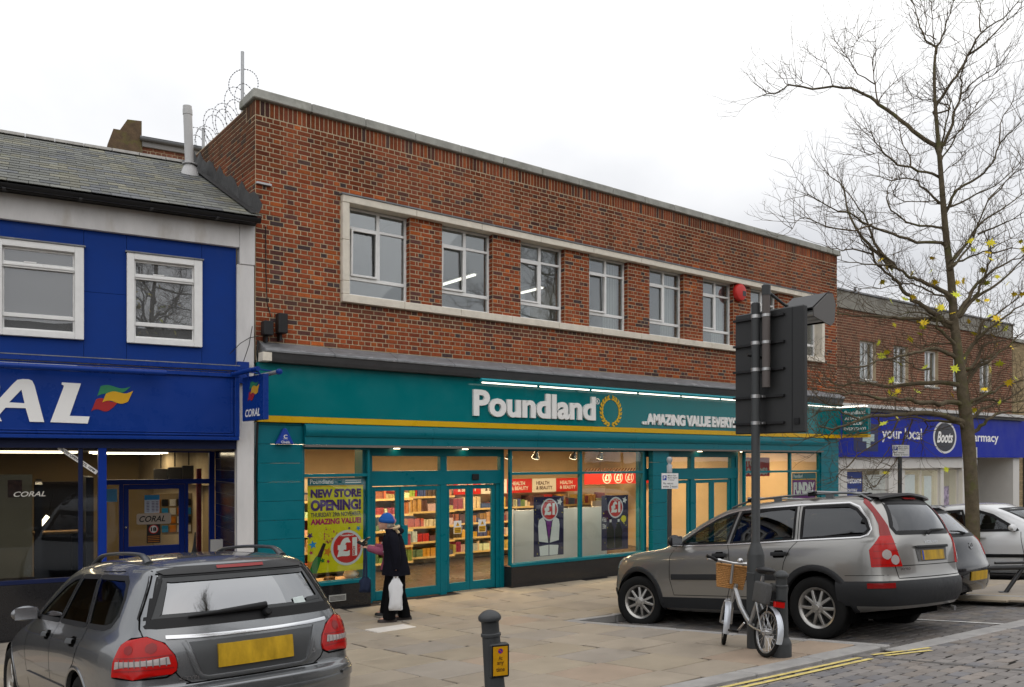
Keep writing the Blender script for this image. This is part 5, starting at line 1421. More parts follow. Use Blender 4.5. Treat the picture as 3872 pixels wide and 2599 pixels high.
        if h <= 0:
            q.add([a[0] for a in A] + [b[0] for b in B], [(i, (i + 1) % n, (i + 1) % n + n, i + n) for i in range(n if closed else n - 1)])
        else:
            a1 = [a[0] + a[1] * h for a in A]; b1 = [b[0] + b[1] * h for b in B]; mid = [(a[0] + b[0]) / 2 + (a[1] + b[1]) * h * .62 for a, b in zip(A, B)]
            vs = [a[0] for a in A] + a1 + mid + b1 + [b[0] for b in B]
            q.add(vs, [(i + r * n, (i + 1) % n + r * n, (i + 1) % n + (r + 1) * n, i + (r + 1) * n) for r in range(4) for i in range(n if closed else n - 1)])
        if collect is None: return q.build(name, mtl, parent, smooth=50, fix=True)
    @staticmethod
    def inside(poly, x, z):
        c = False; n = len(poly)
        for i in range(n):
            (a, b), (d, e) = poly[i], poly[(i + 1) % n]
            if (b > z) != (e > z) and x < a + (d - a) * (z - b) / (e - b): c = not c
        return c
    def cut(s, fr, poly):
        U, W, Nn = (V(a) for a in s.FR[fr]); kill = []
        for f in s.bm.faces:
            c = f.calc_center_median()
            if f.normal.dot(Nn) > .12 and s.inside(poly, c.dot(U), c.dot(W)): kill.append(f)
        bmesh.ops.delete(s.bm, geom=kill, context='FACES')
    def arch(s, cx, cz, r, ymin=.5):
        ins = set()
        for v in s.bm.verts:
            if abs(v.co.y) > ymin and math.hypot(v.co.x - cx, v.co.z - cz) < r and v.co.z < cz + r: ins.add(v)
        low = [f for f in s.bm.faces if all(v in ins for v in f.verts)]
        bmesh.ops.delete(s.bm, geom=low, context='FACES')
        for v in s.bm.verts:
            if abs(v.co.y) > ymin:
                dx, dz = v.co.x - cx, v.co.z - cz; d = math.hypot(dx, dz)
                if 1e-6 < d < r: v.co.x = cx + dx / d * r; v.co.z = cz + dz / d * r
    def body(s, mtl, parent, name='body'):
        bmesh.ops.delete(s.bm, geom=[v for v in s.bm.verts if not v.link_faces], context='VERTS')
        me = bpy.data.meshes.new(name); s.bm.to_mesh(me)
        me.polygons.foreach_set('use_smooth', [True] * len(me.polygons)); me.materials.append(mtl)
        o = bpy.data.objects.new(name, me); COL.objects.link(o); o.parent = parent; return o
    def window(s, fr, poly, gm, parent, seal=.03, nu=10, nv=8, sm=None, inset=.004):
        g_ = s.patch('window', fr, poly, gm, parent, off=-inset, nu=nu, nv=nv)
        s.strip('seal', fr, poly, seal, sm or mat('rubber_black'), g_, off=.002, closed=True)
        return g_
    def liner(s, cx, cz, r, side, y0, y1, parent):
        q = MB(); n = 18; rows = []
        for y in (y0, y1): rows.append([(cx + r * math.cos(R(-25 + 230 * i / n)), side * y, max(cz + r * math.sin(R(-25 + 230 * i / n)), .16)) for i in range(n + 1)])
        q.grid(rows); q.add([(cx, side * y0, cz)] + rows[0], [(0, i, i + 1) for i in range(1, n + 1)])
        q.build('wheel_arch_liner', mat('under_black'), parent)
    def flare(s, cx, cz, r, wd, fr, a0, a1, mtl, parent, off=.012, lip=.05):
        n = 28; rows = []; U, W, Nn = (V(a) for a in s.FR[fr])
        for i in range(n + 1):
            a = R(a0 + (a1 - a0) * i / n); row = []
            for rr, o in ((r + wd, .0), (r + wd - .008, off), (r + wd * .5, off * 1.25), (r + .006, off), (r, off * .4)):
                p, nr = s.pj(fr, cx + rr * math.cos(a), cz + rr * math.sin(a), 0); row.append(p + Nn * o)
            row.append(row[-1] - Nn * lip)
            rows.append(row)
        return MB().grid(rows).build('wheel_arch_trim', mtl, parent, smooth=50, fix=True)
mat('rubber_black', (.010, .010, .011), .5, spec=.2); mat('under_black', (.004, .004, .004), .95, spec=.02)
M_TYRE = mat('tyre_rubber', (.013, .013, .013), .9, spec=.12, var=.15, vscale=30)
M_PLATEY = mat('number_plate_yellow', (.46, .28, .012), .45, var=.5, vscale=7, stretch=(1, 1, .3))
M_TAILR = mat('tail_lamp_red', (.40, .004, .003), .18, spec=.3, coat=.1)
M_TAILD = mat('tail_lamp_dark_red', (.22, .006, .006), .2, spec=.35, coat=.15)
M_TAILC = mat('tail_lamp_clear', (.36, .32, .31), .2, coat=.3, var=.2, vscale=60, stretch=(1, 1, 12))
M_CGLASS = glass('car_glass', (.30, .36, .35), 1.7, .04)
M_CGLASSD = glass('car_glass_dark', (.05, .055, .06), 1.9, .05)
def paint(name, col, metal=.55, rough=.32):
    if name in MATS: return MATS[name]
    m = mat(name, col, rough, metal, coat=.8)
    return m
def wheel(parent, x, y, z, rad, wid, rim_r, mtl_rim, spokes=5, style='double', steer=0., spin=0., camber=0.):
    side = 1 if y > 0 else -1
    mt = MX.Translation((x, y, z)) @ MX.Rotation(R(steer), 4, 'Z') @ MX.Rotation(R(-90 * side), 4, 'X') @ MX.Rotation(spin, 4, 'Z')
    h = wid / 2
    tp = [(rim_r - .005, -h * .8), (rim_r + .02, -h * .95), (rad - .06, -h), (rad - .02, -h * .93), (rad - .004, -h * .8), (rad, -h * .45), (rad, h * .45), (rad - .004, h * .8), (rad - .02, h * .93), (rad - .06, h), (rim_r + .025, h * .93), (rim_r + .008, h * .82), (rim_r - .004, h * .72)]
    w = MB().lathe(tp, 44, mt, cap=False).build('wheel', M_TYRE, parent, smooth=45)
    q = MB()
    q.lathe([(rim_r - .03, -h * .7), (rim_r - .035, h * .35), (rim_r - .028, h * .62), (rim_r - .012, h * .74), (rim_r + .004, h * .8), (rim_r + .004, h * .7)], 40, mt, cap=False)
    q.build('rim', mtl_rim, w, smooth=40)
    MB().lathe([(rim_r - .02, -h * .2), (.02, -h * .15)], 30, mt, cap=False).build('brake_disc', mat('brake_dark', (.03, .03, .03), .6), w)
    sp = MB()
    for k in range(spokes):
        for s2 in ((-1, 1) if style == 'double' else (0,)):
            a = 2 * math.pi * k / spokes; a_in = a + s2 * .10; a_out = a + s2 * (.30 if style == 'double' else 0)
            r0, r1 = .045, rim_r - .02; w0, w1 = (.020, .015) if style == 'double' else (.03, .022)
            p0 = V((r0 * math.cos(a_in), r0 * math.sin(a_in), 0)); p1 = V((r1 * math.cos(a_out), r1 * math.sin(a_out), 0)); d = (p1 - p0).normalized(); nn = V((-d.y, d.x, 0))
            zt0, zt1 = h * .72, h * .60
            vs = [p0 - nn * w0 + V((0, 0, zt0)), p0 + nn * w0 + V((0, 0, zt0)), p1 + nn * w1 + V((0, 0, zt1)), p1 - nn * w1 + V((0, 0, zt1))]
            lo = [v + V((0, 0, -.03)) + (nn * s3 * .004) for v, s3 in zip(vs, (-1, 1, 1, -1))]
            sp.add([mt @ v for v in vs + lo], [(0, 1, 2, 3), (0, 4, 5, 1), (1, 5, 6, 2), (2, 6, 7, 3), (3, 7, 4, 0)])
    sp.build('spoke', mtl_rim, w, bevel=.004, fix=True)
    MB().lathe([(.075, h * .62), (.072, h * .74), (.05, h * .78), (.034, h * .80), (.03, h * .84), (.0, h * .845)], 20, mt, cap=False).build('hub', mtl_rim, w, smooth=35)
    nb = MB()
    for k in range(5):
        a = 2 * math.pi * (k + .5) / 5; nb.lathe([(.009, h * .70), (.009, h * .80)], 6, mt @ MX.Translation((.055 * math.cos(a), .055 * math.sin(a), 0)))
    nb.build('wheel_nut', M_CHROME, w)
    return w
def seats(parent, xs, ys, z, m):
    for x in xs:
        for y in ys:
            q = MB(); q.obox((x + .22, y, z + .32), (.26, 0, 0), (0, .23, 0), (0, 0, .07)); q.obox((x - .06, y, z + .62), (.075, 0, .0), (0, .22, 0), (-.07, 0, .30)); q.obox((x - .15, y, z + 1.0), (.05, 0, 0), (0, .13, 0), (-.01, 0, .085))
            q.build('seat', m, parent, bevel=.04, bseg=2, smooth=60)
def seat_car(x, y, heading, wb, dz):
    fx = x + math.cos(R(heading)) * wb; fy = y + math.sin(R(heading)) * wb
    a = V((x, y, gz(y) + dz)); b = V((fx, fy, gz(fy) + dz)); f = (b - a).normalized()
    k = gslope((y + fy) / 2); n0 = V((0, k, 1)); l = n0.cross(f).normalized(); n = f.cross(l)
    return MX(((f.x, l.x, n.x, a.x), (f.y, l.y, n.y, a.y), (f.z, l.z, n.z, a.z), (0, 0, 0, 1)))
def car_mtx(x, y, z, head, pitch, roll):
    return MX.Translation((x, y, z)) @ MX.Rotation(R(head), 4, 'Z') @ MX.Rotation(R(pitch), 4, 'Y') @ MX.Rotation(R(roll), 4, 'X')
# ---------------------------------------------------------------- silver-grey estate SUV
def build_suv():
    mt = SUV_M
    root = thing('parked_car', 'large grey estate SUV parked nose towards the shops beside the bicycle', 'car', mtx=mt, local=True)
    X = lambda a: a
    lv = []
    def lev(xs, ys, zs, rc, fc, crease=0, p=2.6): lv.append(dict(xs=xs, ys=ys, zs=zs, rc=rc, fc=fc, crease=crease, p=p))
    # columns: rear corner ... front corner (11)
    low = [-.90, -.70, -.30, .2, .6, 1.1, 1.6, 2.1, 2.6, 3.25, 3.52]
    lev([-.84, -.66, -.3, .2, .6, 1.1, 1.6, 2.1, 2.6, 3.2, 3.40], [.74, .80, .82, .82, .82, .82, .82, .82, .82, .78, .66], [.36, .34, .30, .26, .25, .25, .25, .25, .28, .30, .32], (-.93, .36), (3.60, .30))
    lev([-.88, -.70, -.3, .2, .6, 1.1, 1.6, 2.1, 2.6, 3.25, 3.47], [.82, .90, .92, .91, .91, .91, .91, .91, .92, .86, .73], [.42, .40, .36, .31, .30, .30, .30, .30, .33, .35, .36], (-1.0, .42), (3.72, .34))
    lev([-.89, -.71, -.3, .2, .6, 1.1, 1.6, 2.1, 2.6, 3.25, 3.50], [.84, .925, .945, .93, .925, .925, .925, .925, .945, .88, .745], [.66, .65, .62, .45, .44, .44, .44, .44, .50, .55, .56], (-1.02, .64), (3.77, .55), .3)
    lev([-.875, -.70, -.3, .2, .6, 1.1, 1.6, 2.1, 2.6, 3.2, 3.46], [.83, .915, .945, .945, .94, .94, .94, .94, .945, .87, .74], [.72, .72, .74, .72, .7, .7, .7, .7, .72, .72, .72], (-.975, .72), (3.74, .72), .2)
    lev([-.87, -.70, -.3, .2, .6, 1.1, 1.6, 2.1, 2.6, 3.17, 3.42], [.83, .91, .94, .945, .945, .945, .945, .945, .94, .86, .73], [.98, .98, .97, .96, .95, .94, .94, .94, .94, .93, .92], (-.965, .95), (3.72, .90))
    lev([-.85, -.68, -.3, .2, .6, 1.1, 1.6, 2.1, 2.55, 3.03, 3.30], [.815, .885, .915, .92, .92, .92, .92, .915, .895, .82, .68], [1.12, 1.12, 1.11, 1.10, 1.09, 1.08, 1.08, 1.08, 1.075, 1.065, 1.05], (-.955, 1.12), (3.60, 1.05))
    # greenhouse base
    lev([-.83, -.68, -.3, .2, .6, 1.1, 1.5, 1.85, 2.15, 2.36, 2.48], [.78, .84, .865, .875, .875, .875, .875, .87, .85, .80, .70], [1.165, 1.165, 1.16, 1.15, 1.14, 1.135, 1.13, 1.125, 1.12, 1.11, 1.10], (-.94, 1.17), (2.74, 1.115), .35)
    lev([-.76, -.62, -.27, .2, .58, 1.02, 1.35, 1.60, 1.80, 1.97, 2.07], [.73, .775, .80, .815, .815, .815, .81, .80, .775, .73, .63], [1.40, 1.40, 1.40, 1.39, 1.385, 1.38, 1.375, 1.36, 1.35, 1.345, 1.34], (-.87, 1.41), (2.27, 1.36))
    lev([-.64, -.51, -.22, .2, .55, .95, 1.16, 1.30, 1.42, 1.54, 1.62], [.67, .71, .735, .75, .755, .75, .745, .73, .71, .68, .58], [1.56, 1.575, 1.58, 1.585, 1.585, 1.58, 1.57, 1.56, 1.55, 1.54, 1.535], (-.75, 1.585), (1.76, 1.555))
    lev([-.58, -.46, -.18, .2, .5, .85, 1.05, 1.16, 1.26, 1.37, 1.44], [.60, .64, .665, .68, .685, .68, .67, .66, .64, .61, .52], [1.615, 1.635, 1.65, 1.66, 1.66, 1.65, 1.64, 1.63, 1.62, 1.605, 1.60], (-.69, 1.635), (1.55, 1.62))
    C_ = Car(lv, m=6, crown=.035, sub=3)
    P = paint('grey_metallic', (.28, .275, .262), .72, .28)
    CL = mat('grey_cladding', (.024, .025, .027), .55, var=.1, vscale=20, spec=.2)
    TR = mat('bright_trim', (.68, .68, .68), .22, .9)
    # openings
    wq = [(-.60, 1.185), (-.66, 1.25), (-.61, 1.37), (-.50, 1.49), (-.40, 1.54), (.17, 1.55), (.17, 1.175)]
    wr = [(.27, 1.175), (.27, 1.555), (.45, 1.556), (1.07, 1.545), (1.20, 1.155)]
    wf = [(1.27, 1.155), (1.14, 1.54), (1.24, 1.53), (1.42, 1.485), (1.66, 1.385), (1.95, 1.24), (2.06, 1.17), (2.04, 1.15)]
    rg_ = [(-.60, 1.20), (.60, 1.20), (.63, 1.27), (.50, 1.56), (-.50, 1.56), (-.63, 1.27)]
    ws = [(-.72, 1.16), (.72, 1.16), (.58, 1.555), (-.58, 1.555)]
    for fr in ('L', 'R'):
        for w in (wq, wr, wf): C_.cut(fr, w)
    C_.cut('B', rg_); C_.cut('F', ws)
    for cx in (0, 2.857): C_.arch(cx, .375, .425)
    C_.body(P, root)
    for fr, sd in (('L', 1), ('R', -1)):
        for w, gm, lb in ((wq, M_CGLASSD, 'quarter'), (wr, M_CGLASSD, 'rear'), (wf, M_CGLASS, 'front')): C_.window(fr, w, gm, root, seal=.034)
        # bright strip round the window line
        C_.strip('window_trim', fr, [(2.10, 1.135), (1.2, 1.135), (.2, 1.155), (-.58, 1.165), (-.66, 1.19), (-.69, 1.25), (-.645, 1.37), (-.53, 1.515), (-.41, 1.57), (.2, 1.582), (.75, 1.578), (1.10, 1.568), (1.30, 1.538), (1.50, 1.475), (1.75, 1.365), (2.02, 1.22)], .016, TR, root, off=.002, h=.006)
        # door gaps
        gp = MB()
        C_.strip('', fr, [(2.12, 1.12), (2.20, 1.0), (2.22, .7), (2.16, .47)], .008, None, None, collect=gp)
        C_.strip('', fr, [(1.24, 1.13), (1.20, 1.05), (1.18, .8), (1.18, .47)], .008, None, None, collect=gp)
        C_.strip('', fr, [(.22, 1.615), (.215, 1.14), (.30, 1.05), (.38, .90), (.43, .73)], .008, None, None, collect=gp)
        C_.strip('', fr, [(2.16, .475), (.50, .475)], .008, None, None, collect=gp)
        C_.strip('', fr, [(-.72, .99), (-.87, .99)], .006, None, None, collect=gp)
        C_.strip('', fr, [(-.40, .74), (-.85, .74)], .006, None, None, collect=gp)
        gp.build('door_gap', mat('under_black'), root)
        C_.strip('side_moulding', fr, [(2.18, .72), (.48, .72)], .075, CL, root, off=.0, h=.016)
        C_.strip('sill_cladding', fr, [(2.42, .375), (.43, .375)], .14, CL, root, off=.001, h=.014)
        for x in (1.42, .52):
            C_.strip('door_handle', fr, [(x + .02, 1.0), (x - .20, 1.0)], .042, CL, root, off=.012, h=.026, step=.03)
            C_.patch('handle_recess', fr, [(x + .0, .955), (x - .14, .955), (x - .17, 1.0), (x - .12, 1.045), (x - .02, 1.045), (x + .03, 1.0)], mat('under_black'), root, off=.003)
        for cx, a0, a1 in ((0, -18, 200), (2.857, -22, 198)):
            C_.flare(cx, .375, .420, .075, fr, a0, a1, CL, root); C_.liner(cx, .375, .43, sd, .50, .90, root)
        # corner bumper cladding and lamps
        B_ = 'BL' if sd > 0 else 'BR'
    # rear bumper skin: cladding over lower band right round
    n = 44; rows = []
    for i in range(n + 1):
        t = -1 + 2 * i / n
        a = t * R(100); row = []
        for z in (.40, .48, .56, .63, .675):
            d = V((-math.cos(a), math.sin(a), 0)); o = V((-.30 if abs(a) < R(60) else -.42, 0, z))
            # cast from outside towards the rear centre
            src = V((-.45, 0, z)) + d * 2.5
            hit, nr, _, _ = C_.bvh.ray_cast(src, -d)
            nr = nr if nr.dot(d) > 0 else -nr
            row.append(hit + nr * (.022 if .41 < z < .66 else .006))
        rows.append(row)
    MB().grid(rows).build('bumper', CL, root, smooth=50, fix=True)
    rows = []
    for i in range(n + 1):
        t = -1 + 2 * i / n; a = t * R(62); row = []
        for z in (.52, .60, .67):
            d = V((math.cos(a), math.sin(a), 0)); src = V((2.95, 0, z - .12)) + d * 2.5
            hit, nr, _, _ = C_.bvh.ray_cast(src, -d); nr = nr if nr.dot(d) > 0 else -nr
            row.append(hit + nr * .01)
        rows.append(row)
    MB().grid(rows).build('front_bumper', CL, root, smooth=50, fix=True)
    C_.patch('reflector', 'BL', [(-.08, .60), (.18, .60), (.18, .655), (-.08, .655)], M_TAILD, root, off=.028) ; C_.patch('reflector', 'BR', [(-.08, .60), (.18, .60), (.18, .655), (-.08, .655)], M_TAILD, root, off=.028)
    # tall tail lamps running up the rear pillars
    for B_ in ('BL', 'BR'):
        bot = [(-.20, .83), (.13, .83), (.135, 1.02), (.06, 1.11), (.01, 1.17), (-.115, 1.17), (-.13, 1.10), (-.16, .98)]
        lampo = C_.patch('tail_lamp', B_, bot, M_TAILR, root, off=.012, nu=10, nv=16, thick=.012)
        C_.patch('tail_lamp_clear', B_, [(-.028 + .05 * math.cos(R(a)), .965 + .055 * math.sin(R(a))) for a in range(0, 360, 20)], M_TAILC, lampo, off=.016, nu=6, nv=6)
        C_.patch('tail_lamp_clear', B_, [(-.115 + .05 * math.cos(R(a)), .905 + .055 * math.sin(R(a))) for a in range(0, 360, 20)], M_TAILC, lampo, off=.016, nu=6, nv=6)
        for k in range(4): C_.strip('lamp_line', B_, [(-.185 + .012 * k, .855 + k * .075), (.12 - .012 * k, .855 + k * .075)], .006, M_TAILD, lampo, off=.0145)
        up = [(-.115, 1.172), (.01, 1.172), (.0, 1.30), (.03, 1.43), (.09, 1.56), (.06, 1.615), (.03, 1.57), (-.04, 1.41), (-.10, 1.28)]
        C_.patch('tail_lamp_upper', B_, up, M_TAILD, lampo, off=.009, nu=5, nv=16, thick=.01)
    g_ = C_.window('B', rg_, M_CGLASSD, root, seal=.05, nu=14)
    C_.window('F', ws, M_CGLASS, root, seal=.05, nu=14)
    # tailgate lines, plate, handle bar, badge, wiper, spoiler
    gp = MB()
    C_.strip('', 'B', [(-.74, 1.18), (-.73, .86), (-.70, .70), (.70, .70), (.73, .86), (.74, 1.18)], .009, None, None, collect=gp)
    C_.strip('', 'B', [(-.71, .835), (.71, .835)], .008, None, None, collect=gp)
    gp.build('tailgate_gap', mat('under_black'), root)
    C_.patch('plate_recess', 'B', [(-.33, .87), (.33, .87), (.36, 1.03), (-.36, 1.03)], mat('recess_grey', (.10, .10, .10), .5), root, off=.004)
    pl = C_.patch('number_plate', 'B', [(-.26, .885), (.26, .885), (.26, .995), (-.26, .995)], M_PLATEY, root, off=.014, nu=6, nv=2, thick=.01)
    C_.patch('plate_band', 'B', [(-.26, .888), (.26, .888), (.26, .892), (-.26, .892)], mat('under_black'), pl, off=.0145, nv=1) if False else None
    C_.patch('plate_flash', 'B', [(.225, .887), (.258, .887), (.258, .993), (.225, .993)], mat('blue_plastic'), pl, off=.0155, nu=2, nv=2)
    C_.strip('tailgate_bar', 'B', [(-.36, 1.035), (.36, 1.035)], .03, CL, root, off=.01, h=.018)
    q = MB(); text_on(q, 'VOLVO', lambda u, v, w: C_.pj('B', -u, v, .004 + w)[0], -.16, 1.075, .16, 1.105, 0, 0, bold=.02); q.build('badge', M_CHROME, root)
    q = MB(); text_on(q, 'XC90', lambda u, v, w: C_.pj('B', -u, v, .004 + w)[0], -.66, .785, -.50, .815, 0, 0, bold=.02); q.build('badge', M_CHROME, root)
    p0 = C_.pj('B', .03, 1.195, .03)[0]; p1 = C_.pj('B', -.42, 1.225, .02)[0]
    wp = MB().tube([C_.pj('B', .06, 1.175, .02)[0], p0 + V((-.02, 0, .015)), (p0 + p1) / 2 + V((-.02, 0, .012)), p1], [.02, .018, .012, .008], 8).build('wiper', mat('rubber_black'), root, smooth=50)
    sp = []
    for i in range(13):
        y = -.58 + 1.16 * i / 12; f = abs(y) / .58
        b = C_.pj('T', -.55 + .06 * f * f, y, 0)[0]
        sp.append([b + V((.12, 0, .004)), b + V((.0, 0, .022)), V((-.76 + .07 * f * f, y, b.z + .006 - .02 * f)), V((-.765 + .07 * f * f, y, b.z - .02 - .02 * f)), V((-.66 + .06 * f * f, y, b.z - .05))])
    MB().grid(sp).build('spoiler', mat('spoiler_dark', (.02, .02, .021), .35), root, smooth=50, fix=True)
    C_.patch('brake_light', 'B', [(-.14, 1.58), (.14, 1.58), (.14, 1.60), (-.14, 1.60)], M_TAILD, root, off=.02)
    # roof rails and bars
    RL_ = mat('rail_grey', (.14, .145, .15), .4, .5)
    for sd in (1, -1):
        pts = []
        for i in range(17):
            x = -.62 + 1.95 * i / 16; b = C_.pj('T', x, sd * .615, 0)[0]
            e_ = min(1, i / 1.5, (16 - i) / 2.5); pts.append(b + V((0, 0, .012 + .042 * e_)))
        MB().tube(pts, .017, 8, flat=(.8, 1.1)).build('roof_rail', RL_, root, smooth=50)
        for x in (-.1, .62):
            b = C_.pj('T', x, sd * .615, 0)[0]; MB().box(b.x - .05, b.x + .05, b.y - .014, b.y + .014, b.z - .02, b.z + .045).build('rail_foot', RL_, root)
    for x in (.12, 1.0):
        a = C_.pj('T', x, .615, .085)[0]; b = C_.pj('T', x, -.615, .085)[0]
        MB().tube([a + V((0, .06, 0)), b - V((0, .06, 0))], .022, 8, flat=(.6, 1.3)).build('roof_bar', mat('bar_silver', (.42, .43, .44), .35, .8), root, smooth=50)
        for p in (a, b): MB().obox(p + V((0, 0, -.025)), (.05, 0, 0), (0, .03, 0), (0, 0, .03)).build('bar_clamp', mat('rubber_black'), root, bevel=.006)
    # mirrors, headlamps, grille
    for sd, fr in ((1, 'L'), (-1, 'R')):
        b = C_.pj(fr, 2.0, 1.17, 0)[0]
        c = b + V((.04, sd * .15, .04))
        mr = MB()
        ico = bmesh.new(); bmesh.ops.create_icosphere(ico, subdivisions=3, radius=1)
        for v in ico.verts: v.co = V((v.co.x * .075 * (1 if v.co.x > 0 else .55), v.co.y * .125, v.co.z * .085))
        me_ = bpy.data.meshes.new('mirror'); ico.to_mesh(me_); ico.free(); me_.polygons.foreach_set('use_smooth', [True] * len(me_.polygons)); me_.materials.append(mat('mirror_black', (.014, .014, .015), .3))
        mo = bpy.data.objects.new('mirror', me_); COL.objects.link(mo); mo.parent = root; mo.location = c
        MB().tube([(0, -sd * .16, -.05), (0, -sd * .06, -.02)], .028, 8).build('mirror_arm', mat('mirror_black'), mo)
        MB().obox((-.044, 0, 0), (.002, 0, 0), (0, .10, 0), (0, 0, .065)).build('mirror_glass', M_CHROME, mo)
        fl_ = 'FL' if sd > 0 else 'FR'
        C_.patch('headlamp', fl_, [(1.76, .84), (2.04, .80), (2.06, .92), (1.82, 1.0)], glass('lamp_glass', (.8, .85, .85), 2, .2), root, off=.006)
    C_.patch('grille', 'F', [(-.28, .70), (.28, .70), (.33, .93), (-.33, .93)], mat('rubber_black'), root, off=.008)
    TL = mat('seat_dark', (.03, .03, .032), .7)
    seats(root, (.35, 1.2), (-.4, .4), .35, TL); q = MB().box(-.8, 2.1, -.72, .72, .42, .48).build('cabin_floor', mat('under_black'), root)
    MB().box(-.62, 3.1, -.70, .70, .24, .30).build('underbody', mat('under_black'), root)
    MB().obox((2.15, 0, 1.02), (.28, 0, .02), (0, .72, 0), (0, 0, .08)).build('dashboard', mat('under_black'), root)
    MB().tube([(1.55 + .04, -.37 + .0, 1.0)] + [(1.62 + .07 * math.sin(R(a)) * .4, -.37 + .18 * math.cos(R(a)), 1.0 + .17 * math.sin(R(a))) for a in range(0, 361, 30)], .014, 6).build('steering_wheel', mat('rubber_black'), root)
    RM = mat('alloy', (.40, .39, .37), .32, .85)
    wheel(root, 0, .82, .365, .365, .235, .235, RM, spin=.28); wheel(root, 0, -.82, .365, .365, .235, .235, RM)
    wheel(root, 2.857, .82, .365, .365, .235, .235, RM, spin=.7, steer=14); wheel(root, 2.857, -.82, .365, .365, .235, .235, RM, steer=14)
    for y in (.35,): MB().tube([(-.95, -.45, .3), (-.80, -.45, .33)], .03, 10).build('exhaust', M_CHROME, root)
    return root
SUV_M = car_mtx(9.665, -7.166, .325, 90.2, 6.2, 2.2)
build_suv()
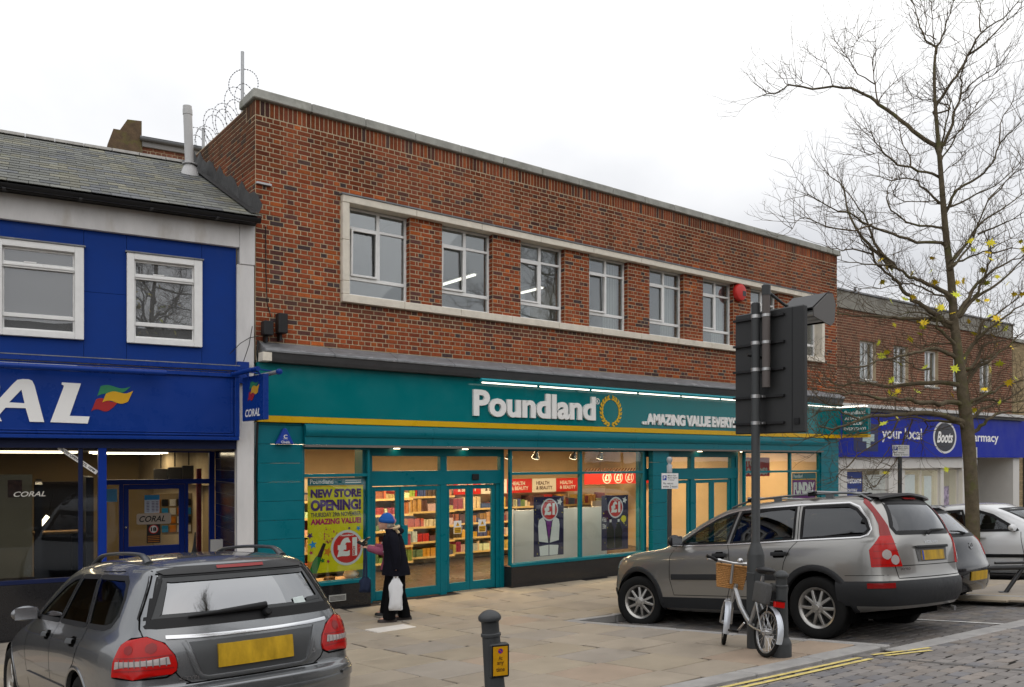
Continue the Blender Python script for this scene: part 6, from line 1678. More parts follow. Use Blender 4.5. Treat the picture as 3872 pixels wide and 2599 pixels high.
# ---------------------------------------------------------------- dark grey estate car in the foreground
def build_estate():
    mt = JAG_M
    root = thing('parked_car', 'dark grey estate car with chrome tailgate strip seen from behind', 'car', mtx=mt, local=True)
    lv = []
    def lev(xs, ys, zs, rc, fc, crease=0, p=2.6): lv.append(dict(xs=xs, ys=ys, zs=zs, rc=rc, fc=fc, crease=crease, p=p))
    lev([-.90, -.72, -.3, .2, .7, 1.3, 1.9, 2.4, 3.0, 3.3], [.70, .77, .79, .79, .79, .79, .79, .79, .74, .60], .21, (-1.02, .24), (3.5, .22))
    lev([-.95, -.75, -.3, .2, .7, 1.3, 1.9, 2.4, 3.05, 3.38], [.77, .86, .885, .87, .87, .87, .87, .87, .83, .68], [.29, .28, .26, .25, .25, .25, .25, .26, .27, .28], (-1.11, .30), (3.6, .28))
    lev([-.97, -.765, -.3, .2, .7, 1.3, 1.9, 2.4, 3.05, 3.40], [.79, .882, .90, .892, .89, .89, .89, .895, .85, .70], .48, (-1.14, .50), (3.64, .48))
    lev([-.965, -.76, -.3, .2, .7, 1.3, 1.9, 2.4, 3.05, 3.38], [.785, .878, .905, .90, .90, .90, .90, .90, .85, .70], [.575, .575, .57, .57, .57, .57, .57, .57, .56, .55], (-1.135, .59), (3.62, .56), .75)
    lev([-.925, -.745, -.3, .2, .7, 1.3, 1.9, 2.4, 3.02, 3.34], [.775, .868, .908, .903, .903, .903, .903, .903, .84, .69], [.61, .61, .61, .61, .61, .61, .61, .61, .60, .59], (-1.07, .615), (3.58, .60), .5)
    lev([-.915, -.735, -.3, .2, .7, 1.3, 1.9, 2.4, 2.98, 3.28], [.77, .86, .905, .908, .908, .908, .905, .90, .82, .66], [.76, .76, .76, .76, .75, .75, .75, .74, .69, .67], (-1.07, .76), (3.53, .67))
    lev([-.90, -.72, -.3, .2, .7, 1.3, 1.9, 2.35, 2.85, 3.12], [.755, .84, .885, .893, .893, .89, .885, .865, .75, .58], [.89, .89, .88, .875, .87, .86, .85, .83, .77, .74], (-1.055, .905), (3.36, .75))
    lev([-.875, -.70, -.3, .2, .7, 1.2, 1.65, 1.95, 2.15, 2.27], [.715, .785, .822, .832, .832, .832, .83, .815, .77, .67], [.965, .96, .955, .95, .945, .94, .935, .93, .925, .92], (-1.02, .985), (2.47, .935), .3)
    lev([-.79, -.63, -.26, .2, .66, 1.08, 1.38, 1.6, 1.76, 1.87], [.655, .71, .745, .755, .755, .755, .75, .735, .695, .59], [1.16, 1.155, 1.15, 1.15, 1.15, 1.15, 1.145, 1.14, 1.135, 1.13], (-.935, 1.175), (2.05, 1.145))
    lev([-.69, -.54, -.22, .2, .6, .92, 1.12, 1.26, 1.38, 1.48], [.59, .635, .665, .68, .68, .675, .665, .65, .61, .51], [1.335, 1.34, 1.35, 1.355, 1.355, 1.35, 1.34, 1.33, 1.32, 1.31], (-.83, 1.355), (1.63, 1.33))
    lev([-.63, -.48, -.18, .2, .55, .82, 1.0, 1.1, 1.2, 1.28], [.515, .555, .58, .595, .595, .59, .58, .565, .53, .44], [1.385, 1.40, 1.42, 1.43, 1.43, 1.42, 1.41, 1.395, 1.385, 1.375], (-.77, 1.405), (1.4, 1.39))
    C_ = Car(lv, m=8, crown=.04, sub=3)
    P = paint('slate_grey_metallic', (.165, .172, .18), .7, .26)
    BK = mat('rubber_black'); UB = mat('under_black')
    wq = [(-.03, .985), (-.40, .985), (-.50, 1.005), (-.55, 1.07), (-.535, 1.18), (-.47, 1.28), (-.40, 1.315), (.13, 1.325)]
    wr = [(.03, .985), (.19, 1.325), (.62, 1.325), (.80, .985)]
    wf = [(.86, .985), (.69, 1.325), (.85, 1.315), (1.1, 1.255), (1.45, 1.11), (1.72, .98)]
    rgl = [(-.655, 1.015), (.655, 1.015), (.665, 1.05), (.535, 1.345), (-.535, 1.345), (-.665, 1.05)]
    ws = [(-.68, .97), (.68, .97), (.53, 1.335), (-.53, 1.335)]
    for fr in ('L', 'R'):
        for w in (wq, wr, wf): C_.cut(fr, w)
    C_.cut('B', rgl); C_.cut('F', ws)
    for cx in (0, 2.71): C_.arch(cx, .325, .36)
    C_.body(P, root)
    G = glass('estate_glass', (.26, .31, .31), 1.7, .05)
    for fr, sd in (('L', 1), ('R', -1)):
        for w in (wq, wr, wf): C_.window(fr, w, G, root, seal=.035)
        gp = MB()
        C_.strip('', fr, [(-.02, .975), (-.06, .90), (.06, .72), (.28, .60), (.34, .45), (.36, .30)], .007, None, None, collect=gp)
        C_.strip('', fr, [(.83, .965), (.84, .7), (.82, .30)], .007, None, None, collect=gp)
        C_.strip('', fr, [(1.75, .96), (1.80, .7), (1.72, .35), (1.7, .3)], .007, None, None, collect=gp)
        C_.strip('', fr, [(1.70, .295), (.37, .295)], .007, None, None, collect=gp)
        C_.strip('', fr, [(.16, 1.36), (-.30, 1.36)], .006, None, None, collect=gp)
        gp.build('door_gap', UB, root)
        C_.strip('side_moulding', fr, [(1.72, .50), (.38, .50)], .05, P, root, off=0, h=.012)
        C_.strip('side_moulding', fr, [(-.40, .52), (-.80, .535)], .05, P, root, off=0, h=.012)
        for x in (.10, .95):
            C_.patch('handle_recess', fr, [(x - .02, .835), (x + .12, .835), (x + .14, .875), (x + .1, .905), (x - .0, .905), (x - .04, .875)], UB, root, off=.002)
            C_.strip('door_handle', fr, [(x - .04, .872), (x + .14, .865)], .03, mat('handle_grey', (.2, .21, .22), .3, .6), root, off=.012, h=.016, step=.03)
        for cx in (0, 2.71): C_.flare(cx, .325, .357, .03, fr, -14, 194, P, root, off=.006, lip=.03); C_.liner(cx, .325, .37, sd, .48, .86, root)
    gl = C_.window('B', rgl, glass('estate_rear_glass', (.12, .15, .145), 2.0, .22), root, seal=.066, nu=24, nv=16, inset=.009)
    q = C_.strip('glass_border', 'B', [(-.61, 1.045), (.61, 1.045), (.515, 1.305), (-.515, 1.305)], .055, mat('glass_frit', (.03, .032, .034), .15), gl, off=-.001, closed=True)
    C_.window('F', ws, G, root, seal=.05, nu=14)
    gp = MB()
    C_.strip('', 'B', [(-.70, .99), (-.69, .93), (-.50, .66), (-.44, .625)], .008, None, None, collect=gp)
    C_.strip('', 'B', [(.70, .99), (.69, .93), (.50, .66), (.44, .625)], .008, None, None, collect=gp)
    C_.strip('', 'B', [(-.70, .99), (-.685, 1.06), (-.55, 1.36)], .008, None, None, collect=gp); C_.strip('', 'B', [(.70, .99), (.685, 1.06), (.55, 1.36)], .008, None, None, collect=gp)
    C_.strip('', 'B', [(-.47, .622), (.47, .622)], .01, None, None, collect=gp)
    gp.build('tailgate_gap', UB, root)
    # chrome strip
    C_.strip('chrome_strip', 'B', [(-.57, .925), (-.4, .917), (-.2, .913), (0, .912), (.2, .913), (.4, .917), (.57, .925)], .022, mat('chrome'), root, off=.003, h=.010, step=.05)
    # plate recess: flat patch with its shade put into a darker grey
    C_.patch('plate_recess', 'B', [(-.36, .655), (.36, .655), (.44, .885), (-.44, .885)], mat('recess_shade', (.09, .094, .098), .3, .5), root, off=.003, nu=12, nv=6)
    C_.strip('recess_lip', 'B', [(.47, .893), (.455, .86), (.40, .69), (.37, .655), (.33, .643), (-.33, .643), (-.37, .655), (-.40, .69), (-.455, .86), (-.47, .893)], .03, P, root, off=.001, h=.010)
    pl = C_.patch('number_plate', 'B', [(-.265, .70), (.265, .70), (.265, .85), (-.265, .85)], M_PLATEY, root, off=.02, nu=6, nv=2, thick=.016)
    # tail lamps
    for B_, sg in (('BL', 1), ('BR', -1)):
        lp = [(-.345, .75), (-.33, .81), (-.27, .89), (-.16, .935), (-.06, .93), (.01, .89), (.06, .79), (.07, .69), (-.10, .675), (-.29, .677), (-.34, .705)]
        t = C_.patch('tail_lamp', B_, lp, M_TAILR, root, off=.013, nu=14, nv=14, thick=.014)
        C_.patch('tail_lamp_clear', B_, [(-.315, .745), (.04, .742), (.035, .80), (-.30, .805)], M_TAILC, t, off=.0165, nu=14, nv=4)
        C_.strip('tail_lamp_seam', B_, lp, .012, UB, t, off=.006, closed=True)
        for k in range(9): C_.strip('clear_rib', B_, [(-.29 + k * .036, .748), (-.286 + k * .036, .80)], .006, mat('rib_grey', (.12, .11, .11), .3), t, off=.0175)
        for (u, z, r) in ((-.20, .865, .035), (-.06, .86, .03)): C_.patch('lamp_bowl', B_, [(u + r * math.cos(R(a)), z + r * math.sin(R(a))) for a in range(0, 360, 24)], M_TAILD, t, off=.0155, nu=6, nv=6)
        C_.strip('lamp_line', B_, [(-.33, .735), (.05, .73)], .006, M_TAILD, t, off=.0158); C_.strip('lamp_line', B_, [(-.32, .815), (.03, .81)], .006, M_TAILD, t, off=.0158)
    # bumper lower lines
    C_.strip('bumper_strip', 'B', [(-.72, .50), (-.4, .495), (.4, .495), (.72, .50)], .045, P, root, off=0, h=.012)
    for B_ in ('BL', 'BR'): C_.strip('bumper_corner_strip', B_, [(-.25, .515), (.10, .525), (.18, .53)], .05, P, root, off=0, h=.012)
    bt = lambda u, v, w: C_.pj('B', -u, v, .004 + w)[0]
    q = MB(); text_on(q, 'X-TYPE', bt, -.52, .645, -.38, .668, .003, 0, bold=.03); q.build('badge', mat('chrome'), root)
    q = MB(); text_on(q, '2.5', bt, .40, .70, .455, .73, 0, 0, bold=.02); q.build('badge', mat('chrome'), root)
    # wiper
    pv = C_.pj('B', -.10, 1.02, .01)[0]
    a = C_.pj('B', -.10, 1.06, .035)[0]; b = C_.pj('B', .18, 1.05, .03)[0]; c = C_.pj('B', .42, 1.04, .016)[0]
    MB().tube([a, (a + b) / 2, b, c], [.026, .022, .018, .008], 8).build('wiper', BK, root, smooth=50)
    MB().lathe([(.028, -.02), (.03, .03), (.02, .045)], 14, MX.Translation(pv) @ MX.Rotation(R(-75), 4, 'Y')).build('wiper_pivot', BK, root, smooth=40)
    # high brake lamp and a dark band standing in for the spoiler's shade
    C_.patch('spoiler_shade', 'B', [(-.50, 1.325), (.50, 1.325), (.54, 1.355), (.38, 1.375), (-.38, 1.375), (-.54, 1.355)], mat('spoiler_dark', (.02, .02, .021), .35), root, off=.006, nu=14, nv=4, thick=.01)
    C_.patch('brake_light', 'B', [(-.17, 1.345), (.17, 1.345), (.17, 1.365), (-.17, 1.365)], M_TAILD, root, off=.012)
    # stickers
    C_.patch('sticker', 'B', [(-.44, 1.06), (-.34, 1.06), (-.335, 1.10), (-.43, 1.105)], mat('pale_sheet', (.5, .56, .55), .4), gl, off=.001)
    C_.patch('sticker', 'B', [(-.60, 1.075), (-.455, 1.065), (-.45, 1.095), (-.585, 1.10)], mat('glass_frit'), gl, off=.001)
    # roof rails and aerial
    RLm = mat('rail_paint', (.07, .073, .076), .3, .4)
    for sd in (1, -1):
        pts, rr = [], []
        for i in range(19):
            t = i / 18; x = -.42 + 1.45 * t; b = C_.pj('T', x, sd * .505, 0)[0]
            e_ = min(1, t / .13, (1 - t) / .2); pts.append(b + V((0, 0, -.005 + .055 * math.sin(e_ * math.pi / 2)))); rr.append(.017 + .012 * (1 - e_))
        MB().tube(pts, rr, 10, flat=(.8, 1.15)).build('roof_rail', RLm, root, smooth=60)
    b = C_.pj('T', .25, -.05, 0)[0]
    MB().tube([b, b + V((-.015, 0, .05)), b + V((-.04, 0, .16))], [.022, .012, .005], 8).build('aerial', BK, root, smooth=50)
    for sd, fr in ((1, 'L'), (-1, 'R')):
        b = C_.pj(fr, 1.60, .99, 0)[0]; c = b + V((.02, sd * .12, .03))
        ico = bmesh.new(); bmesh.ops.create_icosphere(ico, subdivisions=3, radius=1)
        for v in ico.verts: v.co = V((v.co.x * .065 * (1 if v.co.x > 0 else .55), v.co.y * .11, v.co.z * .065))
        me_ = bpy.data.meshes.new('mirror'); ico.to_mesh(me_); ico.free(); me_.polygons.foreach_set('use_smooth', [True] * len(me_.polygons)); me_.materials.append(P)
        mo = bpy.data.objects.new('mirror', me_); COL.objects.link(mo); mo.parent = root; mo.location = c
        MB().tube([(0, -sd * .13, -.04), (0, -sd * .05, -.02)], .024, 8).build('mirror_arm', BK, mo); MB().obox((-.038, 0, 0), (.002, 0, 0), (0, .085, 0), (0, 0, .05)).build('mirror_glass', mat('chrome'), mo)
        C_.patch('headlamp', 'FL' if sd > 0 else 'FR', [(1.75, .56), (1.98, .55), (1.98, .68), (1.80, .70)], glass('lamp_glass', (.8, .85, .85), 2, .2), root, off=.006)
    C_.patch('grille', 'F', [(-.28, .48), (.28, .48), (.33, .66), (-.33, .66)], BK, root, off=.008)
    SL = mat('seat_beige', (.12, .10, .08), .7)
    seats(root, (.25, 1.05), (-.36, .36), .18, SL); MB().box(-.75, 2.0, -.66, .66, .34, .40).build('cabin_floor', UB, root); MB().box(-.65, 3.0, -.72, .72, .19, .24).build('underbody', UB, root)
    MB().box(-.80, .05, -.60, .60, .86, .88).build('load_cover', UB, root); MB().obox((.08, 0, .85), (.04, 0, .01), (0, .58, 0), (-.04, 0, .36)).build('light_blocker', mat('seat_beige'), root, bevel=.03); MB().obox((1.95, 0, .88), (.28, 0, .02), (0, .66, 0), (0, 0, .07)).build('dashboard', UB, root)  # wide upright panel added behind the rear glass to block the bright windscreen
    RM = mat('alloy', (.40, .39, .37), .32, .85)
    for x in (0, 2.71):
        for y in (.78, -.78): wheel(root, x, y, .32, .32, .205, .215, RM, style='single', spokes=7)
    return root
JAG_M = car_mtx(2.06, -6.06, .262, 92.65, 5.7, .6)
build_estate()
# ---------------------------------------------------------------- two plainer cars further along
def build_hatch(name, label, mtx, paint_m, glass_m, tall=1.0):
    root = thing(name, label, 'car', mtx=mtx, local=True)
    lv = []
    def lev(xs, ys, zs, rc, fc, crease=0, p=2.6): lv.append(dict(xs=xs, ys=ys, zs=[z * tall for z in (zs if isinstance(zs, list) else [zs] * len(xs))], rc=(rc[0], rc[1] * tall), fc=(fc[0], fc[1] * tall), crease=crease, p=p))
    lev([-.58, -.42, 0, .6, 1.2, 1.8, 2.5, 2.85], [.66, .73, .76, .76, .76, .76, .72, .58], .22, (-.68, .25), (3.1, .22))
    lev([-.62, -.45, 0, .6, 1.2, 1.8, 2.52, 2.95], [.74, .82, .845, .84, .84, .845, .80, .64], .30, (-.76, .32), (3.2, .28))
    lev([-.63, -.46, 0, .6, 1.2, 1.8, 2.5, 2.95], [.76, .84, .86, .855, .855, .86, .81, .65], .55, (-.79, .58), (3.24, .52), .5)
    lev([-.58, -.43, 0, .6, 1.2, 1.8, 2.45, 2.85], [.75, .83, .86, .86, .86, .86, .79, .62], .72, (-.71, .72), (3.14, .66))
    lev([-.54, -.40, 0, .6, 1.2, 1.75, 2.3, 2.65], [.71, .79, .83, .84, .84, .83, .72, .55], [.90, .90, .89, .88, .87, .85, .80, .77], (-.68, .92), (2.95, .78))
    lev([-.50, -.37, 0, .55, 1.1, 1.55, 1.85, 1.98], [.67, .74, .78, .79, .79, .78, .73, .62], [.96, .96, .95, .94, .935, .93, .925, .92], (-.64, .99), (2.2, .93), .3)
    lev([-.34, -.24, .05, .5, .95, 1.22, 1.42, 1.52], [.60, .66, .69, .70, .70, .69, .65, .54], [1.18, 1.18, 1.18, 1.18, 1.17, 1.16, 1.15, 1.14], (-.47, 1.21), (1.72, 1.16))
    lev([-.18, -.10, .12, .45, .75, .93, 1.05, 1.12], [.54, .58, .61, .62, .62, .61, .57, .47], [1.36, 1.37, 1.38, 1.385, 1.38, 1.365, 1.35, 1.34], (-.28, 1.39), (1.28, 1.35))
    lev([-.10, -.03, .16, .42, .65, .80, .88, .94], [.46, .50, .52, .53, .53, .52, .48, .4], [1.41, 1.425, 1.44, 1.445, 1.44, 1.42, 1.40, 1.39], (-.20, 1.435), (1.06, 1.40))
    C_ = Car(lv, m=6, crown=.035, sub=2)
    t = tall
    wr = [(-.02, .985 * t), (.06, 1.33 * t), (.40, 1.345 * t), (.52, .985 * t)]
    wf = [(.58, .98 * t), (.48, 1.345 * t), (.68, 1.335 * t), (.95, 1.25 * t), (1.40, .98 * t)]
    rgl = [(-.56, 1.02 * t), (.56, 1.02 * t), (.46, 1.36 * t), (-.46, 1.36 * t)]; ws = [(-.62, .97 * t), (.62, .97 * t), (.48, 1.35 * t), (-.48, 1.35 * t)]
    for fr in ('L', 'R'):
        for w in (wr, wf): C_.cut(fr, w)
    C_.cut('B', rgl); C_.cut('F', ws)
    for cx in (0, 2.46): C_.arch(cx, .31, .35)
    C_.body(paint_m, root)
    UB = mat('under_black')
    for fr, sd in (('L', 1), ('R', -1)):
        for w in (wr, wf): C_.window(fr, w, glass_m, root, seal=.05, nu=6, nv=6)
        gp = MB(); C_.strip('', fr, [(.55, .96 * t), (.55, .35)], .01, None, None, collect=gp); C_.strip('', fr, [(1.45, .95 * t), (1.5, .6), (1.45, .32)], .01, None, None, collect=gp); C_.strip('', fr, [(-.1, .96 * t), (.1, .72), (.34, .6)], .01, None, None, collect=gp); gp.build('door_gap', UB, root)
        C_.strip('side_moulding', fr, [(2.05, .55), (.42, .55)], .06, mat('rubber_black'), root, off=0, h=.014)
        for x in (.12, .72): C_.strip('door_handle', fr, [(x, .86 * t), (x + .16, .86 * t)], .035, paint_m, root, off=.01, h=.02)
        for cx in (0, 2.46): C_.liner(cx, .31, .36, sd, .45, .82, root)
        b = C_.pj(fr, 1.32, 1.0 * t, 0)[0]; c = b + V((.03, sd * .11, .03))
        mo = MB().lathe([(.0, -.06), (.045, -.05), (.07, .0), (.06, .04), (.0, .055)], 12, MX.Translation(c) @ MX.Rotation(R(90), 4, 'Y') @ MX.Scale(1.6, 4, (0, 1, 0)), cap=False).build('mirror', paint_m, root, smooth=60)
        B_ = 'BL' if sd > 0 else 'BR'
        C_.patch('tail_lamp', B_, [(-.02, .72), (.20, .72), (.24, .86), (.22, .96), (.10, 1.0), (.02, .95)], M_TAILR, root, off=.01, thick=.01)
        C_.patch('headlamp', 'FL' if sd > 0 else 'FR', [(1.55, .60), (1.82, .58), (1.80, .72), (1.60, .76)], glass('lamp_glass', (.8, .85, .85), 2, .2), root, off=.006)
    C_.window('B', rgl, glass_m, root, seal=.05); C_.window('F', ws, glass_m, root, seal=.05)
    C_.patch('number_plate', 'B', [(-.26, .40), (.26, .40), (.26, .52), (-.26, .52)], M_PLATEY, root, off=.016, nu=4, nv=2, thick=.01)
    q = MB(); q.lathe([(.05, 0), (.05, .008), (.04, .008), (.04, 0)], 20, MX.Translation(C_.pj('B', 0, .86, .004)[0]) @ MX.Rotation(R(-90), 4, 'Y'), cap=False); q.build('badge', mat('chrome'), root)
    a = C_.pj('B', .0, 1.03 * t, .02)[0]; b = C_.pj('B', .32, 1.07 * t, .02)[0]; MB().tube([a, (a + b) / 2 + V((-.02, 0, .01)), b], [.018, .013, .006], 6).build('wiper', mat('rubber_black'), root)
    C_.patch('spoiler', 'B', [(-.44, 1.375 * t), (.44, 1.375 * t), (.42, 1.41 * t), (-.42, 1.41 * t)], paint_m, root, off=.05, thick=.05)
    C_.patch('grille', 'F', [(-.3, .5), (.3, .5), (.3, .6), (-.3, .6)], mat('rubber_black'), root, off=.008)
    seats(root, (.1, .85), (-.34, .34), .2 * t, mat('seat_dark', (.03, .03, .032), .7)); MB().box(-.45, 2.6, -.66, .66, .2, .26).build('underbody', UB, root); MB().obox((1.6, 0, .86), (.22, 0, 0), (0, .6, 0), (0, 0, .07)).build('dashboard', UB, root)
    RM = mat('alloy')
    for x in (0, 2.46):
        for y in (.74, -.74): wheel(root, x, y, .30, .30, .19, .20, RM, style='single', spokes=6)
    return root
build_hatch('parked_car', 'black hatchback parked just beyond the large grey SUV', car_mtx(12.15, -6.75, .33, 92, 5.2, 1.5), paint('black_metallic', (.012, .013, .016), .3, .2), glass('hatch_glass', (.5, .58, .56), 2.2, .10))
build_hatch('parked_car', 'white car parked facing the road behind the bare tree', car_mtx(17.3, -4.95, .06, -89, -4.5, 0), paint('white_gloss', (.62, .63, .64), .1, .25), M_CGLASS, tall=1.03)
# ================================================================ street furniture
M_POST = mat('post_grey_paint', (.045, .048, .05), .45, var=.12, vscale=6, bump=.1, bscale=60)
M_SIGNB = mat('sign_back_grey', (.035, .036, .037), .5, var=.08, vscale=3)
M_STEEL = mat('clip_steel', (.5, .5, .5), .35, .9)
sx, sy = 7.38, -7.29; sg = gz(sy)
sp = thing('road_sign', 'tall grey post carrying a large dark sign seen from behind with a hooded lamp', 'road sign', (sx, sy, sg))
MB().lathe([(.09, -.05), (.09, .98), (.086, .995), (.05, 1.10), (.045, 1.11), (.045, 3.62), (.035, 3.63)], 24, MX.Translation((sx, sy, sg))).build('post', M_POST, sp, smooth=35)
MB().box(sx - .094, sx - .05, sy - .05, sy + .05, sg + .35, sg + .80).build('access_door', M_POST, sp, bevel=.006)
MB().lathe([(.041, 0), (.041, 1.02), (.037, 1.02)], 20, MX.Translation((sx + .02, sy - .115, 3.21))).build('side_post', mat('side_post_brown', (.11, .095, .09), .55), sp, smooth=35)
MB().lathe([(.046, 0), (.046, .10), (.03, .115)], 20, MX.Translation((sx + .02, sy - .115, 4.17))).build('post_cap', M_POST, sp, smooth=35)
y0, y1, z0, z1 = -7.79, -6.94, 2.73, 4.03
MB().box(7.49, 7.56, y0, y1, z0, z1).build('board', M_SIGNB, sp, bevel=.012)
MB().box(7.561, 7.566, y0 + .02, y1 - .02, z0 + .02, z1 - .02).build('sign_face', mat('sign_face_white', (.6, .6, .6), .4), sp)
MB().box(7.4885, 7.4898, y0 + .13, y0 + .14, z0 + .01, z1 - .01).build('panel_seam', M_BLACK, sp)
for z in (3.96, 3.68, 3.40, 3.12, 2.84):
    MB().box(7.455, 7.488, y0 + .22, y1 - .0, z - .012, z + .012).build('rail', mat('rail_black', (.015, .015, .016), .4), sp)
    MB().lathe([(.049, -.018), (.049, .018)], 20, MX.Translation((sx, sy, z))).build('clip', M_STEEL, sp, smooth=35)
    MB().box(sx + .03, 7.46, sy - .07, sy - .05, z - .012, z + .012).build('clip_arm', M_STEEL, sp)
    if z > 3.3: MB().lathe([(.045, -.015), (.045, .015)], 20, MX.Translation((sx + .02, sy - .115, z))).build('clip', M_STEEL, sp, smooth=35)
MB().box(7.475, 7.488, y0 + .05, y0 + .11, z0 + .09, z0 + .15).build('latch', M_BLACK, sp)
MB().tube([(sx - .06, sy + .06, 3.56), (sx + .1, sy - .06, 3.52)], .018, 8).build('cable_gland', M_BLACK, sp)
# lamp hood on its arm
MB().tube([(sx + .02, sy - .115, 4.22), (7.70, -7.42, 4.10), (7.82, -7.45, 4.08)], .016, 8).build('lamp_arm', M_POST, sp, smooth=40)
ly = lambda u, v, w: (u, w, v)
HP = [(7.62, 3.92), (7.93, 3.85), (8.0, 3.90), (8.02, 4.08), (7.97, 4.19), (7.88, 4.18), (7.62, 4.0)]
for w_ in (-7.82, -7.40): MB().prism(HP, ly, w_, w_ + .012).build('hood_end', mat('hood_grey', (.12, .115, .11), .5), sp, fix=True)
MB().prism([(7.62, 4.0), (7.88, 4.18), (7.97, 4.19), (8.02, 4.08), (8.0, 3.90), (8.01, 3.90), (8.032, 4.085), (7.975, 4.203), (7.877, 4.193), (7.61, 4.012)], ly, -7.806, -7.402).build('hood', M_BLACK, sp, fix=True)
for (u, v) in ((7.70, 3.97), (7.80, 3.95), (7.90, 3.93)): MB().tube([(u, -7.80, v), (u, -7.40, v)], .03, 12).build('lamp_tube', mat('unlit_tube', (.45, .45, .44), .25), sp, smooth=40)
# bollards
def bollard_parts(root, loc):
    m = MX.Identity(4)
    MB().lathe([(.098, -.1), (.098, .125), (.094, .14), (.088, .16), (.072, .185), (.069, .20)], 28, m).build('base', M_POST, root, smooth=35)
    MB().lathe([(.069, .20), (.064, .35), (.058, .60), (.056, .68)], 28, m).build('shaft', M_POST, root, smooth=35)
    MB().lathe([(.056, .68), (.063, .685), (.063, .70), (.056, .706)], 28, m).build('ring', M_POST, root, smooth=30)
    MB().lathe([(.056, .706), (.055, .765), (.058, .775), (.07, .785), (.073, .797), (.07, .81), (.06, .822), (.04, .838), (.018, .846), (.0, .848)], 28, m).build('cap', M_POST, root, smooth=30)
b2 = thing('bollard', 'grey cast bollard standing behind the folding bicycle', 'bollard', mtx=MX.Translation((7.09, -7.80, gz(-7.80))), local=True, group='grey cast bollards')
bollard_parts(b2, None)
BX, BY = 3.31, -8.23
bm_ = MX.Translation((BX, BY, gz(BY) + .0)) @ MX.Rotation(R(4.3), 4, RGT.cross(V((0, 0, 1)))) @ MX.Scale(1.06, 4)
b1 = copy_tree(b2, bm_, 'leaning grey bollard with a yellow At any time plate', 'grey cast bollards')
# its plate, turned to the right of the camera
az = R(-37.65 - 27); pn = V((math.sin(-az) * -1, -math.cos(az), 0)); pn = V((-math.sin(R(52.35 - 90 + 8)), -math.cos(R(52.35 - 90 + 8)), 0))
pn = (-FWD * math.cos(R(22)) + RGT * math.sin(R(22))).normalized(); pu = V((-pn.y, pn.x, 0)); pu = pu if pu.dot(RGT) > 0 else -pu
pc = V((0, 0, .54)) + (bm_.to_3x3().inverted() @ (pn * .075 + pu * .025))
L3 = bm_.to_3x3().inverted()
pn_, pu_ = (L3 @ pn).normalized(), (L3 @ pu).normalized(); pv_ = pn_.cross(pu_); pv_ = pv_ if pv_.z > 0 else -pv_
def bp(u, v, w): return pc + pu_ * u + pv_ * v + pn_ * w
def bbox(a0, a1, c0, c1, w0, w1, nm, m, bev=0):
    P = [bp(a, c, w) for w in (w0, w1) for a, c in ((a0, c0), (a1, c0), (a1, c1), (a0, c1))]
    return MB().add(P, [(0, 3, 2, 1), (4, 5, 6, 7), (0, 1, 5, 4), (1, 2, 6, 5), (2, 3, 7, 6), (3, 0, 4, 7)]).build(nm, m, b1, bevel=bev, fix=True)
bbox(-.062, .062, -.105, .105, -.06, .0, 'plate_housing', M_POST, .008)
bbox(-.056, .056, -.099, .099, .0005, .002, 'plate_edge', M_BLACK)
bbox(-.048, .048, -.090, .090, .002, .0035, 'plate', mat('sign_amber', (.60, .30, .008), .4, var=.1, vscale=20))
for t, v in (('At', .005), ('any', -.03), ('time', -.065)):
    q = MB(); w_ = {'At': .026, 'any': .044, 'time': .056}[t]; text_on(q, t, bp, -w_ / 2, v, w_ / 2, v + .026 if t != 'any' else v + .026, .0042, bold=.02); q.build('lettering', mat('brown_ink'), b1)
q = MB(); disc(q, bp, 0, .062, .017, .0042, 20); q.build('symbol_rim', M_RED, b1); q = MB(); disc(q, bp, 0, .062, .014, .0046, 20); q.build('symbol', mat('blue_plastic'), b1)
q = MB(); q.add([bp(-.011, .069, .005), bp(-.008, .073, .005), bp(.011, .055, .005), bp(.008, .051, .005)], [(0, 1, 2, 3)]); q.build('symbol_bar', M_RED, b1)

# parking plates on posts
def park_post(x, y, h, pz, label, finial=True, two=False, pw=.28, phh=.26):
    g0 = gz(y)
    t = thing('parking_sign', label, 'parking sign', (x, y, g0), group='parking restriction signs on posts')
    MB().lathe([(.038, -.05), (.038, h - .25 - g0), (.03, h - .24 - g0)], 18, MX.Translation((x, y, g0))).build('post', M_POST, t, smooth=35)
    if finial:
        pm = mat('finial_grey', (.36, .37, .38), .5)
        MB().lathe([(.044, h - .26), (.046, h - .14), (.03, h - .125), (.026, h - .11), (.042, h - .075), (.048, h - .045), (.042, h - .01), (.02, h + .005), (0, h + .006)], 20, MX.Translation((x, y, 0))).build('finial', pm, t, smooth=50)
    n_ = (CAMP - V((x, y, CAMP.z))).normalized(); n_ = V((-.62, -.78, 0)); u_ = V((.78, -.62, 0))
    for k in range(2 if two else 1):
        zc = pz - k * (phh + .03)
        P = lambda u, v, w: V((x, y, zc)) + u_ * u + V((0, 0, v)) + n_ * (.045 + w)
        q = MB(); c8 = [P(a, b, w) for w in (-.004, 0) for a, b in ((-pw / 2, -phh / 2), (pw / 2, -phh / 2), (pw / 2, phh / 2), (-pw / 2, phh / 2))]
        q.add(c8, [(0, 3, 2, 1), (4, 5, 6, 7), (0, 1, 5, 4), (1, 2, 6, 5), (2, 3, 7, 6), (3, 0, 4, 7)]); q.build('plate', mat('white_paint'), t, fix=True)
        rect(P, -pw * .44, -pw * .2, phh * .05, phh * .36, .001, mat('blue_plastic'), t, 'parking_symbol'); ptext(t, P, 'P', -pw * .38, phh * .1, -pw * .26, phh * .32, .002, M_CARDW, .04)
        ptext(t, P, 'Mon-Sat\n8am-6pm\n1 hour', -pw * .14, phh * .03, pw * .44, phh * .4, .001, M_BLACK, .01); ptext(t, P, 'No return\nwithin 2 hours', -pw * .42, -phh * .42, pw * .44, -phh * .08, .001, M_BLACK, .01)
    return t
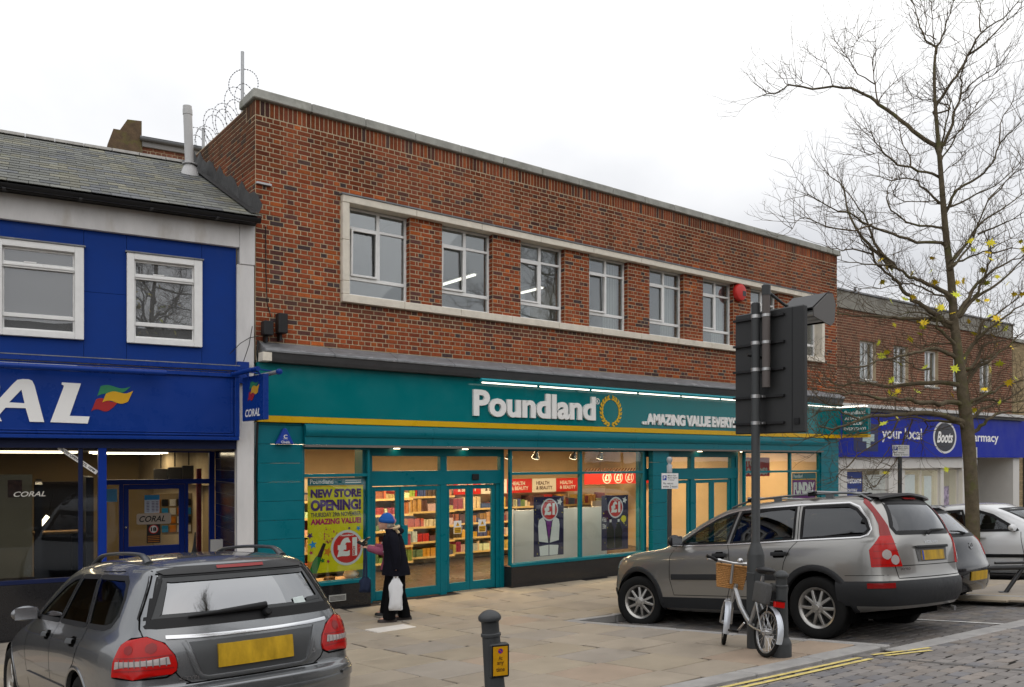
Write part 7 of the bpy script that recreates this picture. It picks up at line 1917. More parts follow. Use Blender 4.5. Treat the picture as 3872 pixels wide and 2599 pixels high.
park_post(10.65, -3.19, 2.50, 2.10, 'white parking plate on a ball topped post in front of the second shop doors')
park_post(15.68, -4.54, 2.9, 2.63, 'white parking plate on a grey post under the tree branches', finial=False, pw=.32, phh=.22)
park_post(17.75, -4.9, 2.9, 2.60, 'pair of white parking plates half hidden by the tree trunk', finial=False, two=True, pw=.30, phh=.22)

# low tubular barrier on the island
rl = thing('guard_rail', 'low dark tubular guard rail on slanted legs beside the black hatchback', 'guard rail', (13.3, -7.1, gz(-7.1)))
M_RAILB = mat('rail_dark', (.02, .021, .023), .35)
d_ = V((.86, -.5, 0)); p0 = V((13.25, -7.2, 0)); zz = lambda p, h: V((p.x, p.y, gz(-7.4) + h * .8 - .02))
MB().tube([zz(p0 + d_ * -.1, .47), zz(p0 + d_ * 3, .47)], .036, 12).build('rail', M_RAILB, rl, smooth=40)
MB().tube([zz(p0 + d_ * .05, .56), zz(p0 + d_ * 3, .575)], .02, 10).build('rail', M_RAILB, rl, smooth=40)
for k in (.5, 2.2):
    a = p0 + d_ * k; b = p0 + d_ * (k - .28)
    MB().tube([zz(a, .45), zz(b, .0)], .03, 10).build('leg', M_RAILB, rl, smooth=40); MB().lathe([(.09, 0), (.09, .012)], 18, MX.Translation(zz(b, .004))).build('foot_plate', M_RAILB, rl)
# ================================================================ folding bicycle leaning by the post
def build_bike():
    r0 = V((6.96, -7.70)); f0 = V((7.33, -6.93)); hd = (f0 - r0).normalized()
    head = math.degrees(math.atan2(hd.y, hd.x))
    g0, g1 = gz(r0.y), gz(f0.y); pit = -math.degrees(math.atan2(g1 - g0, (f0 - r0).length))
    mt = MX.Translation((r0.x, r0.y, g0)) @ MX.Rotation(R(head), 4, 'Z') @ MX.Rotation(R(pit), 4, 'Y') @ MX.Rotation(R(9), 4, 'X')
    t = thing('bicycle', 'silver folding bicycle with wicker basket leaning beside the sign post', 'bicycle', mtx=mt, local=True)
    WB, RW = .92, .245
    SIL = mat('bike_silver', (.36, .365, .37), .3, .75); BLK = mat('rubber_black'); ALU = mat('bike_alu', (.55, .55, .56), .28, .9)
    ST = MX.Translation((WB - .03, 0, 0)) @ MX.Rotation(R(-24), 4, 'Z') @ MX.Translation((-(WB - .03), 0, 0))   # front end turned
    def ring(mb, c, r, tr, m, n=40, k=8):
        pts = [m @ V((c[0] + r * math.cos(2 * math.pi * i / n), c[1], c[2] + r * math.sin(2 * math.pi * i / n))) for i in range(n + 1)]
        return mb.tube(pts, tr, k, cap=False)
    I = MX.Identity(4)
    for nm, c, m in (('rear', (0, 0, RW), I), ('front', (WB, 0, RW), ST)):
        q = MB(); ring(q, c, RW - .02, .021, m); w = q.build('wheel', M_TYRE, t, smooth=60)
        q = MB(); ring(q, c, RW - .045, .011, m, k=6); q.build('rim', ALU, w, smooth=60)
        q = MB()
        for i in range(20):
            a = 2 * math.pi * i / 20; s_ = .018 if i % 2 else -.018
            q.tube([m @ V((c[0] + .02 * math.cos(a + .6), s_, c[2] + .02 * math.sin(a + .6))), m @ V((c[0] + (RW - .05) * math.cos(a), 0, c[2] + (RW - .05) * math.sin(a)))], .0018, 4, cap=False)
        q.build('spoke', ALU, w, kind='stuff')
        MB().lathe([(.012, -.065), (.012, -.045), (.035 if nm == 'rear' else .02, -.04), (.035 if nm == 'rear' else .018, .04), (.012, .045), (.012, .065)], 16, m @ MX.Translation(c) @ MX.Rotation(R(90), 4, 'X')).build('hub', ALU, w, smooth=40)
    # mudguards: curved strips
    def guard(c, a0, a1, m, nm):
        rows = []
        for i in range(15):
            a = R(a0 + (a1 - a0) * i / 14); row = []
            for k in range(5):
                y = -.032 + .016 * k; rr = RW + .018 - .012 * (abs(k - 2) / 2) ** 2
                row.append(m @ V((c[0] + rr * math.cos(a), y, c[2] + rr * math.sin(a))))
            rows.append(row)
        return MB().grid(rows).build(nm, mat('guard_white', (.52, .55, .60), .3, .3), t, smooth=60)
    guard((0, 0, RW), 80, 200, I, 'mudguard'); guard((WB, 0, RW), 60, 205, ST, 'mudguard')
    P = lambda *a: [V(p) for p in a]
    hx, hz = WB - .16, .62
    q = MB(); q.tube(P((hx, 0, hz), (hx - .16, 0, hz - .17), (hx - .34, 0, hz - .29), (.36, 0, .30)), [.026, .027, .027, .026], 12); frame_o = q.build('frame', SIL, t, smooth=60)
    MB().tube(P((hx + .045, 0, hz - .14), (hx - .015, 0, hz + .05)), .022, 12).build('head_tube', SIL, frame_o, smooth=60)
    MB().tube(P((.36, 0, .28), (.24, 0, .58)), .019, 10).build('seat_tube', SIL, frame_o, smooth=60)
    for s_ in (1, -1):
        MB().tube(P((.36, s_ * .02, .29), (.2, s_ * .05, .265), (0, s_ * .06, RW)), .012, 8).build('chain_stay', SIL, frame_o, smooth=60)
        MB().tube(P((.26, s_ * .02, .54), (.0, s_ * .06, RW)), .010, 8).build('seat_stay', SIL, frame_o, smooth=60)
        fk = MB().tube([ST @ p for p in P((hx + .05, s_ * .035, hz - .15), (hx + .09, s_ * .05, hz - .22), (WB, s_ * .055, RW))], .014, 8).build('fork_blade', SIL, t, smooth=60)
        MB().tube([ST @ p for p in P((WB - .15, s_ * .055, RW + .17), (WB, s_ * .058, RW))], .004, 6).build('guard_stay', ALU, t)
    MB().tube([ST @ V((hx + .05, -.045, hz - .15)), ST @ V((hx + .05, .045, hz - .15))], .017, 8).build('fork_crown', SIL, t, smooth=60)
    MB().tube([ST @ p for p in P((hx - .015, 0, hz + .05), (hx - .06, 0, hz + .27))], .015, 10).build('handlebar_stem', ALU, t, smooth=60)
    MB().tube([ST @ p for p in P((hx - .14, -.27, hz + .275), (hx - .08, -.12, hz + .28), (hx - .07, 0, hz + .27), (hx - .08, .12, hz + .28), (hx - .14, .27, hz + .275))], .012, 10).build('handlebar', ALU, t, smooth=60)
    for s_ in (1, -1):
        MB().tube([ST @ p for p in P((hx - .10, s_ * .17, hz + .2758), (hx - .145, s_ * .285, hz + .308))], .019, 10).build('grip', BLK, t, smooth=60)
        MB().tube([ST @ p for p in P((hx - .02, s_ * .13, hz + .295), (hx - .05, s_ * .25, hz + .285))], .006, 6).build('brake_lever', ALU, t, smooth=60)
    bl = MB().lathe([(.0, .028), (.022, .022), (.032, .0), (.028, -.012)], 14, ST @ MX.Translation((hx - .075, -.07, hz + .305))); bl.build('bell', ALU, t, smooth=60)
    for k in (0, 1):
        MB().tube([ST @ p for p in P((hx - .05, .15 - .3 * k, hz + .28), (hx + .14, .06 - .1 * k, hz + .22), (hx + .12, 0, hz + .02), (hx - .03, .02, hz - .12))], .004, 6).build('cable', BLK, t, smooth=60)
    # saddle, post
    MB().tube(P((.25, 0, .56), (.20, 0, .79)), .014, 10).build('seat_post', ALU, t, smooth=60)
    bm = bmesh.new(); bmesh.ops.create_icosphere(bm, subdivisions=3, radius=1)
    for v in bm.verts:
        x, y, z = v.co; wd = .09 if x < -.1 else .09 - .055 * min(1, (x + .1) / .7)
        v.co = V((.19 + x * .15, y * wd * 1.15, .835 + z * .035 * (1.2 if z > 0 else .8) + (.012 if x < -.4 else 0)))
    me = bpy.data.meshes.new('saddle'); bm.to_mesh(me); bm.free(); me.polygons.foreach_set('use_smooth', [True] * len(me.polygons)); me.materials.append(mat('saddle_vinyl', (.02, .02, .022), .4))
    so = bpy.data.objects.new('saddle', me); COL.objects.link(so); so.parent = t
    # rack, grey pannier bag, reflector
    for s_ in (1, -1): MB().tube(P((.22, s_ * .05, .56), (-.14, s_ * .05, .55)), .006, 6).build('rack_rail', ALU, t); MB().tube(P((-.06, s_ * .05, .55), (0, s_ * .06, RW)), .005, 6).build('rack_stay', ALU, t)
    bg = MB()
    for s_ in (1, -1): bg.obox((.02, s_ * .085, .62), (.13, 0, .01), (0, .035, 0), (-.01, 0, .105))
    po_ = bg.build('saddle_bag', mat('grey_canvas', (.075, .075, .075), .85, var=.2, vscale=30, bump=.3, bscale=200), t, bevel=.02, bseg=2, smooth=60)
    MB().obox((.02, 0, .60), (.10, 0, 0), (0, .05, 0), (0, 0, .05)).build('saddle_bag_strap', BLK, t, bevel=.01)
    MB().obox((-.17, 0, .53), (.018, 0, 0), (0, .055, 0), (0, 0, .03)).build('reflector', M_TAILR, t, bevel=.006)
    MB().obox((-.16, 0, .567), (.03, 0, 0), (0, .055, 0), (0, 0, .008)).build('reflector_mount', BLK, t)
    # crank, chainring, pedals
    MB().lathe([(.075, -.004), (.075, .004)], 28, MX.Translation((.37, -.05, .29)) @ MX.Rotation(R(90), 4, 'X')).build('chainring', mat('brake_dark', (.03, .03, .03), .6), t)
    for s_ in (1, -1):
        MB().tube(P((.37, s_ * .06, .29), (.37 + s_ * .1, s_ * .075, .29 - s_ * .10)), .010, 8).build('crank', ALU, t, smooth=60); MB().obox((.37 + s_ * .1, s_ * .12, .29 - s_ * .10), (.04, 0, 0), (0, .04, 0), (0, 0, .011)).build('pedal', BLK, t)
    # wicker basket: woven slats
    B0 = ST @ V((hx + .13, 0, hz + .12)); WK = mat('wicker', (.42, .21, .07), .7, var=.35, vscale=60)
    bk_ = MB(); nz = 13; bw, bd, bh = .155, .10, .115
    e1 = (ST.to_3x3() @ V((1, 0, 0))); e2 = (ST.to_3x3() @ V((0, 1, 0))); e3 = V((0, 0, 1))
    def bpnt(a, z, off):
        per = [(-bd, -bw), (bd, -bw), (bd, bw), (-bd, bw)]
        L = [2 * bd, 2 * bw, 2 * bd, 2 * bw]; T = sum(L); s = (a % 1) * T; i = 0
        while s > L[i]: s -= L[i]; i = (i + 1) % 4
        p, q_ = per[i], per[(i + 1) % 4]; f = s / L[i]; k = .82 + .18 * (z + bh) / (2 * bh) + off
        return B0 + e1 * (p[0] + (q_[0] - p[0]) * f) * k + e2 * (p[1] + (q_[1] - p[1]) * f) * k + e3 * z
    for j in range(nz):
        z = -bh + 2 * bh * j / (nz - 1); pts = [bpnt(i / 72, z, .035 * (1 if (i + j) % 2 else -1)) for i in range(73)]
        bk_.tube(pts, .0105, 6, cap=False)
    bo = bk_.build('basket', WK, t, smooth=60)
    q = MB()
    for i in range(36): q.tube([bpnt(i / 36, -bh, 0), bpnt(i / 36, bh, 0)], .007, 5)
    q.build('basket_stake', WK, bo, kind='stuff')
    MB().tube([bpnt(i / 48, bh + .008, .01) for i in range(49)], .014, 8, cap=False).build('basket_rim', WK, bo, smooth=60)
    MB().add([bpnt(0, -bh, -.02), bpnt(.2, -bh, -.02), bpnt(.5, -bh, -.02), bpnt(.7, -bh, -.02)], [(0, 1, 2, 3)]).build('basket_floor', WK, bo)
build_bike()
# ================================================================ two women at the window
_SPH = {}
def ell(q, c, r, rot=None, seg=16):
    if seg not in _SPH:
        b = bmesh.new(); bmesh.ops.create_uvsphere(b, u_segments=seg, v_segments=seg // 2 + 2, radius=1)
        _SPH[seg] = ([v.co.copy() for v in b.verts], [tuple(v.index for v in f.verts) for f in b.faces]); b.free()
    m = MX.Translation(c) @ (rot or MX.Identity(4)) @ MX.Diagonal((*r, 1)); vs, fs = _SPH[seg]
    q.add([m @ v for v in vs], fs)
def capsule(bm, a, b, ra, rb, k=8):
    a, b = V(a), V(b)
    for i in range(k + 1):
        t = i / k; p = a.lerp(b, t); ell(bm, p, [ra + (rb - ra) * t] * 3, seg=8)
def remeshed(name, bm, mtl, parent, vox=.011, smooth=6):
    me = bm.mesh(name)
    o = bpy.data.objects.new(name, me); COL.objects.link(o)
    r = o.modifiers.new('r', 'REMESH'); r.mode = 'VOXEL'; r.voxel_size = vox
    s = o.modifiers.new('s', 'SMOOTH'); s.factor = .5; s.iterations = smooth
    dg = bpy.context.evaluated_depsgraph_get(); dg.update()
    m2 = bpy.data.meshes.new_from_object(o.evaluated_get(dg)); m2.name = name
    bpy.data.objects.remove(o); bpy.data.meshes.remove(me)
    m2.polygons.foreach_set('use_smooth', [True] * len(m2.polygons)); m2.materials.clear(); m2.materials.append(mtl)
    o = bpy.data.objects.new(name, m2); COL.objects.link(o); o.parent = parent; return o
def hand(bm, w, d, up, curl, s=1.):
    """palm and five bent fingers; w wrist, d pointing direction, up back of the hand"""
    d, up = V(d).normalized(), V(up).normalized(); sd = d.cross(up)
    c = V(w) + d * .045 * s
    rot = MX((( d.x, sd.x, up.x, 0), (d.y, sd.y, up.y, 0), (d.z, sd.z, up.z, 0), (0, 0, 0, 1)))
    ell(bm, c, (.048 * s, .04 * s, .016 * s), rot)
    for k, (off, L) in enumerate(((-.03, .06), (-.011, .072), (.009, .068), (.027, .052))):
        p = c + d * .04 * s + sd * off * s; dr = d.copy()
        for j, f in enumerate((.45, .32, .23)):
            dr = (dr - up * math.sin(R(curl))).normalized(); q = p + dr * L * f * s * 1.3; capsule(bm, p, q, (.0095 - j * .001) * s, (.0085 - j * .001) * s, 3); p = q
    p = c - sd * .035 * s - d * .015 * s; dr = (d * .6 - sd * .8 - up * .2).normalized()
    for f in (.035, .03): q = p + dr * f * s; capsule(bm, p, q, .011 * s, .0095 * s, 3); p = q; dr = (dr + d * .5 - up * .2).normalized()
def loft(rings, n=28, cap=False):
    """rings: (centre, rx, ry, fold amplitude, phase)"""
    q = MB(); rows = []
    for c, rx, ry, fo, ph in rings:
        rows.append([V(c) + V((rx * math.cos(a) * (1 + fo * math.sin(5 * a + ph) + fo * .6 * math.sin(9 * a + ph * 2)), ry * math.sin(a) * (1 + fo * math.sin(5 * a + ph)), 0)) for a in [2 * math.pi * i / n for i in range(n + 1)]])
    q.grid(rows); return q
M_SKIN = mat('skin', (.50, .28, .20), .55)
def woman(label, x, y, heading, H, stoop, coat_m, coat_len, hat_m, trouser_m, shoe_m, la, ra, legs, hood=None, name='person'):
    """la/ra: (elbow, wrist) offsets in body coordinates; legs: forward offset of each foot"""
    g0 = gz(y)
    root = thing(name, label, 'person', mtx=MX.Translation((x, y, g0)) @ MX.Rotation(R(heading), 4, 'Z') @ MX.Scale(H / 1.6, 4), local=True)
    sp = lambda z: stoop * max(0, (z - .85)) ** 1.4           # forward lean of the spine
    hd = V((sp(1.47) + .045, 0, 1.475)); nk = V((sp(1.33), 0, 1.33)); sh = 1.27
    bm = MB()
    ell(bm, hd, (.092, .073, .115)); ell(bm, hd + V((.055, 0, -.055)), (.05, .048, .05)); ell(bm, hd + V((.098, 0, -.018)), (.02, .013, .028)); ell(bm, hd + V((.092, 0, -.065)), (.016, .026, .012)); ell(bm, hd + V((.072, 0, .02)), (.026, .055, .016)); ell(bm, hd + V((.078, 0, -.095)), (.026, .026, .02))
    for s_ in (1, -1): ell(bm, hd + V((-.005, s_ * .073, -.015)), (.022, .01, .032)); ell(bm, hd + V((.062, s_ * .037, -.03)), (.02, .018, .02))
    capsule(bm, hd + V((-.02, 0, -.06)), nk + V((-.03, 0, -.03)), .052, .058, 5)
    capsule(bm, nk + V((-.03, 0, -.08)), (sp(.95), 0, .95), .13, .14, 8); ell(bm, (0, 0, .86), (.13, .165, .12))
    for s_, (el, wr) in ((1, la), (-1, ra)):
        so = V((sp(sh) - .02, s_ * .17, sh)); capsule(bm, so, el, .05, .042, 6); capsule(bm, el, wr, .040, .027, 6)
        dd = (V(wr) - V(el)).normalized(); upv = V((0, 0, 1)) if abs(dd.z) < .8 else V((0, s_, 0))
        hand(bm, wr, dd, (upv - dd * upv.dot(dd)), 22, .95)
        ft = V((legs[0 if s_ > 0 else 1], s_ * .085, .07))
        kn = V((legs[0 if s_ > 0 else 1] * .5 + .02, s_ * .09, .46)); capsule(bm, (0, s_ * .09, .82), kn, .085, .06, 6); capsule(bm, kn, ft, .056, .04, 6); ell(bm, ft + V((.06, 0, -.03)), (.10, .035, .03))
    body = remeshed('body', bm, M_SKIN, root)
    for s_ in (1, -1): MB().lathe([(0, -.008), (.008, 0), (0, .008)], 8, MX.Translation(hd + V((.078, s_ * .033, -.012))), cap=False).build('eye', M_BLACK, root, smooth=60)
    # trousers
    for s_ in (1, -1):
        fx = legs[0 if s_ > 0 else 1]
        rg = [((fx, s_ * .085, .045), .095, .08, .06, 1.), ((fx * .95, s_ * .085, .14), .088, .075, .04, 1.5), ((fx * .55 + .015, s_ * .088, .42), .083, .076, .02, 2.), ((fx * .25, s_ * .088, .65), .10, .092, .02, 2.6), ((0, s_ * .085, .85), .13, .10, .0, 0)]
        loft(rg).build('trouser_leg', trouser_m, root, smooth=70)
        q = MB(); sh_ = [(-.10, .035, .0), (-.105, .05, .05), (-.06, .045, .08), (.02, .04, .085), (.09, .045, .06), (.145, .04, .035), (.155, .03, .0)]
        rows = [[V((fx + a, s_ * .085 + b * math.cos(t_), c * max(0.02, math.sin(t_)))) for t_ in [math.pi * i / 8 for i in range(9)]] for a, b, c in [(-.11, .02, .03), (-.10, .036, .06), (-.05, .04, .085), (.03, .042, .085), (.10, .048, .06), (.15, .04, .045), (.175, .018, .03)]]
        q.grid(rows).build('shoe', shoe_m, root, smooth=60, fix=True)
    # coat
    zb = coat_len
    rg = [((.0, 0, zb), .205, .245, .05, .4), ((.0, 0, zb + .08), .20, .24, .045, .6), ((sp(.85) * .5, 0, .85), .185, .225, .03, .9), ((sp(.98), 0, .98), .17, .205, .02, 1.2), ((sp(1.1), 0, 1.1), .165, .205, .015, 1.6), ((sp(1.2), 0, 1.2), .16, .205, .01, 2.), ((sp(1.27) - .01, 0, 1.27), .135, .18, .0, 0), ((sp(1.325) - .015, 0, 1.325), .095, .115, .0, 0), ((sp(1.36), 0, 1.365), .085, .09, 0, 0), ((sp(1.37) + .0, 0, 1.385), .07, .072, 0, 0)]
    co = loft(rg, 40).build('coat', coat_m, root, smooth=70)
    for s_, (el, wr) in ((1, la), (-1, ra)):
        so = V((sp(sh) - .02, s_ * .155, sh + .0)); el, wr = V(el), V(wr); e2 = wr - (wr - el).normalized() * .02
        MB().tube([so + V((0, -s_ * .05, .02)), so, so.lerp(el, .35), so.lerp(el, .75), el, el.lerp(e2, .3), el.lerp(e2, .7), e2], [.06, .085, .078, .068, .066, .063, .056, .053], 16).build('sleeve', coat_m, co, smooth=70)
    for k in range(4): MB().lathe([(.0, .012), (.011, .008), (.012, 0)], 10, MX.Translation((sp(.8 + k * .13) + .17 - .004 * k, .02, .78 + k * .13)) @ MX.Rotation(R(90), 4, 'Y'), cap=False).build('button', mat('button_steel', (.5, .5, .5), .4, .5), co)
    # hat
    hb = hd + V((-.012, 0, .005)); rows = []
    tilt = MX.Translation(hb) @ MX.Rotation(R(-6), 4, 'Y')
    for k in range(9):
        a = R(90 * k / 8); rr = math.cos(a); rows.append([tilt @ V((.108 * rr * math.cos(t_), .092 * rr * math.sin(t_), .018 + .125 * math.sin(a))) for t_ in [2 * math.pi * i / 28 for i in range(29)]])
    ht = MB().grid(rows).build('hat', hat_m, root, smooth=70)
    MB().tube([tilt @ V((.108 * math.cos(t_), .093 * math.sin(t_), .022)) for t_ in [2 * math.pi * i / 28 for i in range(29)]], .021, 8, cap=False, flat=(1.5, .6)).build('hat_brim', hat_m, ht, smooth=70)
    # grey hair under the hat
    bm = MB(); ell(bm, hd + V((-.045, 0, -.03)), (.06, .078, .075))
    remeshed('hair', bm, mat('grey_hair', (.33, .30, .27), .7, var=.3, vscale=60), root, .008, 3)
    if hood:
        hc = V((sp(1.33) - .10, 0, 1.34)); rows = []
        for k in range(7):
            u = k / 6; rows.append([hc + V((-.02 - .075 * math.sin(math.pi * u) + .05 * math.cos(t_) * 0 - .05 * u * abs(math.cos(t_ / 2)), (.16 - .03 * u) * math.sin(t_ - math.pi) * 1., -.06 + .13 * u - .10 * abs(math.sin((t_ - math.pi) / 2)) ** 2 * 0)) + V((.14 * (1 - math.cos(t_ - math.pi)) * .5, 0, -.015 * (1 - math.cos(t_ - math.pi)))) for t_ in [R(60) + R(240) * i / 20 for i in range(21)]])
        MB().grid(rows).build('hood', coat_m, co, smooth=70)
        MB().tube([p + V((.012, 0, .004)) for p in rows[-1]], .024, 8).build('hood_lining', hood, co, smooth=70)
        MB().grid([[p + V((.018, 0, .0)) for p in r] for r in rows[3:]]).build('hood_fleece', hood, co, smooth=70)
    return root
M_BCOAT = mat('black_coat', (.008, .008, .013), .9, spec=.08, var=.3, vscale=20, bump=.3, bscale=60)
M_PCOAT = mat('pink_coat', (.27, .075, .125), .85, spec=.1, var=.15, vscale=15, bump=.3, bscale=60)
M_BTROU = mat('black_trousers', (.006, .006, .007), .95, spec=.05)
M_FLEECE = mat('beige_fleece', (.52, .40, .24), .95, bump=.6, bscale=120)
HDG = 142.35
woman('woman in a blue knitted hat and black hooded coat looking at the window poster', 6.245, -1.73, HDG + 6, 1.60, .22, M_BCOAT, .70, mat('blue_knit', (.012, .09, .34), .9, bump=.6, bscale=150), M_BTROU, mat('brown_shoe', (.03, .022, .02), .5),
      ((-.01, .225, 1.0), (.0, .225, .78)), ((.02, -.21, 1.0), (.05, -.20, .76)), (.10, -.12), hood=M_FLEECE)
woman('woman in a pink coat and pink hat standing behind the black coat, holding a purse', 6.535, -1.16, HDG - 4, 1.57, .12, M_PCOAT, .72, mat('pink_knit', (.50, .20, .26), .9), M_BTROU, mat('black_shoe', (.01, .01, .01), .4),
      ((.14, .21, 1.02), (.40, .14, 1.08)), ((.12, -.20, 1.02), (.36, -.10, 1.08)), (.12, -.06))
def bmat(x, y, hd): return MX.Translation((x, y, gz(y))) @ MX.Rotation(R(hd), 4, 'Z')
mA, mB = bmat(6.245, -1.73, HDG + 6), bmat(6.535, -1.16, HDG - 4)
# white carrier bag in the near hand
def bag(label, c, w, h, d, m, mtx, strap, cat='bag', name='carrier_bag', print_m=None, tie=None):
    t = thing(name, label, cat, mtx=mtx @ MX.Translation(c), local=True)
    rows = []; rr = random.Random(4)
    for k in range(11):
        u = k / 10; z = -h * u; ww = w * (.50 + .42 * min(1, u * 5) + .08 * u) * (1 - .10 * max(0, u - .85) * 5); dd = d * (.25 + .75 * math.sin(min(1, u * 1.1) * math.pi * .62)) * (1 if u < .97 else .5)
        rows.append([V((ww / 2 * math.cos(a) * (1 + .10 * math.sin(4 * a + u * 7) + .05 * math.sin(9 * a - u * 15)), dd / 2 * math.sin(a) * (1 + .14 * math.sin(5 * a + 3 * u)), z - .012 * math.sin(3 * a))) for a in [2 * math.pi * i / 24 for i in range(25)]])
    rows.append([V((p.x * .3, p.y * .3, -h - .01)) for p in rows[-1]])
    MB().grid(rows).build('sack', m, t, smooth=70)
    for s_ in (1, -1): MB().tube([V((s_ * w * .12, 0, -.01)), V((s_ * w * .1, .0, strap * .6)), V((0, 0, strap))], .008, 6, flat=(2, .5)).build('handle', m, t)
    if print_m:
        for k, (a, b) in enumerate(((.28, .34), (.42, .62), (.72, .8))):
            MB().add([V((-.02 + .05 * (k % 2), s2 * (d / 2 + .012), -h * z_)) + V((dx_, 0, 0)) for s2 in (-1,) for dx_, z_ in ((0, a), (.045, a), (.045, b), (0, b))], [(0, 1, 2, 3)]).build('print', print_m[k % 2], t)
    return t
bag('white plastic carrier bag held by the woman in the black coat', (.0, .235, .66), .20, .45, .09, mat('white_polythene', (.62, .63, .65), .35, bump=.5, bscale=25), mA, .06, print_m=(mat('grey_ink'), M_INKM))
bag('small dark blue bag hanging from the arm of the woman in pink', (.42, .18, .60), .18, .22, .09, mat('navy_cloth', (.012, .02, .05), .8), mB, .44, name='shoulder_bag')
pu = thing('purse', 'open black purse with a pale ring held out by the woman in pink', 'purse', mtx=mB @ MX.Translation((.49, .05, 1.13)) @ MX.Rotation(R(-25), 4, 'Y'), local=True)
MB().box(-.06, .07, -.10, .10, -.03, .02).build('case', mat('black_leather', (.012, .012, .012), .4), pu, bevel=.012, bseg=2)
MB().obox((-.03, 0, .06), (.012, 0, 0), (0, .10, 0), (-.02, 0, .055)).build('flap', mat('black_leather'), pu, bevel=.006)
MB().lathe([(.028, 0), (.04, .004), (.04, .010), (.028, .012)], 18, MX.Translation((.0, -.106, .0)) @ MX.Rotation(R(90), 4, 'X'), cap=False).build('ring', M_CARDW, pu)
# ================================================================ bare plane tree
TZ = 15.5; K_ = 3149.4
def tp(px, py, dz=0.):
    Z = TZ + dz
    return CAMP + FWD * Z + RGT * ((px - 1936) / K_ * Z) + V((0, 0, (1740.5 - py) / K_ * Z))
rt = random.Random(31)
tb0 = tp(3678, 1990); tree_base = V((tb0.x, tb0.y, gz(tb0.y) - .165))
tree = thing('bare_tree', 'tall bare plane tree with a few yellow leaves in front of the pharmacy', 'tree', tuple(tree_base))
M_BARK = mat('plane_bark', (.12, .098, .066), .9, spec=.1, var=.35, vscale=9, bump=.8, bscale=35, var2=((.10, .105, .035), 5, .52, .65))
M_TWIG = mat('twig_bark', (.115, .088, .058), .9, spec=.1, var=.3, vscale=6)
tr = [(3690, 2120), (3678, 1990), (3668, 1750), (3655, 1600), (3640, 1480), (3625, 1350), (3608, 1220), (3600, 1100), (3590, 1000), (3578, 900), (3565, 750), (3550, 560), (3536, 390), (3533, 260), (3540, 178)]
tw = [.13, .122, .115, .118, .10, .085, .078, .07, .063, .058, .05, .04, .031, .025, .019]
tpts = [tree_base - V((0, 0, .1))] + [tp(x, y, .04 * math.sin(i)) for i, (x, y) in enumerate(tr)][1:]
def smooth_path(P, rs, k=3):
    out, ro = [], []
    n = len(P)
    for i in range(n - 1):
        p0, p1, p2, p3 = P[max(i - 1, 0)], P[i], P[i + 1], P[min(i + 2, n - 1)]
        for j in range(k):
            t = j / k
            out.append(.5 * ((2 * p1) + (p2 - p0) * t + (2 * p0 - 5 * p1 + 4 * p2 - p3) * t * t + (3 * p1 - p0 - 3 * p2 + p3) * t ** 3)); ro.append(rs[i] + (rs[i + 1] - rs[i]) * t)
    out.append(P[-1]); ro.append(rs[-1]); return out, ro
a_, b_ = smooth_path(tpts, [.135] + tw[1:])
MB().tube(a_, b_, 14).build('trunk', M_BARK, tree, smooth=70)
Z3 = lambda *p: [(2900 + x / 1.568, y / 1.568) for x, y in p]
Z5 = lambda *p: [(3150 + x / 2.6136, 900 + y / 2.6136) for x, y in p]
Z6 = lambda *p: [(3150 + x / 2.6136, 1400 + y / 2.6136) for x, y in p]
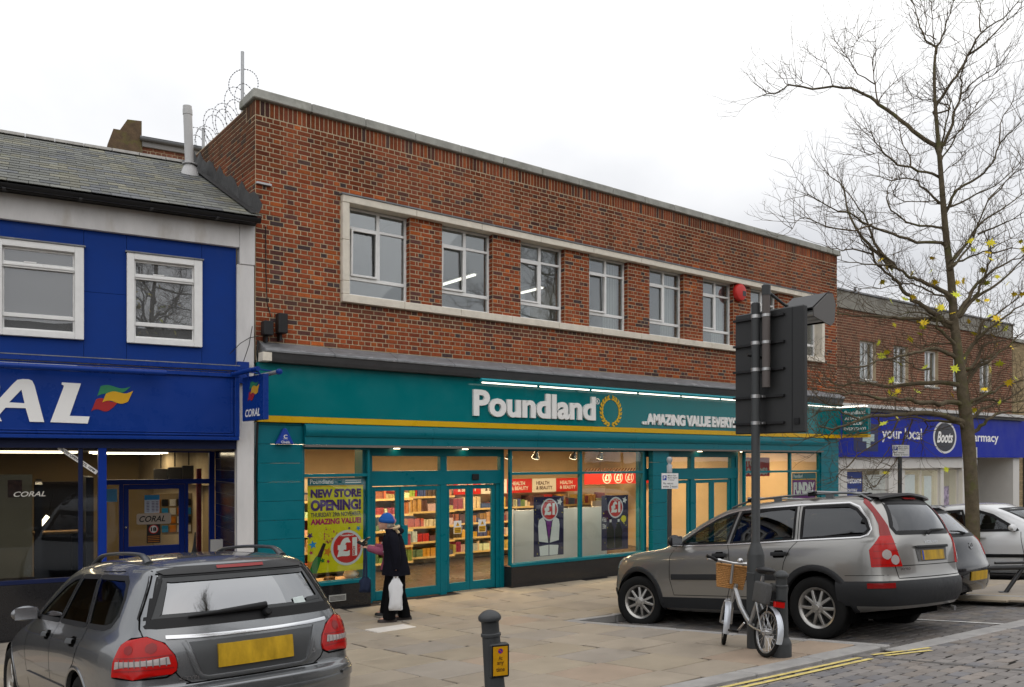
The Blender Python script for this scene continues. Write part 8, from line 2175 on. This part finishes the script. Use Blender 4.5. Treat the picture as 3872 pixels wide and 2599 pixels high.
limbs = [
 (Z3((1005, 285), (950, 240), (910, 150), (880, 50), (840, -10)), .018), (Z3((1005, 285), (1050, 180), (1085, 90), (1115, -20)), .018), (Z3((995, 275), (980, 120), (985, -10)), .011), (Z3((945, 200), (940, 80), (930, -10)), .009),
 (Z3((1000, 640), (1060, 545), (1130, 450), (1190, 330), (1270, 190), (1400, 110), (1510, -10)), .026), (Z3((1190, 330), (1300, 250), (1420, 130), (1540, 30)), .016), (Z3((1268, 190), (1262, 60), (1285, -10)), .010),
 (Z3((1030, 880), (1090, 760), (1115, 660), (1150, 560), (1150, 460), (1185, 340)), .028), (Z3((1040, 850), (1070, 680), (1082, 590), (1060, 540)), .017), (Z3((1090, 640), (1000, 605), (900, 585), (860, 570)), .014),
 (Z3((1000, 870), (900, 800), (800, 710), (670, 620), (590, 565), (450, 520), (270, 520), (130, 510), (60, 550), (-20, 565)), .034), (Z3((665, 612), (640, 500), (630, 400), (645, 250)), .011), (Z3((640, 500), (540, 435), (480, 350), (425, 265)), .010), (Z3((665, 605), (710, 530), (800, 460)), .009), (Z3((395, 515), (370, 440), (340, 370)), .008), (Z3((500, 350), (510, 280), (545, 230)), .006), (Z3((270, 518), (220, 490), (170, 455)), .006), (Z3((130, 510), (80, 460)), .006),
 (Z3((1020, 1045), (900, 1010), (780, 970), (690, 900), (640, 840), (600, 770)), .022), (Z3((850, 992), (850, 920), (800, 830), (790, 760)), .012), (Z3((690, 900), (630, 915), (570, 900)), .007), (Z3((1020, 1190), (940, 1120), (870, 1060), (740, 1065), (640, 1040)), .02), (Z3((1010, 1352), (900, 1345), (800, 1300), (720, 1220), (710, 1150), (740, 1060)), .02), (Z3((1040, 1210), (960, 1200), (820, 1195), (740, 1150)), .013),
 (Z3((1060, 1262), (1130, 1130), (1250, 1050), (1340, 970), (1380, 850), (1500, 720)), .026), (Z3((1060, 1240), (1200, 1180), (1350, 1100), (1500, 970)), .02), (Z3((1380, 860), (1390, 730), (1450, 600)), .011), (Z3((1045, 930), (1130, 800), (1200, 690), (1320, 590)), .016), (Z3((1050, 870), (1160, 760), (1230, 640)), .012), (Z3((1150, 560), (1250, 470), (1380, 390)), .013), (Z3((1160, 600), (1280, 480), (1350, 440)), .010), (Z3((1045, 1020), (1130, 960), (1190, 880)), .010),
 (Z3((1030, 1442), (880, 1435), (740, 1390), (600, 1330), (500, 1270), (380, 1230), (250, 1160)), .026), (Z3((745, 1590), (630, 1480), (550, 1390), (480, 1260), (460, 1130), (350, 1010)), .026), (Z3((760, 1590), (640, 1440), (590, 1310), (520, 1200), (440, 1100)), .02), (Z3((620, 1330), (520, 1370), (350, 1340), (230, 1290), (150, 1350)), .014), (Z3((1095, 1560), (1200, 1420), (1300, 1300), (1420, 1220), (1540, 1140)), .026), (Z3((1120, 1568), (1230, 1400), (1320, 1180), (1480, 1020)), .022), (Z3((1250, 1390), (1400, 1330), (1540, 1250)), .016), (Z3((1310, 1190), (1420, 1080), (1520, 950)), .013),
 (Z5((1115, 540), (980, 480), (870, 425), (760, 390), (650, 310), (560, 210), (430, 100), (370, -20)), .036), (Z5((1095, 830), (1020, 770), (920, 690), (800, 620), (700, 520), (620, 420), (560, 370), (430, 260), (390, 140), (280, 20)), .042), (Z5((590, 265), (440, 268), (250, 250), (30, 205)), .016), (Z5((390, 160), (200, 120), (40, 110), (-100, 70)), .015), (Z5((1150, 830), (1000, 810), (820, 800), (600, 790), (400, 775), (200, 770), (20, 745)), .036), (Z5((1200, 1045), (1080, 930), (1020, 880), (1040, 800), (1070, 730)), .03),
 (Z5((1180, 1160), (1060, 1110), (940, 1100), (800, 1140), (650, 1175), (450, 1210), (250, 1280), (0, 1270)), .034), (Z5((1230, 1445), (1080, 1440), (850, 1440), (600, 1470), (400, 1450), (250, 1430), (60, 1460), (-40, 1400)), .042), (Z5((1020, 800), (860, 740), (740, 740), (600, 780)), .016), (Z5((1100, 590), (980, 540), (830, 470), (700, 460), (480, 490), (220, 520)), .018), (Z5((960, 1290), (840, 1300), (740, 1230), (560, 1210)), .016), (Z5((1190, 1060), (1040, 1045), (900, 1060), (880, 1090)), .016),
 (Z5((1240, 745), (1330, 590), (1430, 450), (1550, 350), (1700, 250), (1900, 160)), .036), (Z5((1290, 740), (1400, 580), (1480, 430), (1530, 270), (1570, 160), (1500, -20)), .028), (Z5((1250, 755), (1420, 590), (1600, 470), (1760, 330), (1900, 210)), .034), (Z5((1280, 1230), (1380, 1060), (1440, 990), (1590, 870), (1750, 740), (1900, 630)), .04), (Z5((1420, 1005), (1460, 850), (1560, 790), (1700, 700), (1850, 560)), .024), (Z5((1400, 1262), (1450, 1120), (1540, 1040), (1700, 1010), (1900, 950)), .026), (Z5((1310, 1372), (1450, 1270), (1560, 1200), (1700, 1090), (1880, 940)), .036), (Z5((1200, 250), (1330, 200), (1480, 140), (1640, 70), (1800, -20)), .02), (Z5((1185, 190), (1290, 90), (1400, 0)), .018), (Z5((1580, 150), (1720, 110), (1900, 90)), .014),
 (Z6((1255, 335), (1050, 325), (880, 325), (720, 285), (520, 295), (330, 250), (200, 235), (-20, 230)), .042), (Z6((1275, 515), (1120, 460), (950, 430), (700, 430), (450, 450), (250, 500), (60, 570), (-120, 560)), .048), (Z6((1200, 520), (950, 500), (780, 465), (560, 500), (420, 590)), .024), (Z6((1385, 340), (1500, 290), (1700, 320), (1900, 300)), .03), (Z6((1375, 475), (1480, 380), (1600, 340), (1760, 260), (1900, 170)), .034), (Z6((1415, 585), (1530, 490), (1660, 420), (1780, 410), (1900, 425)), .034), (Z6((1380, 305), (1550, 220), (1680, 160), (1900, 90)), .036), (Z6((1330, 120), (1400, 0), (1480, -90), (1600, -190)), .03),
 (Z6((640, 500), (560, 640), (300, 800), (130, 950), (40, 1050), (0, 1110)), .014), (Z6((730, 600), (660, 800), (580, 960), (430, 1130), (380, 1180)), .012), (Z6((900, 500), (930, 560), (870, 660), (890, 740)), .011), (Z6((450, 470), (430, 560), (300, 620), (140, 660), (0, 720)), .013), (Z6((780, 480), (740, 640), (690, 720), (620, 860)), .010), (Z6((560, 760), (480, 900), (410, 980)), .009), (Z6((250, 480), (100, 420), (-60, 400), (-190, 440)), .016), (Z6((60, 570), (-40, 640), (-150, 650), (-270, 690)), .013), (Z6((100, 350), (-60, 320), (-180, 260)), .013), (Z6((200, 235), (60, 180), (-120, 150), (-270, 70)), .013),
]
TW = MB(); tips = []
def twig(p, d, L, r, lvl):
    n = 4; P = [p]; dd = d.copy()
    for i in range(n):
        dd = (dd + V((rt.gauss(0, .22), rt.gauss(0, .22), rt.gauss(.07, .16)))).normalized(); P.append(P[-1] + dd * L / n)
        if lvl < 2 and i > 0 and rt.random() < .85:
            s_ = (dd + V((rt.gauss(0, .7), rt.gauss(0, .7), rt.gauss(.25, .5)))).normalized(); twig(P[-1], s_, L * rt.uniform(.35, .6), r * .6, lvl + 1)
    TW.tube(P, [r, r * .85, r * .7, r * .55, r * .4], 4, cap=False); tips.append(P[-1])
for li, (pl, r0) in enumerate(limbs):
    sl = rt.uniform(-.75, .75); P = []
    d0 = 0.
    # side limbs start at the depth of what they spring from
    x0, y0 = pl[0]
    best = min(((p - tp(x0, y0, (p - CAMP).dot(FWD) - TZ)).length, (p - CAMP).dot(FWD) - TZ) for p in ALLP) if li else None
    if best and best[0] < .25: d0 = best[1]
    ty = [t for t in tr if t[1] > 170]
    cxp = min(ty, key=lambda t: abs(t[1] - y0)); lo_, hi_ = None, None
    for k in range(len(tr) - 1):
        if tr[k][1] >= y0 >= tr[k + 1][1]: f_ = (tr[k][1] - y0) / (tr[k][1] - tr[k + 1][1]); cxp = (tr[k][0] + (tr[k + 1][0] - tr[k][0]) * f_, y0)
    if abs(cxp[0] - x0) < 60:
        d0 = 0.; P.append(tp(cxp[0], y0 + 22, 0.))
    for x, y in pl: P.append(tp(x, y, d0 + sl * (x - x0) / K_ * TZ + .06 * math.sin(x * .05)))
    r0 *= 1.3; rs = [max(.005, r0 * (1 - .80 * i / (len(P) - 1))) for i in range(len(P))]
    if r0 > .03: rs[0] *= 1.25
    q_, r_s = smooth_path(P, rs)
    for i in range(1, len(q_)): q_[i] = q_[i] + V((rt.gauss(0, .012), rt.gauss(0, .012), rt.gauss(0, .012)))
    MB().tube(q_, r_s, 8 if r0 > .02 else 6).build('branch', M_BARK if r0 > .02 else M_TWIG, tree, smooth=70)
    if li == 0: ALLP = list(a_)
    ALLP += q_
    for i in range(3, len(q_)):
        k = 1 if i < len(q_) * .3 else 2
        for _ in range(k):
            if rt.random() < .8:
                d = (q_[i] - q_[i - 1]).normalized(); s_ = (d * .5 + V((rt.gauss(0, .6), rt.gauss(0, .6), rt.gauss(.3, .5)))).normalized(); twig(q_[i], s_, rt.uniform(.25, .8), .006, 0)
    twig(q_[-1], (q_[-1] - q_[-2]).normalized(), rt.uniform(.4, .8), .005, 0)
TW.build('twig_mass', M_TWIG, tree, kind='stuff')
# the last leaves
lf = [(0, -.5), (.06, -.12), (.32, -.30), (.22, -.05), (.5, .05), (.24, .16), (.26, .36), (.1, .26), (0, .58), (-.1, .26), (-.26, .36), (-.24, .16), (-.5, .05), (-.22, -.05), (-.32, -.30), (-.06, -.12)]
lms = []
for k, col in enumerate(((.70, .60, .02), (.58, .62, .03), (.78, .55, .02))):
    q = MB(); vs = [V((x, y, .25 * (x * x + y * y) * (1 if k % 2 else -1))) * .19 for x, y in lf] + [V((0, 0, 0))]
    q.add(vs, [(i, (i + 1) % 16, 16) for i in range(16)]); me = q.mesh('leaf')
    m = mat('leaf_yellow_%d' % k, col, .6, var=.2, vscale=20)
    m.node_tree.nodes['Principled BSDF'].inputs['Transmission Weight'].default_value = 0
    me.materials.append(m); lms.append(me)
low = [p for p in tips if 2.2 < p.z < 6.6 and (p - CAMP).dot(RGT) / (p - CAMP).dot(FWD) > .44]
rt.shuffle(low)
for i, p in enumerate(low[:80]):
    e_ = MX.Rotation(rt.uniform(0, 6.28), 4, 'Z') @ MX.Rotation(rt.uniform(.5, 1.5), 4, 'X') @ MX.Rotation(rt.uniform(0, 6.28), 4, 'Z')
    inst('leaf', lms[i % 3], mtx=MX.Translation(p - V((0, 0, .05))) @ e_ @ MX.Scale(rt.uniform(.7, 1.15), 4), parent=tree)
# ================================================================ added across the road, out of view, for the glass to reflect
opp = thing('reflection_terrace', 'brick terrace added behind the camera, out of view, for reflections in the glass', 'building', (5, -36, gz(-36)))
oz = gz(-36)
MB().box(-30, 45, -46, -36, oz, oz + 6.5).build('wall', mat('opposite_brick', (.16, .085, .06), .9, var=.2, vscale=3, spec=.1), opp)
MB().prism([(-36 + .4, oz + 6.4), (-41, oz + 9.2), (-46.4, oz + 6.4)], lambda u, v, w: (w, u, v), -30.3, 45.3).build('roof', mat('opposite_slate', (.07, .07, .07), .8), opp, fix=True)
q = MB()
for i in range(16):
    x = -27 + i * 4.4; MB().box(x, x + 1.2, -35.99, -35.9, oz + 3.8, oz + 5.4).build('window', mat('white_paint'), opp); MB().box(x - .6, x + 2.6, -35.99, -35.85, oz + .2, oz + 2.7).build('shop_front', M_DKGREY, opp)
for x, y, a, lb in ((-9, -25, 40, 'bare tree added across the road on the betting shop side, only for reflections'), (16, -24, 160, 'bare tree added across the road behind the parked cars, only for reflections')):
    dx_ = MX.Translation((x, y, gz(y) - .1)) @ MX.Rotation(R(a), 4, 'Z')
    copy_tree(tree, dx_, lb)
